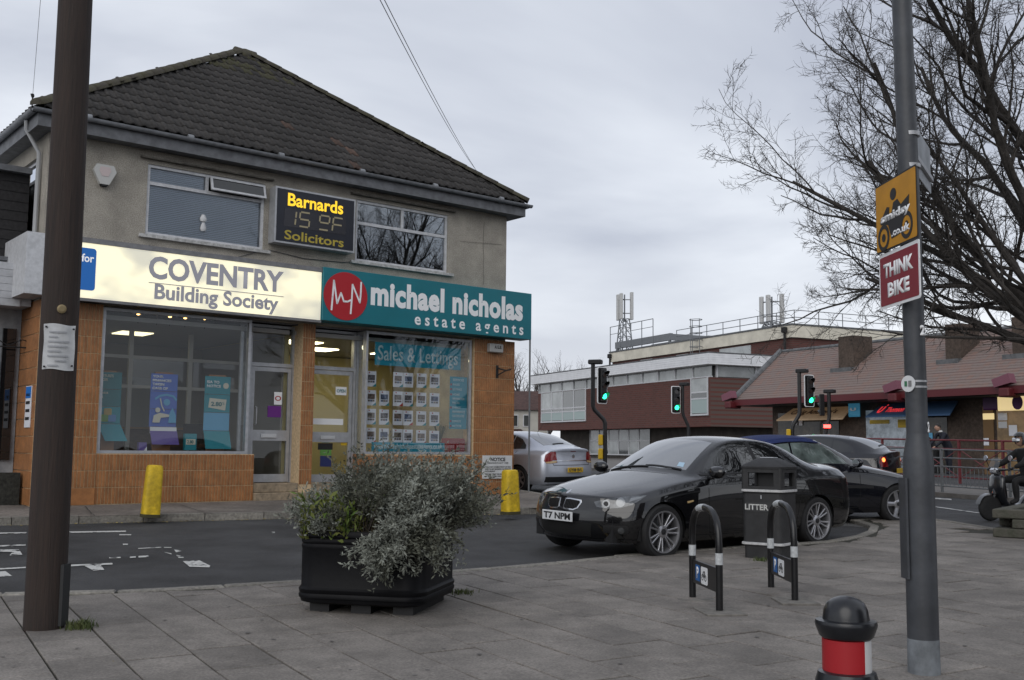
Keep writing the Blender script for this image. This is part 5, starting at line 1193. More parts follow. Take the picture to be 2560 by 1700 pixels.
windows(car, bvh, F, [(-.41, .985), (-.405, 1.345), (-.75, 1.35), (-1.0, 1.32), (-1.0, 1.005)], [(-1.03, 1.005), (-1.03, 1.31), (-1.25, 1.24), (-1.45, 1.10), (-1.5, 1.02)], (.86, .73, .13, .15), (-1.26, -1.3, -1.86, -1.98), None, None, ry=(.46, .53))
for s in (1, -1):
    td = Vector((.75, -.66 * s, 0)).normalized(); th = Vector((.66, .75 * s, 0)).normalized()
    tlm = patch([(-1.12, .72), (-.98, .70), (-.86, .70), (-.80, .76), (-.84, .90), (-.95, .96), (-1.08, .97)], bvh, td, th, off=.005, step=.03).build('tail_light', M_redl, car, 'all')
    patch([(-1.1, .725), (-.98, .705), (-.86, .705), (-.84, .735), (-1.1, .76)], bvh, td, th, off=.008, step=.03).build('reversing_lens', M_amber, tlm, 'all')
bk = dict(d=(1, 0, 0), h=(0, 1, 0))
patch(strip([(-.56, .985), (-.3, 1.0), (.3, 1.0), (.56, .985)], .03), bvh, off=.02, step=.04, **bk).build('spoiler_lip', M_silver, car, 'all')
patch(strip([(-.62, .76), (.62, .76)], .022), bvh, off=.008, step=.05, **bk).build('boot_trim', M_chrome, car, 'all'); patch(strip([(-.6, .66), (.6, .66)], .012), bvh, off=.002, step=.05, **bk).build('panel_gap', M_gap, car)
for s in (1, -1): patch(strip([(s * .6, .66), (s * .645, .8), (s * .62, .98)], .01), bvh, off=.002, step=.04, **bk).build('panel_gap', M_gap, car)
patch(strip([(-.78, .34), (.78, .34)], .12), bvh, off=.006, step=.06, **bk).build('lower_bumper', M_trim, car, 'all')
patch(disc(0, .86, .045, 16), bvh, off=.008, step=.03, **bk).build('badge', M_chrome, car, 'all'); patch(rrect(-.09, .09, .965, .985, .008), bvh, off=.006, step=.03, **bk).build('brake_lamp', M_redl, car, 'all')
patch(strip([(-1.93, .30), (-1.93, -.05)], .03), bvh, (0, 0, -1), (1, 0, 0), (0, 1, 0), .014, .04).build('rear_wiper', M_trim, car)
plate(car, 'GY08 BVL', -2.372, .55, M_yplate, .0, face=-1)
MB().tube([(-1.15, 0, 1.40), (-1.35, 0, 1.62)], [.006, .002], 5).build('aerial', M_trim, car)
seams(car, bvh, DOORS); wing_mirror(car, M_silver); under(car); add_wheels(car, 'vec', spokes=(7, 1, .05), R_r=.22)

# ---- dark hatchback on the main road, tail to the right
sup = {k: Vector(v) for k, v in hatch.items()}
sup.update({(10, 6): (-1.6, .57, 1.27), (10, 7): (-1.66, .3, 1.33), (10, 8): (-1.68, 0, 1.34), (11, 6): (-1.9, .60, 1.12), (11, 7): (-2.0, .3, 1.17), (11, 8): (-2.03, 0, 1.18)})
car = place_car('dark_car', 'dark hatchback with lit rear lamp on the main road beyond the convertible', G(1700, 1150), G(2010, 1138), 1, 1.0)
_d = Vector((-.82, .57, 0)); c0 = AT(1950, 1120, 24.6); c0.z = gz(c0.y); bpy.data.objects.remove(car)
car = place_car('dark_car', 'dark hatchback with lit rear lamp on the main road beyond the convertible', c0 + _d.normalized() * 2.7, c0, 1, 1.0)
me, bvh = car_body('body', M_navy, sup); put('body', me, car)
windows(car, bvh, F, [(-.41, .985), (-.405, 1.345), (-.75, 1.35), (-1.0, 1.32), (-1.0, 1.005)], [(-1.03, 1.005), (-1.03, 1.31), (-1.25, 1.25), (-1.5, 1.12), (-1.55, 1.02)], (.86, .73, .13, .15), (-1.3, -1.36, -1.95, -2.05), None, None, ry=(.47, .55))
M_taill = mat('lit_tail_lamp', (.8, .1, .03), emit=3, ecol=(1, .22, .05))
for s in (1, -1):
    td = Vector((.75, -.66 * s, 0)).normalized(); th = Vector((.66, .75 * s, 0)).normalized()
    tlm = patch([(-1.08, .70), (-.84, .70), (-.80, .80), (-.84, .93), (-1.02, .95)], bvh, td, th, off=.005, step=.03).build('tail_light', M_redl, car, 'all'); patch(disc(-.93, .86, .05, 12), bvh, td, th, off=.009, step=.03).build('lit_bulb', M_taill, tlm, 'all')
patch(strip([(-1.98, .30), (-1.98, -.05)], .03), bvh, (0, 0, -1), (1, 0, 0), (0, 1, 0), .014, .04).build('rear_wiper', M_trim, car)
MB().cbox(-2.378, -2.366, -.26, .26, .55, .66, .003).build('number_plate', M_yplate, car)
wing_mirror(car, M_navy); under(car); add_wheels(car, 'vec')

# ================================================================== NEIGHBOUR AT THE LEFT EDGE
nb = thing('neighbour_shop', 'white boarded shop with dark tile hung upper floor left of the corner building', 'building', BO, BR)
ND = .95; NX0, NX1 = -13.0, XL - .02
M_hung = mat('dark_tile_hanging', (.022, .021, .022), .85, var=.3, vscale=20, pos=True); M_board = mat('white_weatherboard', (.46, .47, .49), .6, var=.15, vscale=5, ranvar=.08); M_rend = mat('white_render', (.4, .41, .42), .85, var=.2, vscale=6, stain=.3)
zt_, zb_ = FZ(40, 397, ND), FZ(40, 598, ND)
MB().box(NX0, NX1, ND + .05, ND + 6, .3, zt_ - .02).build('wall', M_rend, nb)
MB().box(NX0, NX1, ND - .12, ND + .02, zt_ - .02, zt_ + .08).build('coping', M_fasc, nb)
n = int((zt_ - zb_) / .16)
for r in range(n):
    z = zb_ + r * (zt_ - zb_) / n; h = (zt_ - zb_) / n
    MB().add([(NX0, ND + .026, z), (NX1, ND + .026, z), (NX1, ND + .04, z + h + .03), (NX0, ND + .04, z + h + .03), (NX0, ND + .045, z), (NX1, ND + .045, z)], [(0, 1, 2, 3), (0, 4, 5, 1)]).build('tile_course', M_hung, nb)
MB().box(NX0, NX1, ND - .2, ND - .04, zb_ - .07, zb_ - .005).build('lead_flashing', M_fasc, nb)
z1_, z0_ = FZ(40, 607, ND - .6), FZ(30, 706, ND - .6); k = 6
for r in range(k): z = z0_ + (z1_ - z0_) * r / k; MB().box(NX0, NX1 - .02 - .05 * (k - r) * .6, ND - .6, ND - .58 + .006 * (r % 2), z + .006, z0_ + (z1_ - z0_) * (r + 1) / k).build('board', M_board, nb)
MB().box(NX0, NX1 - .02, ND - .575, ND + .04, z0_ + .02, z1_ - .005).build('fascia_box', M_board, nb)
dz1 = FZ(20, 832, ND); dx0_, dx1_ = NX1 - 1.35, NX1 - .35
df = MB().box(dx0_, dx0_ + .07, ND - .02, ND + .04, .5, dz1).box(dx1_ - .07, dx1_, ND - .02, ND + .04, .5, dz1).box(dx0_ + .07, dx1_ - .07, ND - .02, ND + .04, dz1 - .07, dz1).box(dx0_ + .07, dx1_ - .07, ND - .015, ND + .035, 1.35, 1.5).build('shop_door', M_frame, nb)
MB().box(dx0_ + .07, dx1_ - .07, ND + .0, ND + .006, .5, dz1 - .07).build('pane', M_tint, df)
MB().box(dx1_ + .06, NX1 - .08, ND - .015, ND + .04, 1.2, FZ(55, 760, ND)).build('side_window', M_tint, nb)
MB().box(NX0, NX1 - .04, ND - .6, ND - .35, .3, FZ(40, 1090, ND - .6)).build('low_brick_wall', mat('mossy_dark_brick', (.03, .03, .025), .95, var=.4, vscale=18, bump=.5, bscale=30), nb)
br = thing('sign_bracket', 'scrolled black iron sign bracket left of the dark pole', 'bracket', BO, BR)
bx, bz = FU(50, 793, ND - .3); pts = [(bx - .55 + .08 * i, ND - .3, bz + .05 * math.sin(i * 1.1) + .02) for i in range(9)]
MB().tube([(bx - .55, ND - .3, bz - .06), (bx + .25, ND - .3, bz - .06)], .012, 5).build('bar', M_dark, br); MB().tube(pts, .009, 5).build('scroll', M_dark, br); MB().tube([(bx + .2 + .09 * math.cos(t * .7) * (1 - t * .06), ND - .3, bz + .12 * math.sin(t * .7) * (1 - t * .06)) for t in range(12)], .009, 5).build('scroll', M_dark, br); MB().box(bx + .24, bx + .27, ND - .33, ND + .05, bz - .2, bz + .2).build('wall_plate', M_dark, br)
s = thing('wall_notice', 'tall white notice panel with blue head on the wall beside the dark pole', 'sign', BO, BR)
nx_, nzt, nzb = FX(68, 920, -.02), FZ(68, 888, -.02), FZ(68, 985, -.02)
MB().box(XL - .03, XL - .016, .1, .42, nzb, nzt).build('panel', M_paper, s); MB().box(XL - .034, XL - .031, .11, .41, nzt - .2, nzt - .01).build('blue_head', M_blue, s)
for i in range(4): MB().box(XL - .034, XL - .031, .15, .38, nzb + .12 + i * .13, nzb + .17 + i * .13).build('print_line', M_blk, s)

# ================================================================== STREET FURNITURE ON THE PAVEMENT
def pv(x, y): return G(x, y, PAV)
M_wood = mat('dark_creosoted_wood', (.02, .0135, .011), .8, c2=(.034, .021, .016), vscale=5, stretch=(9, 9, .5), bump=.4, bscale=12, detail=8)
p = pv(101, 1447)
t = thing('telegraph_pole', 'thick dark brown wooden telegraph pole beside the road', 'pole', p)
MB().tube([(0, 0, -.3), (0, 0, .4), (-.006, 0, 2.5), (-.02, 0, 5), (-.03, 0, 8.6)], [.137, .135, .127, .117, .104], 20).build('shaft', M_wood, t, True)
cd0 = Vector((-p.x, -p.y, 0)).normalized(); a0 = math.atan2(cd0.y, cd0.x)
def on_pole(ang, r, z): return (r * math.cos(a0 + ang), r * math.sin(a0 + ang), z)
MB().box(-.012, .012, -.05, .05, 0, .42).build('cable_guard', mat('dark_guard', (.02, .021, .022), .6), t, False, on_pole(R(62), .137, .02), a0 + R(62))
zc = lambda y: AT(140, y, p.y).z - p.z
o = MB().lathe([(.032, 0), (.032, .012), (.02, .016)], 14).build('pole_badge', mat('brass_badge', (.22, .17, .09), .5, .4), t); o.location = on_pole(R(2), .122, zc(717)); o.rotation_euler = (0, math.pi / 2, a0 + R(2))
nt_ = thing('pole_notice', 'crumpled white printed notice pinned round the dark pole', 'notice', p); zA, zB = zc(855), zc(752); mb = MB(); K, J = 12, 8
for j in range(J + 1):
    for i in range(K + 1): mb.v.append(on_pole(R(-46 + 92 * i / K), .133 + .006 * math.sin(i * .9 + j) * (j / J) + (.01 if i in (0, K) else 0), zA + (zB - zA) * j / J + .006 * math.sin(i * .5)))
mb.f = [(j * (K + 1) + i, j * (K + 1) + i + 1, (j + 1) * (K + 1) + i + 1, (j + 1) * (K + 1) + i) for j in range(J) for i in range(K)]
mb.build('paper', mat('weathered_paper', (.48, .49, .5), .8, var=.12, vscale=12), nt_, 'all'); M_faint = mat('faded_print', (.33, .34, .36), .8)
for i, (a, b) in enumerate(((-30, 20), (-30, -5), (-32, 28), (-32, 24), (-32, 5), (-32, 26), (-10, 22), (-30, 0))):
    mb = MB(); z = zB - .05 - i * .034
    for q in range(7): an = R(a + (b - a) * q / 6); mb.v += [on_pole(an, .1415, z), on_pole(an, .1415, z - .011)]
    mb.f = [(2 * q, 2 * q + 1, 2 * q + 3, 2 * q + 2) for q in range(6)]; mb.build('print_line', M_faint, nt_)
for an, z in ((-38, zA + .02), (38, zA + .03), (-38, zB - .02), (38, zB - .03)): MB().box(-.004, .004, -.006, .006, -.006, .006).build('drawing_pin', M_dark, nt_, False, on_pole(R(an), .146, z), a0 + R(an))
def grass_tuft(c, n, r, h, m, name, label):
    mb = MB()
    for i in range(n):
        a = rnd.uniform(0, 6.28); q = c + Vector((rnd.gauss(0, r), rnd.gauss(0, r), 0)); q.z = gz(q.y) + PAV; hh = h * rnd.uniform(.4, 1); d = Vector((math.cos(a), math.sin(a), 0)); w = Vector((-d.y, d.x, 0)) * .004; e = q + d * hh * .5 + Vector((0, 0, hh)); mid = q + d * hh * .15 + Vector((0, 0, hh * .6))
        mb.add([q - w, q + w, mid + w * .8, mid - w * .8, e], [(0, 1, 2, 3), (3, 2, 4)])
    return tag(mb.build(name, m), label, 'grass', kind='stuff')
M_grass = mat('weed_green', (.045, .075, .02), .8, c2=(.09, .1, .03), vscale=6, pos=True)
grass_tuft(p + Vector((.26, -.0, 0)), 220, .05, .07, M_grass, 'grass_tuft', 'tuft of grass at the foot of the dark pole')
grass_tuft(Vector((-.42, 9.3, 0)), 160, .06, .04, M_grass, 'grass_tuft', 'weeds growing beside the black planter')
grass_tuft(pv(1755, 1293), 90, .05, .05, M_grass, 'grass_tuft', 'weeds at the foot of the litter bin')

# ---- planter and its shrub
def sq_loft(levels, n=5, cr=.16):
    """rounded square rings (half side, z)"""
    mb = MB(); N = 4 * (n + 1)
    for hs, z in levels: mb.v += [(x, y, z) for x, y in rrect(-hs, hs, -hs, hs, cr * hs / .5, n)]
    L = len(levels)
    for i in range(L - 1): mb.f += [(i * N + j, i * N + (j + 1) % N, (i + 1) * N + (j + 1) % N, (i + 1) * N + j) for j in range(N)]
    mb.f += [tuple(range(N - 1, -1, -1)), tuple((L - 1) * N + j for j in range(N))]
    return mb
M_plant = mat('black_planter_plastic', (.004, .004, .005), .5, spec=.15, var=.3, vscale=3, bump=.08, bscale=20)
a, b = pv(670, 1411), pv(976, 1427); d = (b - a); d.z = 0; pr = math.atan2(d.y, d.x); HS = .52; pc = (a + b) / 2 + Vector((-d.y, d.x, 0)).normalized() * (HS - .02); pc.z = gz(pc.y) + PAV
t = thing('planter', 'large square black plastic planter with ribbed bands on the pavement', 'planter', pc, pr)
sq_loft([(HS * .9, .06), (HS * .975, .075), (HS * .985, .1), (HS * 1.0, .105), (HS * 1.005, .125), (HS * .99, .14), (HS * 1.0, .15), (HS * 1.005, .17), (HS * .985, .185), (HS * .975, .195), (HS * .975, .47), (HS * .98, .48), (HS * .985, .5), (HS * .97, .515), (HS * .985, .525), (HS * .985, .545), (HS * .965, .56), (HS * .985, .57), (HS * .99, .60), (HS * .97, .615), (HS * .93, .615), (HS * .92, .54)]).build('tub', M_plant, t, True)
sq_loft([(HS * .915, .52), (HS * .915, .545)]).build('soil', mat('soil', (.02, .015, .011), 1, var=.4, vscale=30, bump=1, bscale=30), t)
for x in (-.34, 0, .34): MB().box(x - .08, x + .08, -.40, .42, -.01, .062).build('foot', M_wdark, t)
M_silv = mat('silver_leaf', (.14, .15, .125), .85, c2=(.27, .285, .245), vscale=7, pos=True); M_twig = mat('twig_brown', (.055, .045, .036), .9); M_silv2 = mat('dull_leaf', (.07, .075, .055), .85, c2=(.12, .125, .095), vscale=7, pos=True)
sh = thing('lavender_shrub', 'straggly silver grey lavender shrub spilling out of the black planter', 'shrub', pc + Vector((0, 0, .54)), pr)
st, lf, lf2 = MB(), MB(), MB()
def leafq(mb, p, d, L, W):
    s = d.orthogonal().normalized(); s = (Matrix.Rotation(rnd.uniform(0, 6.28), 3, d) @ s); m = p + d * L * .5 + s * 0; mb.add([p, m + s * W, p + d * L, m - s * W], [(0, 1, 2, 3)])
clumps = []
for i in range(85):
    bx_, by_ = rnd.uniform(-.36, .44), rnd.uniform(-.42, .42); out = Vector((bx_ * 1.15 + rnd.gauss(0, .3) + .12, by_ * 1.05 + rnd.gauss(0, .3), 0)); upn = rnd.uniform(.3, 1.0) * (.8 if bx_ < -.15 else 1)
    dv = (out * .9 + Vector((0, 0, upn))).normalized(); L = rnd.uniform(.38, .72) * (1.0 if bx_ > -.2 else .76); fr = False
    if by_ < .0 and bx_ > .1 and rnd.random() < .6: dv = Vector((rnd.uniform(.0, .6), -rnd.uniform(.5, 1), rnd.uniform(.0, .5))).normalized(); L = rnd.uniform(.4, .6); fr = True
    if bx_ < -.02 and by_ < -.08 and rnd.random() < .8: L *= .45
    clumps.append((bx_, by_, dv, L, fr, rnd.random() < .68))
for i in range(85 * 12):
    bx_, by_, dv, L, front, sil = clumps[i % 85]; bx_ += rnd.gauss(0, .03); by_ += rnd.gauss(0, .03); L *= rnd.uniform(.7, 1.1)
    dirv = (dv + Vector((rnd.gauss(0, .17), rnd.gauss(0, .17), rnd.gauss(0, .13)))).normalized()
    P = [Vector((bx_, by_, 0))]; dd = dirv.copy(); K = 6; sag = rnd.uniform(-.02, .12) if not front else rnd.uniform(.1, .42)
    for k in range(K):
        dd = (dd + Vector((rnd.gauss(0, .08), rnd.gauss(0, .08), rnd.gauss(.02, .06) - sag * k * .28))).normalized(); P.append(P[-1] + dd * L / K)
    st.tube(P, [.004 * (1 - .12 * k) for k in range(K + 1)], 3, False)
    for k in range(2 if rnd.random() < .5 else 3, K):
        for q in range(4 if k < K - 1 else 6):
            base = P[k].lerp(P[k + 1], q / 4); ddr = (P[k + 1] - P[k]).normalized()
            # side shoot with small leaves
            sd = (ddr * rnd.uniform(.5, 1) + Vector((rnd.gauss(0, .6), rnd.gauss(0, .6), rnd.gauss(.2, .4)))).normalized(); sl_ = rnd.uniform(.03, .09)
            for w in range(5):
                pp = base + sd * sl_ * w / 4; ld = (sd * rnd.uniform(.3, 1) + Vector((rnd.gauss(0, .6), rnd.gauss(0, .6), rnd.gauss(.1, .5)))).normalized(); leafq(lf if sil else lf2, pp, ld, rnd.uniform(.026, .05), rnd.uniform(.0045, .008))
st.build('stems', M_twig, sh); lf.build('foliage', M_silv, sh); lf2.build('inner_foliage', M_silv2, sh)
wd_ = thing('green_weed', 'bright green leafy weeds at the left side of the planter', 'plant', pc + Vector((0, 0, .54)), pr); mb = MB()
for i in range(190):
    q = Vector((rnd.uniform(-.48, -.04), rnd.uniform(-.5, -.2), 0)); dd = Vector((rnd.gauss(0, .3), rnd.gauss(-.1, .3), 1)).normalized(); L = rnd.uniform(.12, .42)
    for k in range(9): leafq(mb, q + dd * L * k / 9, (dd + Vector((rnd.gauss(0, .7), rnd.gauss(0, .7), rnd.gauss(0, .4)))).normalized(), rnd.uniform(.05, .09), rnd.uniform(.008, .015))
mb.build('leaves', mat('weed_leaf', (.075, .15, .02), .7, c2=(.17, .17, .04), vscale=8, pos=True), wd_)
mb = MB()
for i in range(140):
    q = Vector((rnd.uniform(-.48, .1), rnd.uniform(-.47, -.2), 0)); dd = Vector((rnd.gauss(0, .5), rnd.gauss(-.3, .4), 1)).normalized(); L = rnd.uniform(.1, .3); w = dd.orthogonal().normalized() * .003; mb.add([q - w, q + w, q + dd * L], [(0, 1, 2)])
mb.build('dry_grass', mat('dry_grass', (.2, .16, .07), .9), wd_)

# ---- litter bin
bp = pv(1776, 1284); t = thing('litter_bin', 'dark grey square litter bin lettered LITTER with two white bands', 'litter bin', bp, R(-36))
M_bin = mat('bin_plastic', (.022, .022, .023), .6, var=.25, vscale=8, bump=.15, bscale=120); M_band = mat('bin_white_band', (.5, .5, .5), .6, var=.15, vscale=20)
b_ = .235
sq_loft([(b_ * .95, -.01), (b_ * .96, .14), (b_, .145), (b_ * 1.0, .72), (b_ * 1.06, .73), (b_ * 1.06, .745)], 4, .12).build('body', M_bin, t, True)
for z in (.145, .735): sq_loft([(b_ * 1.045, z), (b_ * 1.075, z + .004), (b_ * 1.075, z + .026), (b_ * 1.045, z + .03)], 4, .12).build('band', M_band, t, True)
hd_ = thing('x', 'x', 'x'); bpy.data.objects.remove(hd_)
for k in range(4):
    Mr = Matrix.Rotation(math.pi / 2 * k, 4, 'Z'); w = b_ * 1.03; zz0, zz1 = .766, 1.0
    o = holed(-w + .03, w - .03, zz0, zz1, [(-.15, .15, .80, .955)], -w, -w + .025); MB().add([Mr @ Vector(v) for v in o.v], o.f).build('hood_panel', M_bin, t)
    c = MB(); c.tube([(w - .035, -w + .035, zz0), (w - .035, -w + .035, zz1)], .036, 10); MB().add([Mr @ Vector(v) for v in c.v], c.f).build('hood_corner', M_bin, t, True)
sq_loft([(b_ * .5, .77), (b_ * .5, .98)], 3).build('liner', M_wdark, t)
sq_loft([(b_ * 1.07, .998), (b_ * 1.08, 1.02), (b_ * .98, 1.045), (b_ * .42, 1.115), (b_ * .3, 1.12)], 4, .12).build('lid', M_bin, t, True); sq_loft([(b_ * .36, 1.121), (b_ * .33, 1.127)], 3).build('stub_plate', mat('stub_plate', (.5, .51, .53), .4, .3), t)
text('LITTER', mat('litter_letter', (.5, .5, .48), .6), t, -.195, .085, .535, .6, -b_ - .0045, .03); MB().box(-.185, .185, -b_ - .004, -b_ - .0005, .515, .62).build('label_panel', mat('label_panel', (.03, .03, .031), .5), t); MB().box(-.006, .006, -b_ - .008, -b_ - .001, .66, .70).build('lock', M_alu, t)
# ---- cycle stands
def cycle_stand(pa, pb, label):
    c = (pa + pb) / 2; d = pb - pa; d.z = 0; L = d.length; t = thing('cycle_stand', label, 'cycle stand', c, math.atan2(d.y, d.x), 'black cycle stands'); za, zb = pa.z - c.z, pb.z - c.z; h = .785; x = L / 2; P = []
    P += [(-x, 0, za - .1), (-x, 0, za + .45)]
    for k in range(13): a = math.pi * k / 12; P.append((-x * (abs(math.cos(a)) ** .8) * (1 if math.cos(a) > 0 else -1), 0, .5 + (h - .5) * math.sin(a) ** .75))
    P += [(x, 0, zb + .45), (x, 0, zb - .1)]
    MB().tube(P, .029, 12).build('hoop', mat('black_gloss_tube', (.008, .008, .009), .3, var=.2, vscale=20), t, True)
    M_rf = mat('reflective_white', (.5, .52, .53), .4, var=.15, vscale=40)
    for sx in (-1, 1): MB().tube([(sx * x, 0, .36), (sx * x, 0, .45)], .0305, 12).build('reflector', M_rf, t, True)
    top = [Vector((-x * (abs(math.cos(math.pi * k / 40)) ** .8), 0, .5 + (h - .5) * math.sin(math.pi * k / 40) ** .75)) for k in range(15, 21)]; MB().tube(top, .0308, 12).build('reflector', M_rf, t, True)
    MB().box(-x + .02, x - .02, -.012, .012, .14, .33).build('panel', mat('black_gloss_panel', (.01, .01, .011), .35), t)
    MB().box(-x * .62, -x * .3, -.0145, -.0125, .17, .30).build('parking_plate', mat('parking_blue', (.02, .13, .4), .5), t); text('P', M_white, t, -x * .54, -x * .38, .19, .285, -.0147, .04, ext=.002)
    MB().prism(rrect(-x * .2, x * .28, .16, .30, .015), -.0145, -.0125, 'y').build('cycle_plate', M_white, t); cyc = MB()
    for cx_ in (-x * .08, x * .14): 
        for q in range(12): a, b = 2 * math.pi * q / 12, 2 * math.pi * (q + 1) / 12; cyc.prism([(cx_ + .026 * math.cos(a), .215 + .026 * math.sin(a)), (cx_ + .026 * math.cos(b), .215 + .026 * math.sin(b)), (cx_ + .02 * math.cos(b), .215 + .02 * math.sin(b)), (cx_ + .02 * math.cos(a), .215 + .02 * math.sin(a))], -.0165, -.0147, 'y')
    for (a, b) in (((-x * .08, .215), (-x * .02, .262)), ((-x * .02, .262), (x * .1, .262)), ((x * .14, .215), (x * .08, .27)), ((-x * .02, .262), (x * .03, .215)), ((x * .03, .215), (x * .1, .262))):
        A_, B_ = Vector(a), Vector(b); n = Vector((-(B_ - A_).y, (B_ - A_).x)).normalized() * .004; cyc.prism([tuple(A_ - n), tuple(B_ - n), tuple(B_ + n), tuple(A_ + n)], -.0165, -.0147, 'y')
    tag(cyc.build('cycle_symbol', M_blk, t), kind='stuff')
    for q in (-x, x): MB().cbox(q - .2, q + .2, -.16, .16, -.02, .006, .004).build('footing', mat('footing_concrete', (.16, .15, .135), .9, var=.3, vscale=12), t)
cycle_stand(pv(1597, 1377), pv(1659, 1411), 'black arched cycle stand with white bands between the planter and the litter bin'); cycle_stand(pv(1778, 1354), pv(1833, 1387), 'black arched cycle stand with white bands directly in front of the litter bin')
# ---- red and black bollard
q = AT(1952, 1500, 4.62); q.z = gz(4.62) + PAV; t = thing('bollard', 'domed black bollard with red and white band beside the lamp post', 'bollard', q)
M_bol = mat('bollard_black', (.012, .013, .016), .28, var=.2, vscale=6); zq = lambda y: AT(1952, y, 4.62).z - q.z
z1, z2, z3, z4, z5, z6 = zq(1374), zq(1436), zq(1470), zq(1546), zq(1570), zq(1590)
MB().lathe([(.1, z3 - .002), (.112, z3 + .008), (.128, z2 - .012), (.13, z2), (.126, z2 + .012), (.098, z2 + .016), (.096, z2 + .03), (.092, z2 + .055), (.078, z2 + .085), (.055, z1 - .012), (.028, z1 - .002), (.004, z1)], 32).build('cap', M_bol, t, True)
MB().lathe([(.125, z6 - .02), (.132, z6), (.132, z5), (.12, z4 - .004), (.1, z4 + .003)], 32).build('ring', M_bol, t, True); MB().lathe([(.12, -.01), (.12, .04), (.103, .06), (.1, z6 - .018)], 28).build('shaft', M_bol, t, True)
ca = math.atan2(-q.y, -q.x)
def band(a0_, a1_, m):
    mb = MB(); K = 16
    for k in range(K + 1):
        a = ca + R(a0_ + (a1_ - a0_) * k / K)
        for r, z in ((.094, z4), (.1015, z4 + .002), (.1015, z3 - .003), (.094, z3)): mb.v.append((r * math.cos(a), r * math.sin(a), z))
    mb.f = [(4 * k + j, 4 * k + 4 + j, 4 * k + 5 + j, 4 * k + 1 + j) for k in range(K) for j in range(3)]; mb.build('band', m, t, True)
band(-88, 46, mat('bollard_red', (.36, .012, .018), .4)); band(46, 92, mat('bollard_white', (.6, .6, .6), .45)); band(92, 272, MATS['bollard_red'])
MB().lathe([(.09, z4 - .02), (.09, z3 + .02)], 20).build('core', M_bol, t)
# ---- yellow bollards by the shop
M_yb = mat('yellow_paint', (.56, .38, .012), .65, var=.2, vscale=14, bump=.3, bscale=30, stain=.2, sscale=3)
def ybol(px, py, ptop, lean, label):
    q = G(px, py, kt); h = AT(px, ptop, q.y).z - q.z; t = thing('yellow_bollard', label, 'bollard', q + Vector((0, .12, .005)), 0); t.rotation_euler = (0, lean, .5)
    sq_loft([(.135, -.03), (.132, .04), (.115, h - .05), (.105, h - .015), (.08, h)], 3, .22).build('shaft', M_yb, t, True); tag(sq_loft([(.14, -.03), (.137, .018)], 3, .2).build('dirt_collar', mat('moss_dirt', (.05, .045, .02), .95), t))
ybol(340, 1190, 1073, R(3), 'leaning yellow painted bollard in front of the building society window'); ybol(1177, 1183, 1084, R(-1.5), 'yellow painted bollard in front of the NOTICE board')
# ---- lamp post with its signs
lp = pv(2131, 1551); t = thing('lamp_post', 'dark grey steel lamp post with bike warning signs', 'lamp post', lp)
M_lp = mat('lamp_post_grey', (.05, .054, .062), .5, var=.25, vscale=4, bump=.1, bscale=30, stain=.2); zl = lambda y: AT(2131, y, lp.y).z - lp.z
MB().lathe([(.091, .2), (.09, 1.2), (.089, zl(1062)), (.086, zl(1050)), (.066, zl(1008)), (.0645, zl(1000))], 24).build('base', M_lp, t, True); MB().tube([(0, 0, zl(1003)), (-.01, 0, 3), (-.03, 0, 5), (-.05, 0, 7.5)], [.064, .0625, .058, .05], 20).build('column', M_lp, t, True)
MB().lathe([(.094, -.02), (.093, .02), (.0915, .2)], 24).build('galvanised_foot', mat('worn_galvanised', (.16, .175, .19), .6, var=.3, vscale=9), t, True)
MB().tube([(-.05, 0, 7.45), (-.1, -.3, 7.75), (-.2, -1.0, 7.85)], .03, 8).build('arm', M_lp, t, True); MB().cbox(-.32, -.1, -1.55, -.95, 7.8, 7.92, .04).build('lantern', M_lp, t)
MB().box(-.101, -.0875, -.05, .06, .55, 1.15).build('access_door', M_lp, t); MB().cbox(-.26, .26, -.22, .24, -.035, -.006, .01).build('footing', MATS['footing_concrete'], t)
for y in (312, 385): MB().lathe([(.0655, zl(y) - .012), (.066, zl(y) + .012)], 20).build('clip_band', M_alu, t, True)
for y in (880, 893): MB().lathe([(.0655, zl(y) - .006), (.066, zl(y) + .006)], 20).build('clip_band', M_alu, t, True)
def sign_frame(name, label, fx, fy, fY, nx, ny, nY):
    f, n = AT(fx, fy, fY), AT(nx, ny, nY); d = Vector((n.x - f.x, n.y - f.y, 0)); s = thing(name, label, 'sign', (f.x, f.y, 0), math.atan2(d.y, d.x)); return s, d.length
FY_, NY_ = 6.68, 6.1
s, L = sign_frame('road_sign', 'yellow smidsy motorcycle warning sign on the lamp post', 2020, 511, FY_, 2114, 461, NY_)
zt_ = (AT(2018, 432, FY_).z + AT(2113, 378, NY_).z) / 2; zb_ = (AT(2022, 590, FY_).z + AT(2116, 546, NY_).z) / 2; H_ = zt_ - zb_
MB().prism(rrect(0, L, zb_, zt_, .015), 0, .004, 'y').build('border', M_blk, s); MB().prism(rrect(.008, L - .008, zb_ + .012, zt_ - .012, .012), -.002, -.0004, 'y').build('face', mat('sign_yellow', (.55, .25, .008), .45, var=.1, vscale=5), s)
def ring(cx, cz, r0, r1, m, y0, y1, nm='print'):
    mb = MB()
    for q in range(20): a, b = 2 * math.pi * q / 20, 2 * math.pi * (q + 1) / 20; mb.prism([(cx + r1 * math.cos(a), cz + r1 * math.sin(a)), (cx + r1 * math.cos(b), cz + r1 * math.sin(b)), (cx + r0 * math.cos(b), cz + r0 * math.sin(b)), (cx + r0 * math.cos(a), cz + r0 * math.sin(a))], y0, y1, 'y')
    mb.build(nm, m, s)
X_ = lambda a: L * a; Z_ = lambda a: zb_ + H_ * a
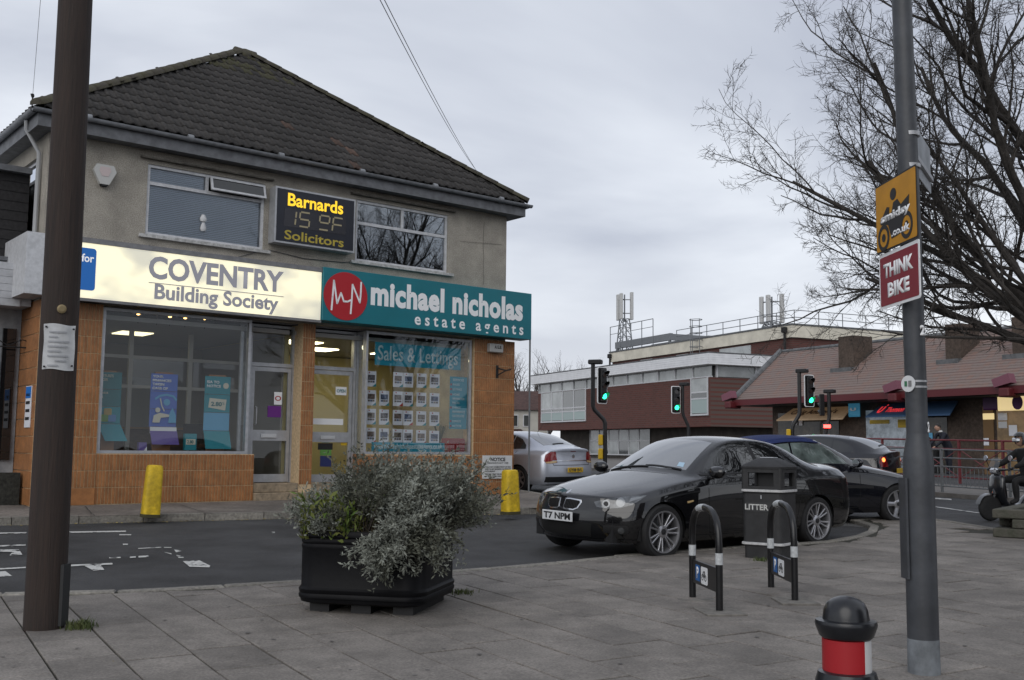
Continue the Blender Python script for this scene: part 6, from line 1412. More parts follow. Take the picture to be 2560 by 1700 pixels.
for cx, cz in ((.2, .2), (.76, .24)): ring(X_(cx), Z_(cz), L * .10, L * .145, M_blk, -.004, -.0024, 'wheel_print'); ring(X_(cx), Z_(cz), L * .0, L * .045, M_blk, -.004, -.0024, 'hub_print')
MB().prism([(X_(.12), Z_(.44)), (X_(.3), Z_(.62)), (X_(.36), Z_(.60)), (X_(.34), Z_(.48)), (X_(.42), Z_(.52)), (X_(.46), Z_(.64)), (X_(.56), Z_(.66)), (X_(.64), Z_(.56)), (X_(.84), Z_(.64)), (X_(.82), Z_(.46)), (X_(.68), Z_(.38)), (X_(.6), Z_(.16)), (X_(.4), Z_(.14)), (X_(.32), Z_(.36)), (X_(.14), Z_(.4))], -.0042, -.0025, 'y').build('bike_print', M_blk, s)
MB().prism(disc(X_(.46), Z_(.76), L * .075, 14, H_ * .085), -.0042, -.0025, 'y').build('head_print', M_blk, s)
text('smidsy', M_white, s, X_(.14), X_(.86), Z_(.38), Z_(.54), -.0045, .05, ext=.001); text('.co.uk', M_white, s, X_(.4), X_(.84), Z_(.16), Z_(.27), -.0045, .04, ext=.001)
s, L = sign_frame('road_sign', 'dark red THINK BIKE sign below the yellow sign', 2028, 648, FY_, 2121, 620, NY_)
zt2_ = zb_ - .006; zb2_ = (AT(2034, 713, FY_).z + AT(2122, 689, NY_).z) / 2
MB().prism(rrect(0, L, zb2_, zt2_, .015), 0, .004, 'y').build('border', M_white, s); MB().prism(rrect(.018, L - .018, zb2_ + .018, zt2_ - .022, .01), -.002, -.0004, 'y').build('face', mat('sign_crimson', (.23, .012, .03), .4), s); hh = zt2_ - zb2_
text('THINK', M_white, s, L * .12, L * .86, zb2_ + hh * .54, zb2_ + hh * .80, -.0022, .05, ext=.001); text('BIKE', M_white, s, L * .22, L * .76, zb2_ + hh * .18, zb2_ + hh * .44, -.0022, .05, ext=.001)
s = thing('road_sign', 'bare grey back of a sign plate behind the lamp post', 'sign', (AT(2098, 330, 6.5).x + .02, 6.5, 0), math.atan2(.63, .36)); z0, z1 = AT(2098, 392, 6.5).z, AT(2098, 278, 6.5).z
MB().prism(rrect(0, .72, z0, z1, .02), 0, .004, 'y').build('plate', mat('sign_back_grey', (.34, .36, .38), .5, .3, var=.2, vscale=6), s); MB().box(.02, .7, -.02, -.001, z0 + .08, z0 + .11).build('stiffener', M_alu, s)
s = thing('pole_plate', 'small round white plate strapped to the lamp post', 'sign', (lp.x, lp.y, lp.z)); a = math.atan2(-lp.y, -lp.x) - R(38)
MB().lathe([(.05, 0), (.05, .004)], 24).build('plate', M_wplate, s).matrix_local = Matrix.Translation((.07 * math.cos(a), .07 * math.sin(a), zl(886))) @ Matrix.Rotation(a, 4, 'Z') @ Matrix.Rotation(math.pi / 2, 4, 'Y')
mm = Matrix.Translation((.0755 * math.cos(a), .0755 * math.sin(a), zl(886))) @ Matrix.Rotation(a + math.pi / 2, 4, 'Z')
o = MB().box(-.024, -.006, -.0015, 0, -.016, .016).build('print', mat('print_green', (.04, .16, .08), .6), s); o.matrix_local = mm; o = MB().box(.004, .026, -.0015, 0, -.018, .018).build('print', mat('print_grey', (.2, .2, .2), .6), s); o.matrix_local = mm
for y, dg in ((764, 4), (985, 36)):
    a = math.atan2(-lp.y, -lp.x) + R(dg + 40); me = text('2', M_white, lp_s, 0, .035, 0, .06, 0, .05) if False else None
    s2 = thing('pole_number', 'white number 2 stuck %s the round plate on the lamp post' % ('above' if y < 800 else 'below'), 'sticker', lp); tx = text('2', M_white, s2, -.02, .02, -.032, .032, 0, .06, ext=.002); tx.matrix_local = Matrix.Translation((.0655 * math.cos(a), .0655 * math.sin(a), zl(y))) @ Matrix.Rotation(a + math.pi / 2, 4, 'Z')

# ---- low stone planter wall at the right edge
q0 = pv(2288, 1238); t = thing('stone_planter', 'low mossy stone planter wall at the foot of the tree', 'planter', q0, R(-36)); M_stone = mat('mossy_stone', (.09, .085, .07), .95, c2=(.06, .062, .045), vscale=7, bump=.7, bscale=25, pos=True)
for r in range(3):
    for i in range(7):
        for (dx, dy, rz) in ((0, 0, 0), (0, 0, 90)):
            x = i * .5 + (r % 2) * .25 - .0
            if rz == 0: MB().cbox(x + .006, x + .494, 0, .2, r * .13, r * .13 + .122, .012).build('stone', M_stone, t)
            elif i < 4: MB().cbox(-.001, .2, .21 + x + .006, .21 + x + .494, r * .13, r * .13 + .122, .012).build('stone', M_stone, t)
MB().box(.2, 3.6, .2, 2.4, 0, .33).build('soil', MATS['soil'], t)

# ---- overhead wires
M_wire = mat('wire_grey', (.12, .12, .125), .6)
def wire(a, b, sag, label, r=.012):
    P = [a.lerp(b, k / 16) - Vector((0, 0, sag * 4 * (k / 16) * (1 - k / 16))) for k in range(17)]; tag(MB().tube(P, r, 4).build('overhead_wire', M_wire), label, 'wire', 'overhead telephone wires')
wire(AT(1106, 402, 27.0), AT(800, -150, 7), .15, 'thin overhead wire rising from the right hip of the tiled roof', .004); wire(AT(1125, 430, 27.0), AT(812, -150, 7), .15, 'thin overhead wire rising just right of its twin above the tiled roof', .004)
ea = BO + BX * (ex0 - .03) + BYI * (ey0 + .1); wire(Vector((ea.x, ea.y, 7.12)), Vector((p.x - .2, p.y, 8.3)), .05, 'thin wire from the left eaves bracket up to the dark pole', .004)
t = thing('eaves_bracket', 'small iron wire bracket at the left eaves corner', 'bracket', (ea.x, ea.y, 6.95)); MB().tube([(0, 0, 0), (0, 0, .16), (-.03, 0, .2)], .012, 6).build('stem', M_dark, t); MB().lathe([(.02, .14), (.03, .17), (.02, .2)], 8).build('insulator', M_dark, t, True)

# ================================================================== ACROSS THE ROAD
GZ = gz(99)
far_edge = [along(-22, -.05), along(-10, -.05), along(0, -.05), along(12, -.05), along(26, -.05)]
fp = sheet('far_pavement', far_edge + [along(30, 40), along(-60, 60), (-30, 120), (-30, 62), (-3, 45), (2.0, 40)], .1, mat('far_paving', (.14, .13, .12), .9, var=.2, vscale=5, pos=True), .14)
kerb_run([Vector(p) for p in far_edge][::1] if False else [tuple(p) for p in far_edge][::-1], fp, -.0001, .1, .1, M_kerb) if False else None
kr = MB()
# frames for the two far buildings
class Frame:
    def __init__(s, o, d): s.o = Vector((o[0], o[1], 0)); s.d = Vector((d[0], d[1], 0)).normalized(); s.n = Vector((-s.d.y, s.d.x, 0)); s.rz = math.atan2(s.d.y, s.d.x)
    def __call__(s, x, y, dep=0.0):
        r = ray(x, y); t = (s.o + s.n * dep - CAM).dot(s.n) / r.dot(s.n); p = CAM + r * t; return (p - s.o).dot(s.d), p.z
    def x(s, a, b, dep=0.0): return s(a, b, dep)[0]
    def z(s, a, b, dep=0.0): return s(a, b, dep)[1]
# ---- guard railing along the far kerb
M_galv = mat('galvanised_rail', (.2, .21, .215), .5, .4, var=.15, vscale=8)
gr = thing('guard_railing', 'grey galvanised pedestrian guard railing along the far kerb', 'railing', (rail_a.x, rail_a.y, 0), math.atan2(rd.y, rd.x)); sg = 1 if (Vector((-rd.y, rd.x, 0)) - rn).length < .1 else -1
def rz_(x): return gz((rail_a + rd * x).y) + .1
bars = MB(); x = -9.0
while x < 13:
    x2 = x + 1.95; MB().box(x - .025, x + .025, -.025 + sg * .25, .025 + sg * .25, rz_(x) - .02, rz_(x) + 1.03).build('post', M_galv, gr)
    for h in (1.0, .8, .6, .14): MB().tube([(x + .02, sg * .25, rz_(x) + h), (x2 - .02, sg * .25, rz_(x2) + h)], .018, 6).build('rail', M_galv, gr, True)
    for k in range(1, 16): xx = x + k * 1.95 / 16; bars.box(xx - .006, xx + .006, sg * .25 - .006, sg * .25 + .006, rz_(xx) + .14, rz_(xx) + .6)
    x = x2
tag(bars.build('infill_bars', M_galv, gr), kind='stuff')
# ---- red barrier railing before the shops
M_rr = mat('red_painted_rail', (.14, .02, .024), .55, var=.2, vscale=6)
RO = 4.2; rr_ = thing('red_railing', 'dark red cross braced railing in front of the shops', 'railing', rail_a + rn * RO - Vector((0, 0, rail_a.z)), math.atan2(rd.y, rd.x))
def rz2(x): return gz((rail_a + rd * x + rn * RO).y) + .1
x = -7.0
while x < 12:
    x2 = x + 1.5; MB().box(x - .03, x + .03, -.03, .03, rz2(x) - .02, rz2(x) + 1.2).build('post', M_rr, rr_)
    MB().tube([(x, 0, rz2(x) + 1.19), (x2, 0, rz2(x2) + 1.19)], .026, 6).build('rail', M_rr, rr_); MB().tube([(x, 0, rz2(x) + .15), (x2, 0, rz2(x2) + .15)], .02, 6).build('rail', M_rr, rr_); MB().tube([(x, 0, rz2(x) + .95), (x2, 0, rz2(x2) + .95)], .016, 6).build('rail', M_rr, rr_)
    MB().tube([(x, .02, rz2(x) + .15), (x2, .02, rz2(x2) + .95)], .014, 5).build('brace', M_rr, rr_); MB().tube([(x, -.02, rz2(x) + .95), (x2, -.02, rz2(x2) + .15)], .014, 5).build('brace', M_rr, rr_); x = x2

# ---- parade of shops with the long pink tiled roof
SF = Frame((11.2, 52.0), (.486, -.874)); sh_ = thing('shop_parade', 'low brick parade of shops with long pinkish tiled roof and red eaves', 'building', SF.o, SF.rz)
M_brn = mat('brown_brick', (.075, .055, .043), .9, var=.3, vscale=9, bump=.4, bscale=30, stain=.2); M_redf = mat('red_fascia', (.1, .01, .014), .5); M_pink = mat('pink_bracket', (.2, .07, .1), .6)
ez_ = 3.95; ex_l, ex_r = SF.x(1692, 925), 44.0; RD = 4.4; rzz = SF.z(1900, 802, RD); rxl = SF.x(1800, 806, RD)
WD = 1.6
# roof tiles as courses: a sloping sheet of small steps, each course its own strip
m = bpy.data.materials.new('pink_roof_tile'); m.use_nodes = True; t_ = m.node_tree; b_n = t_.nodes['Principled BSDF']; tc = t_.nodes.new('ShaderNodeTexCoord'); bt = t_.nodes.new('ShaderNodeTexBrick'); mp = t_.nodes.new('ShaderNodeMapping')
bt.inputs['Color1'].default_value = (.19, .148, .132, 1); bt.inputs['Color2'].default_value = (.23, .135, .105, 1); bt.inputs['Mortar'].default_value = (.17, .12, .11, 1); bt.inputs['Scale'].default_value = 1; bt.inputs['Brick Width'].default_value = .28; bt.inputs['Row Height'].default_value = .3; bt.inputs['Mortar Size'].default_value = .012; bt.inputs['Bias'].default_value = -.35
t_.links.new(tc.outputs['Object'], bt.inputs['Vector']); t_.links.new(bt.outputs[0], b_n.inputs['Base Color']); b_n.inputs['Roughness'].default_value = .9; M_pinkt = m
n = 22; up_ = Vector((0, RD, rzz - ez_)); 
rf = MB().add([(ex_l, 0, ez_ - .05), (ex_r, 0, ez_ - .05), (ex_r, RD, rzz - .05), (rxl, RD, rzz - .05)], [(0, 1, 2, 3)]).add([(ex_r, RD, rzz - .05), (rxl, RD, rzz - .05), (ex_l, RD * 2, ez_ - .05), (ex_r, RD * 2, ez_ - .05)], [(0, 1, 2, 3)]).add([(ex_l, 0, ez_ - .05), (rxl, RD, rzz - .05), (ex_l, RD * 2, ez_ - .05)], [(0, 1, 2)]).build('roof', M_pinkt, sh_)
for r in range(n):
    a, b = r / n, (r + 1) / n; xa, xb = ex_l + (rxl - ex_l) * a, ex_l + (rxl - ex_l) * b; pa, pb = Vector((0, 0, ez_)) + up_ * a, Vector((0, 0, ez_)) + up_ * (b + .01)
    MB().add([(xa, pa.y, pa.z + .03), (ex_r, pa.y, pa.z + .03), (ex_r, pb.y, pb.z), (xb, pb.y, pb.z), (xa, pa.y, pa.z - .02), (ex_r, pa.y, pa.z - .02)], [(0, 1, 2, 3), (4, 5, 1, 0)]).build('tile_course', M_pinkt, rf)
MB().tube([(ex_l, 0, ez_ + .05), (rxl, RD, rzz + .05)], .16, 8).build('verge', mat('lead_grey', (.11, .115, .12), .7, var=.3, vscale=4), sh_, True); MB().tube([(rxl, RD, rzz + .03), (ex_r, RD, rzz + .03)], .1, 8).build('ridge', MATS['lead_grey'], sh_, True)
MB().box(ex_l, ex_r, -.12, .0, ez_ - .28, ez_ + .0).build('eaves_beam', M_redf, sh_)
for px in (1692, 2072, 2330):
    x = SF.x(px, 900); MB().cbox(x - .22, x + .22, -.45, .3, ez_ - .42, ez_ - .08, .05).build('bracket', M_redf, sh_); MB().prism([(x - .5, ez_ + .25), (x + .2, ez_ + .45), (x + .3, ez_ + .1), (x - .4, ez_ - .05)], -.4, -.05, 'y').build('gargoyle', M_pink, sh_)
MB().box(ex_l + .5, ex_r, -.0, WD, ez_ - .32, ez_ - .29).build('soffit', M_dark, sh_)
MB().box(ex_l + 1.0, ex_r, WD, WD + 5, GZ - .2, ez_ - .06).build('wall', M_brn, sh_)
for px in (1992, 2240, 2395):
    x0 = SF.x(px - 24, 790, 3.2); x1 = SF.x(px + 12, 790, 3.2); MB().box(x0, x1, 2.2, 3.4, ez_ + 1.2, rzz + .15).build('chimney', M_brn, sh_)
    MB().box(x0 - .25, x1 + .05, 1.9, 2.2, ez_ + up_.z * 1.95 / RD - .2, ez_ + up_.z * 1.95 / RD + .18).build('flashing', MATS['lead_grey'], sh_)
D_ = WD - .02
def shopfront(xa, xb, name, wall_m, glow=None):
    x0, x1 = SF.x(xa, 1000, D_), SF.x(xb, 1000, D_); MB().box(x0, x1, D_ - .02, D_ - .001, GZ, 3.3).build(name, wall_m, sh_); return x0, x1
M_shopd = mat('dark_shop_glass', (.012, .014, .014), .08, spec=.3, coat=.3, c2=(.07, .06, .045), vscale=2.2); M_warm = mat('warm_shop_interior', (.1, .06, .03), emit=.03, ecol=(1, .55, .16)); M_cool = mat('shop_window_display', (.16, .18, .2), .15, var=.9, vscale=2.5, coat=.6, emit=.07, ecol=(.7, .85, 1))
shopfront(1795, 1935, 'shopfront_glass', M_shopd); shopfront(1998, 2106, 'shopfront_glass', M_cool); shopfront(2128, 2185, 'shopfront_glass', M_shopd); shopfront(2268, 2292, 'shopfront_glass', M_warm); shopfront(2300, 2420, 'shopfront_glass', mat('bakery_window', (.14, .09, .04), .15, var=.8, vscale=2, emit=.05, ecol=(1, .6, .22)))
def sign_(xa, xb, ya, yb, m, label, nm='shop_sign', dep=WD - .5, cat='sign', slope=0, th=.06):
    x0, x1 = SF.x(xa, (ya + yb) / 2, dep), SF.x(xb, (ya + yb) / 2, dep); z0, z1 = SF.z((xa + xb) / 2, yb, dep), SF.z((xa + xb) / 2, ya, dep); s = thing(nm, label, cat, SF.o, SF.rz)
    e = (x1 - x0) * slope; y1_ = D_ - .03; pts = [(x0, dep, z0), (x1, dep, z0), (x1 - e, y1_ if slope else dep, z1), (x0 + e, y1_ if slope else dep, z1)]
    MB().add(pts + [(a, b + th * .5 if not slope else b, c - th) for a, b, c in pts], [(0, 1, 2, 3), (7, 6, 5, 4), (0, 4, 5, 1), (1, 5, 6, 2), (2, 6, 7, 3), (3, 7, 4, 0)]).build('panel', m, s); return s, x0, x1, z0, z1, dep, y1_
M_awn = mat('lit_awning_canvas', (.36, .27, .18), .8, emit=.05, ecol=(1, .6, .3), var=.3, vscale=1.2); M_awb = mat('blue_awning', (.05, .11, .22), .7)
def slant_text(txt, m, q, fa, fb, za, zb, bold=.03):
    s, x0, x1, z0, z1, dep, y1_ = q; w, h = x1 - x0, z1 - z0; an = math.atan2(y1_ - dep, h); Mx = Matrix.Translation((0, dep - .03, z0)) @ Matrix.Rotation(-an, 4, 'X'); LL = math.hypot(h, y1_ - dep)
    return text(txt, m, s, x0 + w * fa, x0 + w * fb, LL * za, LL * zb, -.02, bold, M=Mx)
q = sign_(1790, 1943, 938, 966, M_awn, 'tan lit awning reading Craig Anthony\'s over the first shop of the parade', 'awning', WD - .9, 'awning', .06); slant_text("Craig Anthony's", mat('brown_letter', (.05, .02, .015), .7), q, .13, .82, .3, .8)
q = sign_(1995, 2190, 925, 957, M_awb, 'blue awning with a red smile logo and Thomson lettering', 'awning', WD - .9, 'awning', .06); M_rl = mat('lit_red_letter', (.6, .03, .04), emit=.5, ecol=(1, .06, .07)); slant_text('Thomson', M_rl, q, .2, .42, .25, .62); slant_text('U', M_rl, q, .1, .16, .2, .7, .06); slant_text('.', M_rl, q, .15, .165, .75, .86, .06)
s, x0, x1, z0, z1, dep, _y = sign_(1956, 1982, 930, 958, mat('sky_blue_sign', (.04, .22, .36), .5, emit=.1, ecol=(.1, .5, .8)), 'square sky blue hanging sign with a white smile between two awnings'); text('U', M_white, s, x0 + .5, x1 - .5, z0 + .2, z1 - .2, dep - .06, .08)
s, x0, x1, z0, z1, dep, _y = sign_(2300, 2440, 912, 942, mat('lit_cream_sign', (.6, .45, .2), emit=.55, ecol=(1, .78, .4)), 'cream lit fascia sign with a purple plum and a letter N'); MB().prism(disc(x0 + .9, (z0 + z1) / 2, .22, 14, .28), dep - .09, dep - .065, 'y').build('plum', mat('plum', (.08, .01, .09), .6), s); text('N', M_ppur, s, x0 + 1.7, x0 + 2.4, z0 + .15, z1 - .15, dep - .065, 0)
sign_(2266, 2299, 916, 942, mat('purple_sign', (.07, .012, .08), .5), 'dark purple end panel beside the cream lit sign')
for xa, xb, ya, yb, m, l in ((2005, 2050, 968, 976, MATS['sticker_yellow'], 'yellow strip poster in the travel shop window'), (2070, 2088, 967, 985, MATS['sticker_yellow'], 'round yellow offer poster in the travel shop window'), (2130, 2150, 998, 1022, M_plb, 'light blue leaflet rack in the dark shop doorway'), (2266, 2292, 953, 966, MATS['lit_cream_sign'], 'small amber lit panel above the warm shop door'), (2301, 2322, 952, 968, M_paper, 'pale poster high in the bakery window'), (2302, 2322, 972, 986, M_wplate, 'white poster with blue band in the bakery window'), (2326, 2345, 980, 1004, M_paper, 'white price list in the bakery window'), (2268, 2280, 1010, 1026, M_paper, 'white notice low on the warm shop door'), (1826, 1838, 970, 980, M_paper, 'pale card in the first shop window'), (1842, 1850, 970, 980, M_paper, 'pale card beside the first shop door')):
    sign_(xa, xb, ya, yb, m, l, 'window_poster', D_ - .06, 'poster', 0, .02)

# ---- red brick office block with white fascia, masts on top
OF = Frame((13.2, 70.0), (.411, -.911)); of = thing('office_block', 'flat roofed red brick office block with white fascia and upper windows', 'building', OF.o, OF.rz)
M_rbr = bpy.data.materials.new('red_brick'); M_rbr.use_nodes = True; t_ = M_rbr.node_tree; b_n = t_.nodes['Principled BSDF']; tc = t_.nodes.new('ShaderNodeTexCoord'); bt = t_.nodes.new('ShaderNodeTexBrick'); mp = t_.nodes.new('ShaderNodeMapping'); mp.inputs['Rotation'].default_value = (math.pi / 2, 0, 0)
bt.inputs['Color1'].default_value = (.12, .042, .034, 1); bt.inputs['Color2'].default_value = (.09, .034, .028, 1); bt.inputs['Mortar'].default_value = (.1, .07, .06, 1); bt.inputs['Scale'].default_value = 1; bt.inputs['Brick Width'].default_value = .45; bt.inputs['Row Height'].default_value = .15; bt.inputs['Mortar Size'].default_value = .016
t_.links.new(tc.outputs['Object'], mp.inputs[0]); t_.links.new(mp.outputs[0], bt.inputs['Vector']); t_.links.new(bt.outputs[0], b_n.inputs['Base Color']); b_n.inputs['Roughness'].default_value = .9
M_wfa = mat('white_fascia_cladding', (.74, .75, .77), .5, var=.06, vscale=2); M_pale = mat('pale_window_panel', (.3, .32, .32), .12, coat=.7, var=.3, vscale=.6, ranvar=.25); M_mint = mat('mint_spandrel', (.32, .4, .39), .3, ranvar=.08); M_ogl = mat('office_glass', (.05, .055, .055), .04, spec=.9, coat=1, ranvar=.4); M_crm = mat('cream_parapet', (.66, .62, .52), .8, var=.12, vscale=1.2)
zF1, zF0 = OF.z(1638, 815.5), OF.z(1638, 841); zW0 = OF.z(1638, 869); zB0 = OF.z(1638, 983); xL_ = OF.x(1241, 930); DE = 14.0
MB().box(xL_, 0, .0, DE, zB0, zW0).build('brick_storey', M_rbr, of)
MB().box(xL_ + .3, -.3, .3, DE - .3, zW0 - .01, zF0 + .01).build('inner_storey', M_ogl, of)
MB().box(xL_ - .5, .55, -.55, DE, zF0 + .003, zF1).build('fascia_core', M_wfa, of)
for k in range(5): z = zF0 + (zF1 - zF0) * k / 5; MB().box(xL_ - .52, .57, -.575, -.552, z + .012, z + (zF1 - zF0) / 5 - .012).build('fascia_board', M_wfa, of); MB().box(.552, .575, -.55, DE, z + .012, z + (zF1 - zF0) / 5 - .012).build('fascia_board', M_wfa, of)
MB().box(xL_ - .6, .6, -.6, DE, zF1 + .002, zF1 + .08).build('roof_edge', MATS['lead_grey'], of)
xs = [xL_ + (0 - xL_) * k / 12 for k in range(13)]
for k in range(12):
    w = MB().box(xs[k] + .0, xs[k] + .08, .02, .2, zW0 + .002, zF0).box(xs[k] + .08, xs[k + 1], .02, .2, zW0 + .002, zW0 + .08).build('window', M_frame, of); MB().box(xs[k] + .08, xs[k + 1], .1, .12, zW0 + .08, zF0).build('pane', M_pale, w)
for k in range(4): w = MB().box(.0 - .2, -.02, .5 + k * 3.2, .62 + k * 3.2, zW0 + .002, zF0).build('window', M_frame, of); MB().box(-.12, -.1, .62 + k * 3.2, 3.7 + k * 3.2, zW0 + .05, zF0).build('pane', M_pale, w)
def bay(xa, xb, ya, yb, cols, rows):
    x0, x1 = OF.x(xa, (ya + yb) / 2), OF.x(xb, (ya + yb) / 2); z1, z0 = zW0 + .0, OF.z(xa, yb); W = (x1 - x0) / cols
    w = MB().box(x0, x1, -.1, -.02, z0 - .12, z0).box(x0, x0 + .1, -.08, -.02, z0, z1).box(x1 - .1, x1, -.08, -.02, z0, z1).build('window', M_frame, of)
    for c in range(1, cols): MB().box(x0 + c * W - .06, x0 + c * W + .06, -.08, -.02, z0, z1).build('mullion', M_frame, w)
    zz = [z0] + [z0 + (z1 - z0) * r for r in rows] + [z1]
    for r in range(len(zz) - 1):
        if r: MB().box(x0 + .1, x1 - .1, -.07, -.025, zz[r] - .05, zz[r] + .05).build('transom', M_frame, w)
        for c in range(cols): MB().box(x0 + c * W + .06, x0 + (c + 1) * W - .06, -.05, -.015, zz[r] + .04, zz[r + 1] - .04).build('pane', M_mint if r == 0 else (M_pale if (c < 2 and r == len(zz) - 2) else M_ogl), w)
bay(1249, 1352, 905, 972, 4, (.3, .42)); bay(1594, 1634, 868, 955, 1, (.42, .6))
# recessed ground floor
x0 = xL_ + 1.2; MB().box(x0, -1.2, 1.6, DE - 1, GZ - .3, zB0 - .002).build('ground_storey', mat('brown_ground_wall', (.05, .043, .037), .9, var=.3, vscale=2), of)
gx0, gx1 = OF.x(1362, 1020, 1.6), OF.x(1500, 1020, 1.6); W = (gx1 - gx0) / 6
for c in range(6):
    w = MB().box(gx0 + c * W, gx0 + c * W + .1, 1.5, 1.58, 1.0, zB0 - .003).box(gx0 + c * W + .1, gx0 + (c + 1) * W, 1.5, 1.58, 2.1, 2.2).box(gx0 + c * W + .1, gx0 + (c + 1) * W, 1.5, 1.58, 1.0, 1.1).build('window', M_frame, of)
    MB().box(gx0 + c * W + .1, gx0 + (c + 1) * W, 1.53, 1.56, 2.2, zB0 - .01).build('pane', M_pale, w); MB().box(gx0 + c * W + .1, gx0 + (c + 1) * W, 1.53, 1.56, 1.1, 2.1).build('pane', M_ogl if c % 2 else M_pale, w)
# set-back top storey
UD = 8.0; ucx = OF.x(1826, 750, UD); uzl = OF.x(1412, 835, UD); uz1 = OF.z(1826, 750, UD); uz0 = OF.z(1826, 778, UD); zr = zF1 + .08
up = MB().box(uzl, ucx, UD, UD + 10, zr, uz0).build('upper_storey', M_rbr, of); MB().box(uzl - .2, ucx + .2, UD - .2, UD + 10.2, uz0 + .003, uz1).build('parapet', M_crm, of); MB().box(uzl - .25, ucx + .25, UD - .25, UD + 10.2, uz1 + .003, uz1 + .12).build('parapet_cap', MATS['lead_grey'], of)
for xa, xb in ((1478, 1505), (1560, 1588), (1660, 1732)): a_, b_2 = OF.x(xa, 800, UD), OF.x(xb, 800, UD); MB().box(a_, b_2, UD - .06, UD - .004, zr, uz0 - .15).build('window', M_pale, of)
for px, yy in ((1826, 0), (1418, 0)): x = OF.x(px, 780, UD); MB().tube([(x - .4, UD - .32, uz1 - .3), (x - .4, UD - .32, zr)], .09, 6).build('downpipe', M_dark, of); MB().cbox(x - .62, x - .18, UD - .5, UD - .22, uz1 - .5, uz1 - .1, .05).build('hopper', M_dark, of)
# roof plant: railing, masts, ladder cage
M_st = mat('mast_steel', (.2, .21, .22), .5, .4); M_ant = mat('antenna_white', (.5, .5, .49), .5)
rlg = thing('roof_railing', 'thin steel safety railing along the office roof edge', 'railing', OF.o, OF.rz); ry = UD + .3
k = 0; X0, X1 = OF.x(1560, 780, ry), ucx - .1
while X0 + k * 2.2 < X1: x = X0 + k * 2.2; MB().tube([(x, ry, uz1 + .1), (x, ry, uz1 + 1.15)], .035, 5).build('post', M_st, rlg); k += 1
for h in (1.13, .62): MB().tube([(X0, ry, uz1 + h), (X1, ry, uz1 + h)], .03, 5).build('rail', M_st, rlg); MB().tube([(X1, ry, uz1 + h), (X1, ry + 9.5, uz1 + h)], .03, 5).build('rail', M_st, rlg)
for j in range(5): MB().tube([(X1, ry + j * 2.2, uz1 + .1), (X1, ry + j * 2.2, uz1 + 1.15)], .035, 5).build('post', M_st, rlg)
def mast(px, ybase, yshelf, ytop, label, wide):
    dep = UD + 2.2; x, zb = OF(px, ybase, dep); zs, zt = OF.z(px, yshelf, dep), OF.z(px, ytop, dep); zb = uz1 + .1; t = thing('antenna_mast', label, 'antenna', OF.o + OF.d * x + OF.n * dep, OF.rz)
    lg = []
    for k in range(4): a = math.pi / 4 + k * math.pi / 2; lg.append(((wide * math.cos(a), wide * math.sin(a)), (wide * .55 * math.cos(a), wide * .55 * math.sin(a)))); MB().tube([(*lg[-1][0], zb), (*lg[-1][1], zs)], .06, 5).build('leg', M_st, t)
    n = 4; br = MB()
    for j in range(n):
        f0, f1 = j / n, (j + 1) / n
        for k in range(4):
            p0 = Vector(lg[k][0]).lerp(Vector(lg[k][1]), f0); p1 = Vector(lg[(k + 1) % 4][0]).lerp(Vector(lg[(k + 1) % 4][1]), f1); MB().tube([(p0.x, p0.y, zb + (zs - zb) * f0), (p1.x, p1.y, zb + (zs - zb) * f1)], .035, 4).build('brace', M_st, t)
            q1 = Vector(lg[k][0]).lerp(Vector(lg[k][1]), f1); MB().tube([(q1.x, q1.y, zb + (zs - zb) * f1), (p1.x, p1.y, zb + (zs - zb) * f1)], .03, 4).build('brace', M_st, t)
    for ang, rr in ((200, .95), (300, .75), (60, .8)):
        ax_, ay_ = rr * wide * math.cos(R(ang)), rr * wide * math.sin(R(ang)); MB().cbox(ax_ - .17, ax_ + .17, ay_ - .12, ay_ + .12, zs - .1, zt + .25 * math.sin(ang), .03).build('antenna_panel', M_ant, t)
        for f in (.2, .7): z = zs + (zt - zs) * f; MB().tube([(0, 0, z), (ax_, ay_, z)], .05, 5).build('arm', M_st, t)
    MB().tube([(0, 0, zs - .3), (0, 0, zt - .3)], .07, 6).build('pole', M_st, t)
mast(1440, 790, 735, 672, 'lattice antenna mast at the far left end of the office roof', .85); mast(1780, 748, 742, 675, 'open lattice antenna mast standing on the office roof behind the railing', .95)
lc = thing('ladder_cage', 'hooped steel ladder cage on the office roof edge', 'ladder', OF.o, OF.rz); x = OF.x(1607, 790, UD - .5)
for k in range(6): z = uz1 - 1.2 + k * .55; MB().tube([(x + .55 * math.cos(a), UD - .6 + .5 * math.sin(a), z) for a in [math.pi + math.pi * 2 * q / 10 for q in range(11)]], .03, 4).build('hoop', M_st, lc)
for dx in (-.5, .5, 0): MB().tube([(x + dx, UD - .6 - (.5 if dx == 0 else 0), uz1 - 2.6), (x + dx, UD - .6 - (.5 if dx == 0 else 0), uz1 + 1.6)], .03, 4).build('stile', M_st, lc)
gt = thing('roof_gantry', 'dark steel beam platform along the office roof', 'gantry', OF.o, OF.rz); xa, xb = OF.x(1418, 800, UD + 1), OF.x(1545, 790, UD + 1)
MB().box(xa, xb, UD + 1, UD + 1.3, uz1 + .55, uz1 + 1.15).build('beam', M_st, gt)
for x in (xa + .2, xb - .3): MB().box(x, x + .2, UD + 1, UD + 1.2, uz1 + .1, uz1 + .55).build('stub', M_st, gt)
MB().box(xa, xb, UD + 5, UD + 5.3, uz1 + .55, uz1 + 1.15).build('beam', M_st, gt); MB().box(xb - .3, xb, UD + 1.3, UD + 5, uz1 + .55, uz1 + 1.1).build('beam', M_st, gt)
for k in range(5): x = xa - .2 + k * 1.9; MB().tube([(x, UD + .6, uz1 + .1), (x, UD + .6, uz1 + 2.6)], .04, 4).build('rail_post', M_st, gt)
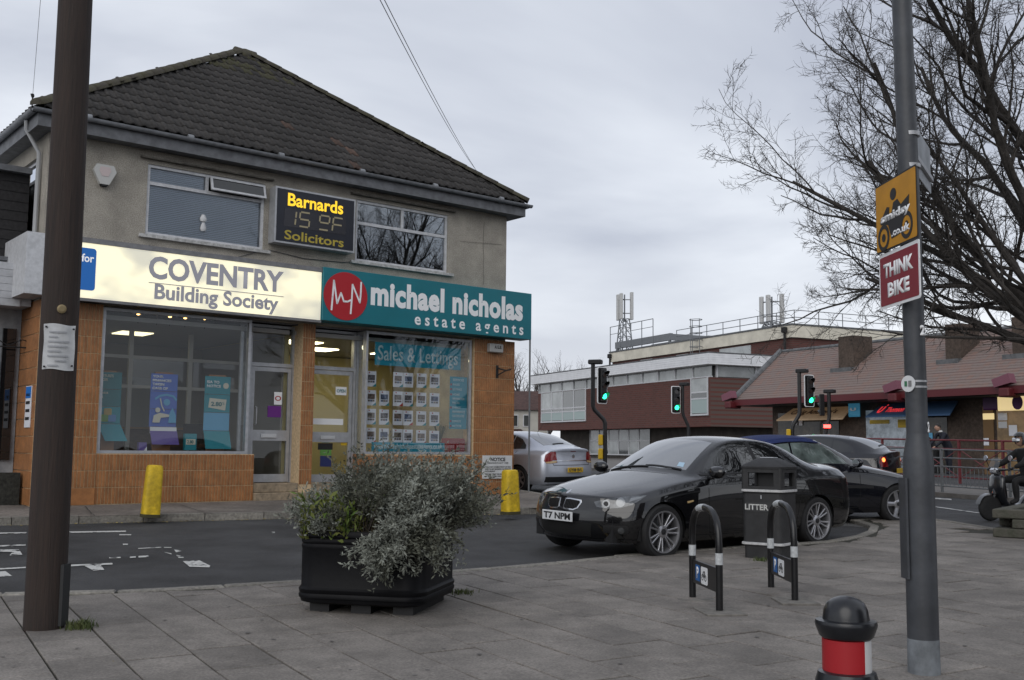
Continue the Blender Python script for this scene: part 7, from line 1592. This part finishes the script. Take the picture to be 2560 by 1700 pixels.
MB().tube([(xa - .2, UD + .6, uz1 + 2.6), (xa + 7.4, UD + .6, uz1 + 2.6)], .04, 4).build('rail', M_st, gt); MB().tube([(xa - .2, UD + .6, uz1 + 1.9), (xa + 7.4, UD + .6, uz1 + 1.9)], .03, 4).build('rail', M_st, gt)
# ---- white house beyond
HF = Frame((-2.0, 105.0), (1, -.05)); hs = thing('white_house', 'small white house with brown roof glimpsed beside the orange pillar', 'house', HF.o, HF.rz)
hx0, hx1 = HF.x(1090, 950), HF.x(1262, 950); hz1, hzr = HF.z(1210, 945), HF.z(1210, 915, 3)
MB().box(hx0, hx1, 0, 7, GZ - .3, hz1).build('wall', mat('cream_house_wall', (.46, .45, .41), .9, var=.1, vscale=1), hs); MB().prism([(-.4, hz1), (3.2, hzr + .6), (7.4, hz1)], hx0 - .3, hx1 + .3, 'x').build('roof', mat('brown_house_roof', (.07, .04, .035), .9, var=.3, vscale=3), hs)
for px in (1188, 1213): w = MB().box(HF.x(px - 7, 970), HF.x(px + 7, 970), -.08, -.01, HF.z(px, 984), HF.z(px, 956)).build('window', M_frame, hs); MB().box(HF.x(px - 5, 970), HF.x(px + 5, 970), -.11, -.082, HF.z(px, 982), HF.z(px, 958)).build('pane', M_ogl, w)
MB().prism([(HF.x(1150, 1000), HF.z(1200, 1012)), (HF.x(1218, 1000), HF.z(1200, 1012)), (HF.x(1203, 1000), HF.z(1200, 990)), (HF.x(1150, 1000), HF.z(1200, 990))], -2.5, -.1, 'y').build('porch_roof', MATS['brown_house_roof'], hs)

# ---- traffic signals
M_tb = mat('signal_black', (.009, .009, .01), .45); M_grn = mat('lit_green_lens', (.05, .9, .4), emit=5, ecol=(.02, 1, .35)); M_lensd = mat('dark_lens', (.02, .012, .01), .15, coat=.8); M_ylw = mat('push_button_yellow', (.6, .38, .01), .5); M_tr = mat('lit_red_lens', (.9, .05, .05), emit=7, ecol=(1, .05, .04))
def signal(label, hx, y0, y1, Y, polex, ptop, bx_px, ybend, ybase, lit='g', face=(.5, -.86), red_box=None, yellow=None, board=True):
    top, bot = AT(hx, y0, Y), AT(hx, y1, Y); H = top.z - bot.z; pp = AT(polex, (y0 + y1) / 2, Y); bb = AT(bx_px, ybase, Y); base = Vector((bb.x, Y, gz(Y) + .1)); t = thing('traffic_light', label, 'traffic light', base)
    L = lambda px, py: AT(px, py, Y) - base
    za, zb = L(polex, ybend - 26), L(bx_px, ybend + 14)
    P = [Vector((0, 0, -.2)), Vector((0, 0, zb.z - .3)), Vector((0, 0, zb.z)), Vector((za.x * .12, 0, zb.z + (za.z - zb.z) * .22)), Vector((za.x * .5, 0, zb.z + (za.z - zb.z) * .5)), Vector((za.x * .88, 0, zb.z + (za.z - zb.z) * .78)), Vector((za.x, 0, za.z)), Vector((za.x, 0, L(polex, ptop).z))]
    MB().tube(P, .075 if Y < 40 else .08, 10).build('pole', M_tb, t, True)
    d = Vector((face[0], face[1], 0)).normalized(); hc = AT(hx, (y0 + y1) / 2, Y) - base; rz = math.atan2(d.x, -d.y); Mh = Matrix.Translation(hc) @ Matrix.Rotation(rz, 4, 'Z'); W = H * .36
    if board:
        o = MB().prism(rrect(-W / 2, W / 2, -H / 2, H / 2, W * .16), 0, .03, 'y').build('backing_board', M_white, t); o.matrix_local = Mh; o = MB().prism(rrect(-W / 2 + H * .024, W / 2 - H * .024, -H / 2 + H * .024, H / 2 - H * .024, W * .12), -.012, -.002, 'y').build('board_face', M_tb, t); o.matrix_local = Mh
    o = MB().cbox(-W * .3, W * .3, -.1, -.013, -H * .44, H * .44, .02).build('housing', M_tb, t); o.matrix_local = Mh
    for k, z in enumerate((H * .29, 0, -H * .29)):
        o = MB().prism(disc(0, z, H * .082, 18), -.112, -.101, 'y').build('lens', M_grn if (lit == 'g' and k == 2) else (M_tr if lit == 'r' and k == 0 else M_lensd), t); o.matrix_local = Mh
        hd = MB(); K = 10; r = H * .1
        for q in range(K + 1):
            a = math.pi * (-.12 + 1.24 * q / K); hd.v += [(r * math.cos(a), -.1, z + r * math.sin(a)), (r * math.cos(a), -.1 - .22 * (.35 + .65 * max(0, math.sin(a))), z + r * math.sin(a))]
        hd.f = [(2 * q, 2 * q + 1, 2 * q + 3, 2 * q + 2) for q in range(K)]; o = hd.build('hood', M_tb, t, True); o.matrix_local = Mh
    o = MB().cbox(-.14, .14, -.28, .2, 0, .16, .03).build('detector', M_tb, t); o.matrix_local = Matrix.Translation(L(polex, ptop) + Vector((.05, 0, -.12))) @ Matrix.Rotation(rz + .5, 4, 'Z')
    for yy in yellow or ():
        q = L(bx_px, yy); o = MB().cbox(-.24, -.08, -.1, .08, -.2, .18, .03).build('push_button_unit', M_ylw, t); o.location = (0, 0, q.z)
    if red_box: q = L(*red_box); o = MB().cbox(-.16, .16, -.1, .1, -.12, .12, .02).build('pedestrian_lamp', M_tb, t); o.location = q; o2 = MB().prism(rrect(-.15, .15, -.07, .07, .02), -.14, -.115, 'y').build('red_lamp', M_tr, t); o2.location = q
signal('tall black traffic light with a yellow push button unit in front of the office', 1389, 846, 931, 37, 1367, 832, 1395, 962, 1090, face=(.62, -.78), yellow=(1014, 1046))
signal('traffic light showing green in front of the red brick wall', 1558.5, 890, 953, 51, 1574, 884, 1588, 975, 1060, face=(.25, -.97))
signal('traffic light showing green in front of the pink tiled roof', 1866, 864, 938, 43, 1844, 853, 1828, 975, 1060, face=(.35, -.94), yellow=(1000,))
signal('dark traffic light seen from behind with a red pedestrian lamp below', 1897, 905, 962, 45, 1912, 900, 1905, 985, 1060, lit='', face=(-.3, .95), red_box=(1905, 983), board=False)

# ---- terrace added out of the frame to darken what the shop windows mirror
tf = Frame((14.0, 3.0), (.80, -.60)); te = thing('added_terrace', 'brown brick terrace added outside the view to darken the shop window reflections', 'building', tf.o, tf.rz)
MB().box(0, 26, -8, 0, -1, 6.6).build('wall', M_brn, te); MB().prism([(-8.4, 6.6), (-4, 9.6), (.4, 6.6)], -.3, 26.3, 'x').build('roof', MATS['brown_house_roof'], te)
for k in range(8):
    for z in (1.2, 4.0): w = MB().box(1 + k * 3.2, 2.5 + k * 3.2, .002, .05, z, z + 1.6).build('window', M_frame, te); MB().box(1.1 + k * 3.2, 2.4 + k * 3.2, .052, .07, z + .1, z + 1.5).build('pane', M_ogl, w)

# ================================================================== TREES
M_bark = mat('dark_bark', (.042, .037, .033), .9, var=.35, vscale=12, bump=.5, bscale=25); M_bark2 = mat('grey_twig', (.06, .053, .05), .9)
def grow(mb, p, d, L, r, lv, maxlv, kids, rg, upb=.12, sides=6, droop=0, leafy=None):
    """one branch and everything that grows from it"""
    K = max(3, int(L / (.28 if lv < 2 else .16))) if lv < maxlv else 3; K = min(K, 12); P = [p.copy()]; dd = d.normalized(); rs = [r]
    for k in range(K):
        w = .09 if lv < 1 else .15 if lv < 3 else .22; dd = (dd + Vector((rg.gauss(0, w), rg.gauss(0, w), rg.gauss(upb * (.5 if lv == 0 else 1 if lv < 3 else .3), w * .8)))).normalized(); P.append(P[-1] + dd * L / K); rs.append(r * (1 - .72 * (k + 1) / K))
    mb.tube(P, rs, max(3, sides - lv), False)
    if lv >= maxlv: return
    n = kids[lv]
    for i in range(n):
        t = (.30 if lv == 0 else .16) + (.70 if lv == 0 else .84) * (i + rg.random() * .8) / n; t = min(t, .99); k = min(K - 1, int(t * K)); q = P[k].lerp(P[k + 1], t * K - k); bd = (P[k + 1] - P[k]).normalized()
        s = bd.orthogonal().normalized(); s = Matrix.Rotation(rg.uniform(0, 6.283), 3, bd) @ s; an = rg.uniform(.4, 1.05); nd = (bd * math.cos(an) + s * math.sin(an)); nd.z += .10 if lv < 2 else .0; nl = L * rg.uniform(.32, .58) * (1.1 - .45 * t)
        grow(mb, q, nd, max(nl, .12), max(rs[k] * rg.uniform(.42, .6), .0036), lv + 1, maxlv, kids, rg, upb, sides)
rg = random.Random(21)
tb = Vector((10.2, 16.4, gz(16.4) + PAV)); tr = thing('bare_tree', 'big bare winter tree with dark spreading limbs at the right edge', 'tree', tb)
fk = Vector((-.1, 0, 2.25)); MB().tube([(0, 0, -.2), (.02, 0, .5), (-.05, 0, 1.3), fk], [.36, .3, .26, .22], 14, True).build('trunk', M_bark, tr, True)
crown = MB()
limbs = [((-1.0, -.10, .56), 6.0, .12), ((-.95, .35, .68), 7.2, .12), ((-.88, -.3, .80), 7.4, .13), ((-.62, .5, 1.0), 7.2, .13), ((-.4, -.2, 1.3), 7.4, .14), ((.25, .3, 1.3), 6.0, .16), ((.7, -.2, 1.0), 5.0, .14), ((-1.0, .2, .44), 4.8, .11), ((-.85, .05, 1.1), 7.6, .15), ((-1.0, -.05, .48), 5.7, .1), ((-1.0, .2, .74), 6.6, .11)]
for (d, L, r) in limbs: grow(crown, fk + Vector((0, 0, rg.uniform(-.25, .1))), Vector(d), L, r * .88, 0, 4, (12, 7, 7, 5), rg, .05, 8)
crown.build('crown', M_bark, tr)
print('tree faces', len(crown.f))
# a second tree of the same row, seen only in the shop windows' reflections and from the side
def small_tree(name, label, base, h, seed, n, kids, upb=.2, bark=M_bark2, spread=.6, grp='bare trees behind the office and the house'):
    rg = random.Random(seed); t = thing(name, label, 'tree', base, 0, grp); r = h * .022; MB().tube([(0, 0, -.3), (0, 0, h * .12), (.05 * h * rg.uniform(-.3, .3), 0, h * .25)], [r * 1.5, r * 1.15, r], 8).build('trunk', bark, t, True); c = MB()
    for k in range(n): a = 6.283 * k / n + rg.uniform(-.3, .3); grow(c, Vector((0, 0, h * rg.uniform(.17, .27))), Vector((math.cos(a) * spread, math.sin(a) * spread, 1)), h * rg.uniform(.6, .78), r * .6, 0, 3, kids, rg, upb, 6)
    c.build('crown', bark, t); return t
for i, (px, Y, ytop, n, l) in enumerate(((1212, 118, 806, 7, 'bare round crowned tree above the white house beside the orange pillar'), (1262, 126, 832, 6, 'bare tree just left of the office fascia'), (1318, 132, 836, 6, 'low bare tree peeping over the left end of the office'))):
    b = AT(px, 1060, Y); h = AT(px, ytop, Y).z - GZ; small_tree('distant_tree', l, Vector((b.x, Y, GZ)), h * 1.02, 40 + i, n, (9, 7, 5), .06, spread=.75)
small_tree('street_tree', 'bare street tree further along the pavement beyond the frame', Vector((19.5, 14.5, .3)), 9.5, 77, 8, (9, 7, 5), .1, M_bark, .6, 'bare street trees'); small_tree('street_tree', 'bare street tree standing across the side road beyond the frame', Vector((23, 19.5, .4)), 10.5, 78, 8, (9, 7, 5), .1, M_bark, .6, 'bare street trees')

# ================================================================== PEOPLE
def skin_body(name, joints, edges, m, parent, lv=2):
    """joints: name -> (position, radius); one continuous skinned surface"""
    me = bpy.data.meshes.new('sk'); ks = list(joints); me.from_pydata([joints[k][0] for k in ks], [(ks.index(a), ks.index(b)) for a, b in edges], []); o = bpy.data.objects.new('sk', me); col.objects.link(o)
    md = o.modifiers.new('s', 'SKIN'); md.use_smooth_shade = True
    for i, k in enumerate(ks): rr = joints[k][1]; me.skin_vertices[0].data[i].radius = rr if isinstance(rr, tuple) else (rr, rr)
    me.skin_vertices[0].data[0].use_root = True; sd = o.modifiers.new('u', 'SUBSURF'); sd.levels = sd.render_levels = lv
    ev = bpy.data.meshes.new_from_object(o.evaluated_get(bpy.context.evaluated_depsgraph_get())); bpy.data.objects.remove(o); ev.materials.clear(); ev.materials.append(m); ev.name = name
    for p in ev.polygons: p.use_smooth = True
    return put(name, ev, parent)
M_skin = mat('skin', (.42, .25, .18), .6); M_suit = mat('dark_suit', (.009, .011, .02), .8, var=.2, vscale=8); M_coat = mat('black_coat', (.01, .01, .011), .8, var=.2, vscale=8); M_hair = mat('dark_hair', (.012, .01, .009), .7); M_shirt = mat('white_collar', (.6, .6, .6), .7)
def hand(pt, fw, dn, m, t):
    """palm with four unequal fingers and a thumb"""
    fw, dn = Vector(fw).normalized(), Vector(dn).normalized(); sd = fw.cross(dn).normalized(); pt = Vector(pt); J = {'w': (pt, .026), 'p': (pt + fw * .05, (.034, .02)), 'k': (pt + fw * .085, (.034, .016))}; E = [('w', 'p'), ('p', 'k')]
    for i, L in enumerate((.062, .07, .066, .052)):
        b = pt + fw * .088 + sd * (.03 - .02 * i); J['a%d' % i] = (b, .0095); J['b%d' % i] = (b + (fw + dn * .35) * L * .5, .009); J['c%d' % i] = (b + (fw * .8 + dn * .9) * L * .85, .007); E += [('k', 'a%d' % i), ('a%d' % i, 'b%d' % i), ('b%d' % i, 'c%d' % i)]
    J['t0'] = (pt + fw * .035 + sd * .036, .011); J['t1'] = (pt + fw * .075 + sd * .05 + dn * .02, .008); E += [('p', 't0'), ('t0', 't1')]
    return skin_body('hand', J, E, m, t, 1)
def person(label, base, rz, lean, h, suit, hairm, collar=True, look=0):
    t = thing('person', label, 'person', base, rz); k = h / 1.75; s, c = math.sin(lean), math.cos(lean)
    U = lambda f, z, y=0: Vector((f * k, y * k, z * k))           # f forward
    hip = U(0, .92); ch = hip + U(s * .36, c * .36); nk = hip + U(s * .54, c * .54); sh_ = lambda y: nk + U(-.01, -.05, y)
    J = {'hip': (hip, (.15 * k, .11 * k)), 'belly': (hip + U(s * .18, c * .18), (.15 * k, .11 * k)), 'chest': (ch, (.17 * k, .115 * k)), 'neck': (nk, .06 * k)}; E = [('hip', 'belly'), ('belly', 'chest'), ('chest', 'neck')]
    for sd, y in (('l', .19), ('r', -.19)):
        J['sh' + sd] = (sh_(y), .075 * k); J['el' + sd] = (sh_(y * 1.15) + U(.1 + s * .1, -.27), .052 * k); J['wr' + sd] = (sh_(y * .9) + U(.3 + s * .1, -.42), .037 * k); E += [('chest', 'sh' + sd), ('sh' + sd, 'el' + sd), ('el' + sd, 'wr' + sd)]
        J['th' + sd] = (U(.0, .84, y * .5), .1 * k); J['kn' + sd] = (U(.04 if sd == 'l' else -.02, .48, y * .55), .07 * k); J['an' + sd] = (U(.02 if sd == 'l' else -.1, .09, y * .6), .05 * k); J['to' + sd] = (U(.16 if sd == 'l' else .06, .04, y * .65), .045 * k); E += [('hip', 'th' + sd), ('th' + sd, 'kn' + sd), ('kn' + sd, 'an' + sd), ('an' + sd, 'to' + sd)]
    skin_body('body', J, E, suit, t)
    hc = nk + U(s * .14 + .03 + look, c * .14 + .02); head(hc, k, t, hairm)
    if collar: MB().lathe([(.075 * k, -.03), (.062 * k, .03)], 12, tuple(nk + U(.015, .03))).build('collar', M_shirt, t, True)
    for sd in 'lr': w = J['wr' + sd][0]; hand(w, (1, 0, -.4), (0, 0, -1), M_skin, t)
    return t
def head(hc, k, t, hairm, m=None):
    b = bmesh.new(); bmesh.ops.create_uvsphere(b, u_segments=18, v_segments=12, radius=1)
    for v in b.verts: q = v.co; jaw = 1 - .18 * max(0, -q.z) ** 1.5; v.co = Vector((hc.x + q.x * .098 * k * (1 if q.x < 0 else 1.02), hc.y + q.y * .076 * k * jaw, hc.z + q.z * .118 * k))
    h = MB().bm(b).prism([(-.012 * k + hc.y, hc.z - .03 * k), (.012 * k + hc.y, hc.z - .03 * k), (hc.y, hc.z + .02 * k)], hc.x + .09 * k, hc.x + .118 * k, 'x').build('head', m or M_skin, t, 'all')
    for s in (1, -1):
        MB().lathe([(.004 * k, 0), (.011 * k, .004 * k), (.004 * k, .01 * k)], 8, (hc.x + .088 * k, hc.y + s * .032 * k, hc.z + .008 * k)).build('eye', M_blk, h); MB().cbox(hc.x - .02 * k, hc.x + .02 * k, hc.y + s * .072 * k - .008, hc.y + s * .072 * k + .008, hc.z - .03 * k, hc.z + .025 * k, .006).build('ear', M_skin, h)
    MB().cbox(hc.x + .086 * k, hc.x + .094 * k, hc.y - .022 * k, hc.y + .022 * k, hc.z - .055 * k, hc.z - .047 * k, .002).build('mouth', mat('lips', (.3, .12, .1), .6), h)
    if hairm:
        b = bmesh.new(); bmesh.ops.create_uvsphere(b, u_segments=18, v_segments=12, radius=1); bmesh.ops.delete(b, geom=[v for v in b.verts if v.co.z < -.25 + .55 * max(0, v.co.x + .2)], context='VERTS')
        for v in b.verts: q = v.co; v.co = Vector((hc.x - .008 * k + q.x * .106 * k, hc.y + q.y * .084 * k, hc.z + .006 + q.z * .127 * k))
        MB().bm(b).build('hair', hairm, h, 'all')
Yp = 35.5; a = AT(2188, 1060, Yp); person('person in a dark suit with white collar bending forward behind the red railing', Vector((a.x, Yp, gz(Yp) + .1)), math.pi + .25, .55, 1.8, M_suit, M_hair)
a = AT(2160, 1060, Yp + .5); person('person in a black coat with fair hair stooping beside the bending person', Vector((a.x, Yp + .5, gz(Yp) + .1)), math.pi - .6, .75, 1.68, M_coat, mat('fair_hair', (.2, .14, .08), .7), False)

# ---- scooter and rider at the right edge
sp_ = G(2287, 1201); sc_ = thing('scooter', 'dark motor scooter with a round front wheel waiting at the right edge', 'scooter', Vector((sp_.x + .5, sp_.y + .1, sp_.z)), math.pi + .22)
M_sc = mat('scooter_body', (.01, .011, .014), .3, coat=.8)
for x in (.62, -.6):
    w = MB(); w.lathe([(.15, -.05), (.215, -.05), (.24, -.03), (.248, 0), (.24, .03), (.215, .05), (.15, .05)], 24, M=Matrix.Translation((x, 0, .248)) @ Matrix.Rotation(math.pi / 2, 4, 'X')); wo = w.build('wheel', M_tyre, sc_, True); MB().lathe([(.15, -.03), (.155, .0), (.15, .03), (.04, .045)], 18, M=Matrix.Translation((x, 0, .248)) @ Matrix.Rotation(math.pi / 2, 4, 'X')).build('rim', M_disc, wo, True)
mg = MB(); K = 10
for k in range(K + 1): an = R(15 + 130 * k / K); mg.v += [(.62 + .285 * math.cos(an), y, .248 + .285 * math.sin(an)) for y in (-.07, 0, .07)]
mg.f = [(3 * k + j, 3 * k + 1 + j, 3 * k + 4 + j, 3 * k + 3 + j) for k in range(K) for j in (0, 1)]; mg.build('front_mudguard', M_sc, sc_, 'all')
MB().tube([(.62, 0, .25), (.5, 0, .55), (.4, 0, .95)], [.035, .05, .04], 8).build('fork', M_sc, sc_, True)
skin_body('bodywork', {'a': (Vector((.42, 0, .92)), (.22, .09)), 'b': (Vector((.48, 0, .6)), (.25, .07)), 'c': (Vector((.36, 0, .32)), (.2, .06)), 'd': (Vector((.0, 0, .27)), (.18, .06)), 'e': (Vector((-.3, 0, .45)), (.17, .14)), 'f': (Vector((-.75, 0, .62)), (.13, .1))}, [('a', 'b'), ('b', 'c'), ('c', 'd'), ('d', 'e'), ('e', 'f')], M_sc, sc_)
MB().cbox(-.85, -.1, -.15, .15, .66, .78, .05).build('seat', M_trim, sc_); MB().tube([(.36, -.34, 1.0), (.4, -.12, .98), (.42, 0, .96), (.4, .12, .98), (.36, .34, 1.0)], .018, 6).build('handlebar', M_trim, sc_, True)
MB().cbox(.44, .56, -.09, .09, .9, 1.02, .035).build('headlamp', M_chrome, sc_); MB().add([(.52, -.16, 1.02), (.52, .16, 1.02), (.44, .13, 1.22), (.44, -.13, 1.22)], [(0, 1, 2, 3)]).build('windshield', glass('fly_screen', (.7, .75, .78)), sc_)
for s in (1, -1): m_ = MB().tube([(.38, s * .28, 1.0), (.42, s * .34, 1.18)], .008, 5).build('mirror_stalk', M_trim, sc_); MB().prism(disc(s * .36, 1.21, .055, 12), .4, .42, 'x').build('mirror_head', M_chrome, m_)
rd_ = thing('person', 'person in dark riding clothes and grey helmet sitting on the scooter', 'person', sc_.location.copy(), sc_.rotation_euler.z); V_ = Vector
J = {'hip': (V_((-.3, 0, .84)), (.17, .13)), 'belly': (V_((-.27, 0, 1.03)), (.16, .12)), 'chest': (V_((-.2, 0, 1.22)), (.18, .13)), 'neck': (V_((-.15, 0, 1.4)), .065)}; E = [('hip', 'belly'), ('belly', 'chest'), ('chest', 'neck')]
for sd, y in (('l', .2), ('r', -.2)):
    J.update({'sh' + sd: (V_((-.17, y, 1.33)), .08), 'el' + sd: (V_((.06, y * 1.45, 1.12)), .06), 'wr' + sd: (V_((.27, y * 1.5, 1.04)), .042), 'th' + sd: (V_((-.22, y * .65, .82)), .1), 'kn' + sd: (V_((.2, y * .95, .78)), .075), 'an' + sd: (V_((.14, y * .85, .4)), .055), 'to' + sd: (V_((.3, y * .85, .35)), .045)})
    E += [('chest', 'sh' + sd), ('sh' + sd, 'el' + sd), ('el' + sd, 'wr' + sd), ('hip', 'th' + sd), ('th' + sd, 'kn' + sd), ('kn' + sd, 'an' + sd), ('an' + sd, 'to' + sd)]
skin_body('body', J, E, M_coat, rd_)
for s in (1, -1): hand((.28, s * .3, 1.03), (1, 0, -.15), (0, 0, -1), M_trim, rd_)
hc = V_((-.11, 0, 1.56)); head(hc, 1.0, rd_, None); b = bmesh.new(); bmesh.ops.create_uvsphere(b, u_segments=20, v_segments=14, radius=1); bmesh.ops.delete(b, geom=[v for v in b.verts if v.co.z < -.72 or (v.co.x > .5 and -.45 < v.co.z < .28)], context='VERTS')
for v in b.verts: q = v.co; v.co = V_((hc.x + q.x * .15, q.y * .125, hc.z + .02 + q.z * .15))
MB().bm(b).build('helmet', mat('grey_helmet', (.07, .072, .075), .3, coat=.5), rd_, 'all')
MB().cbox(hc.x + .06, hc.x + .135, -.085, .085, hc.z - .03, hc.z + .055, .02).build('visor', M_chrome, rd_)
sc_.scale = rd_.scale = (.88, .88, .88)
MB().cbox(-.5, -.33, -.17, .17, 1.0, 1.4, .05).build('rucksack', mat('purple_bag', (.03, .012, .04), .8), rd_)
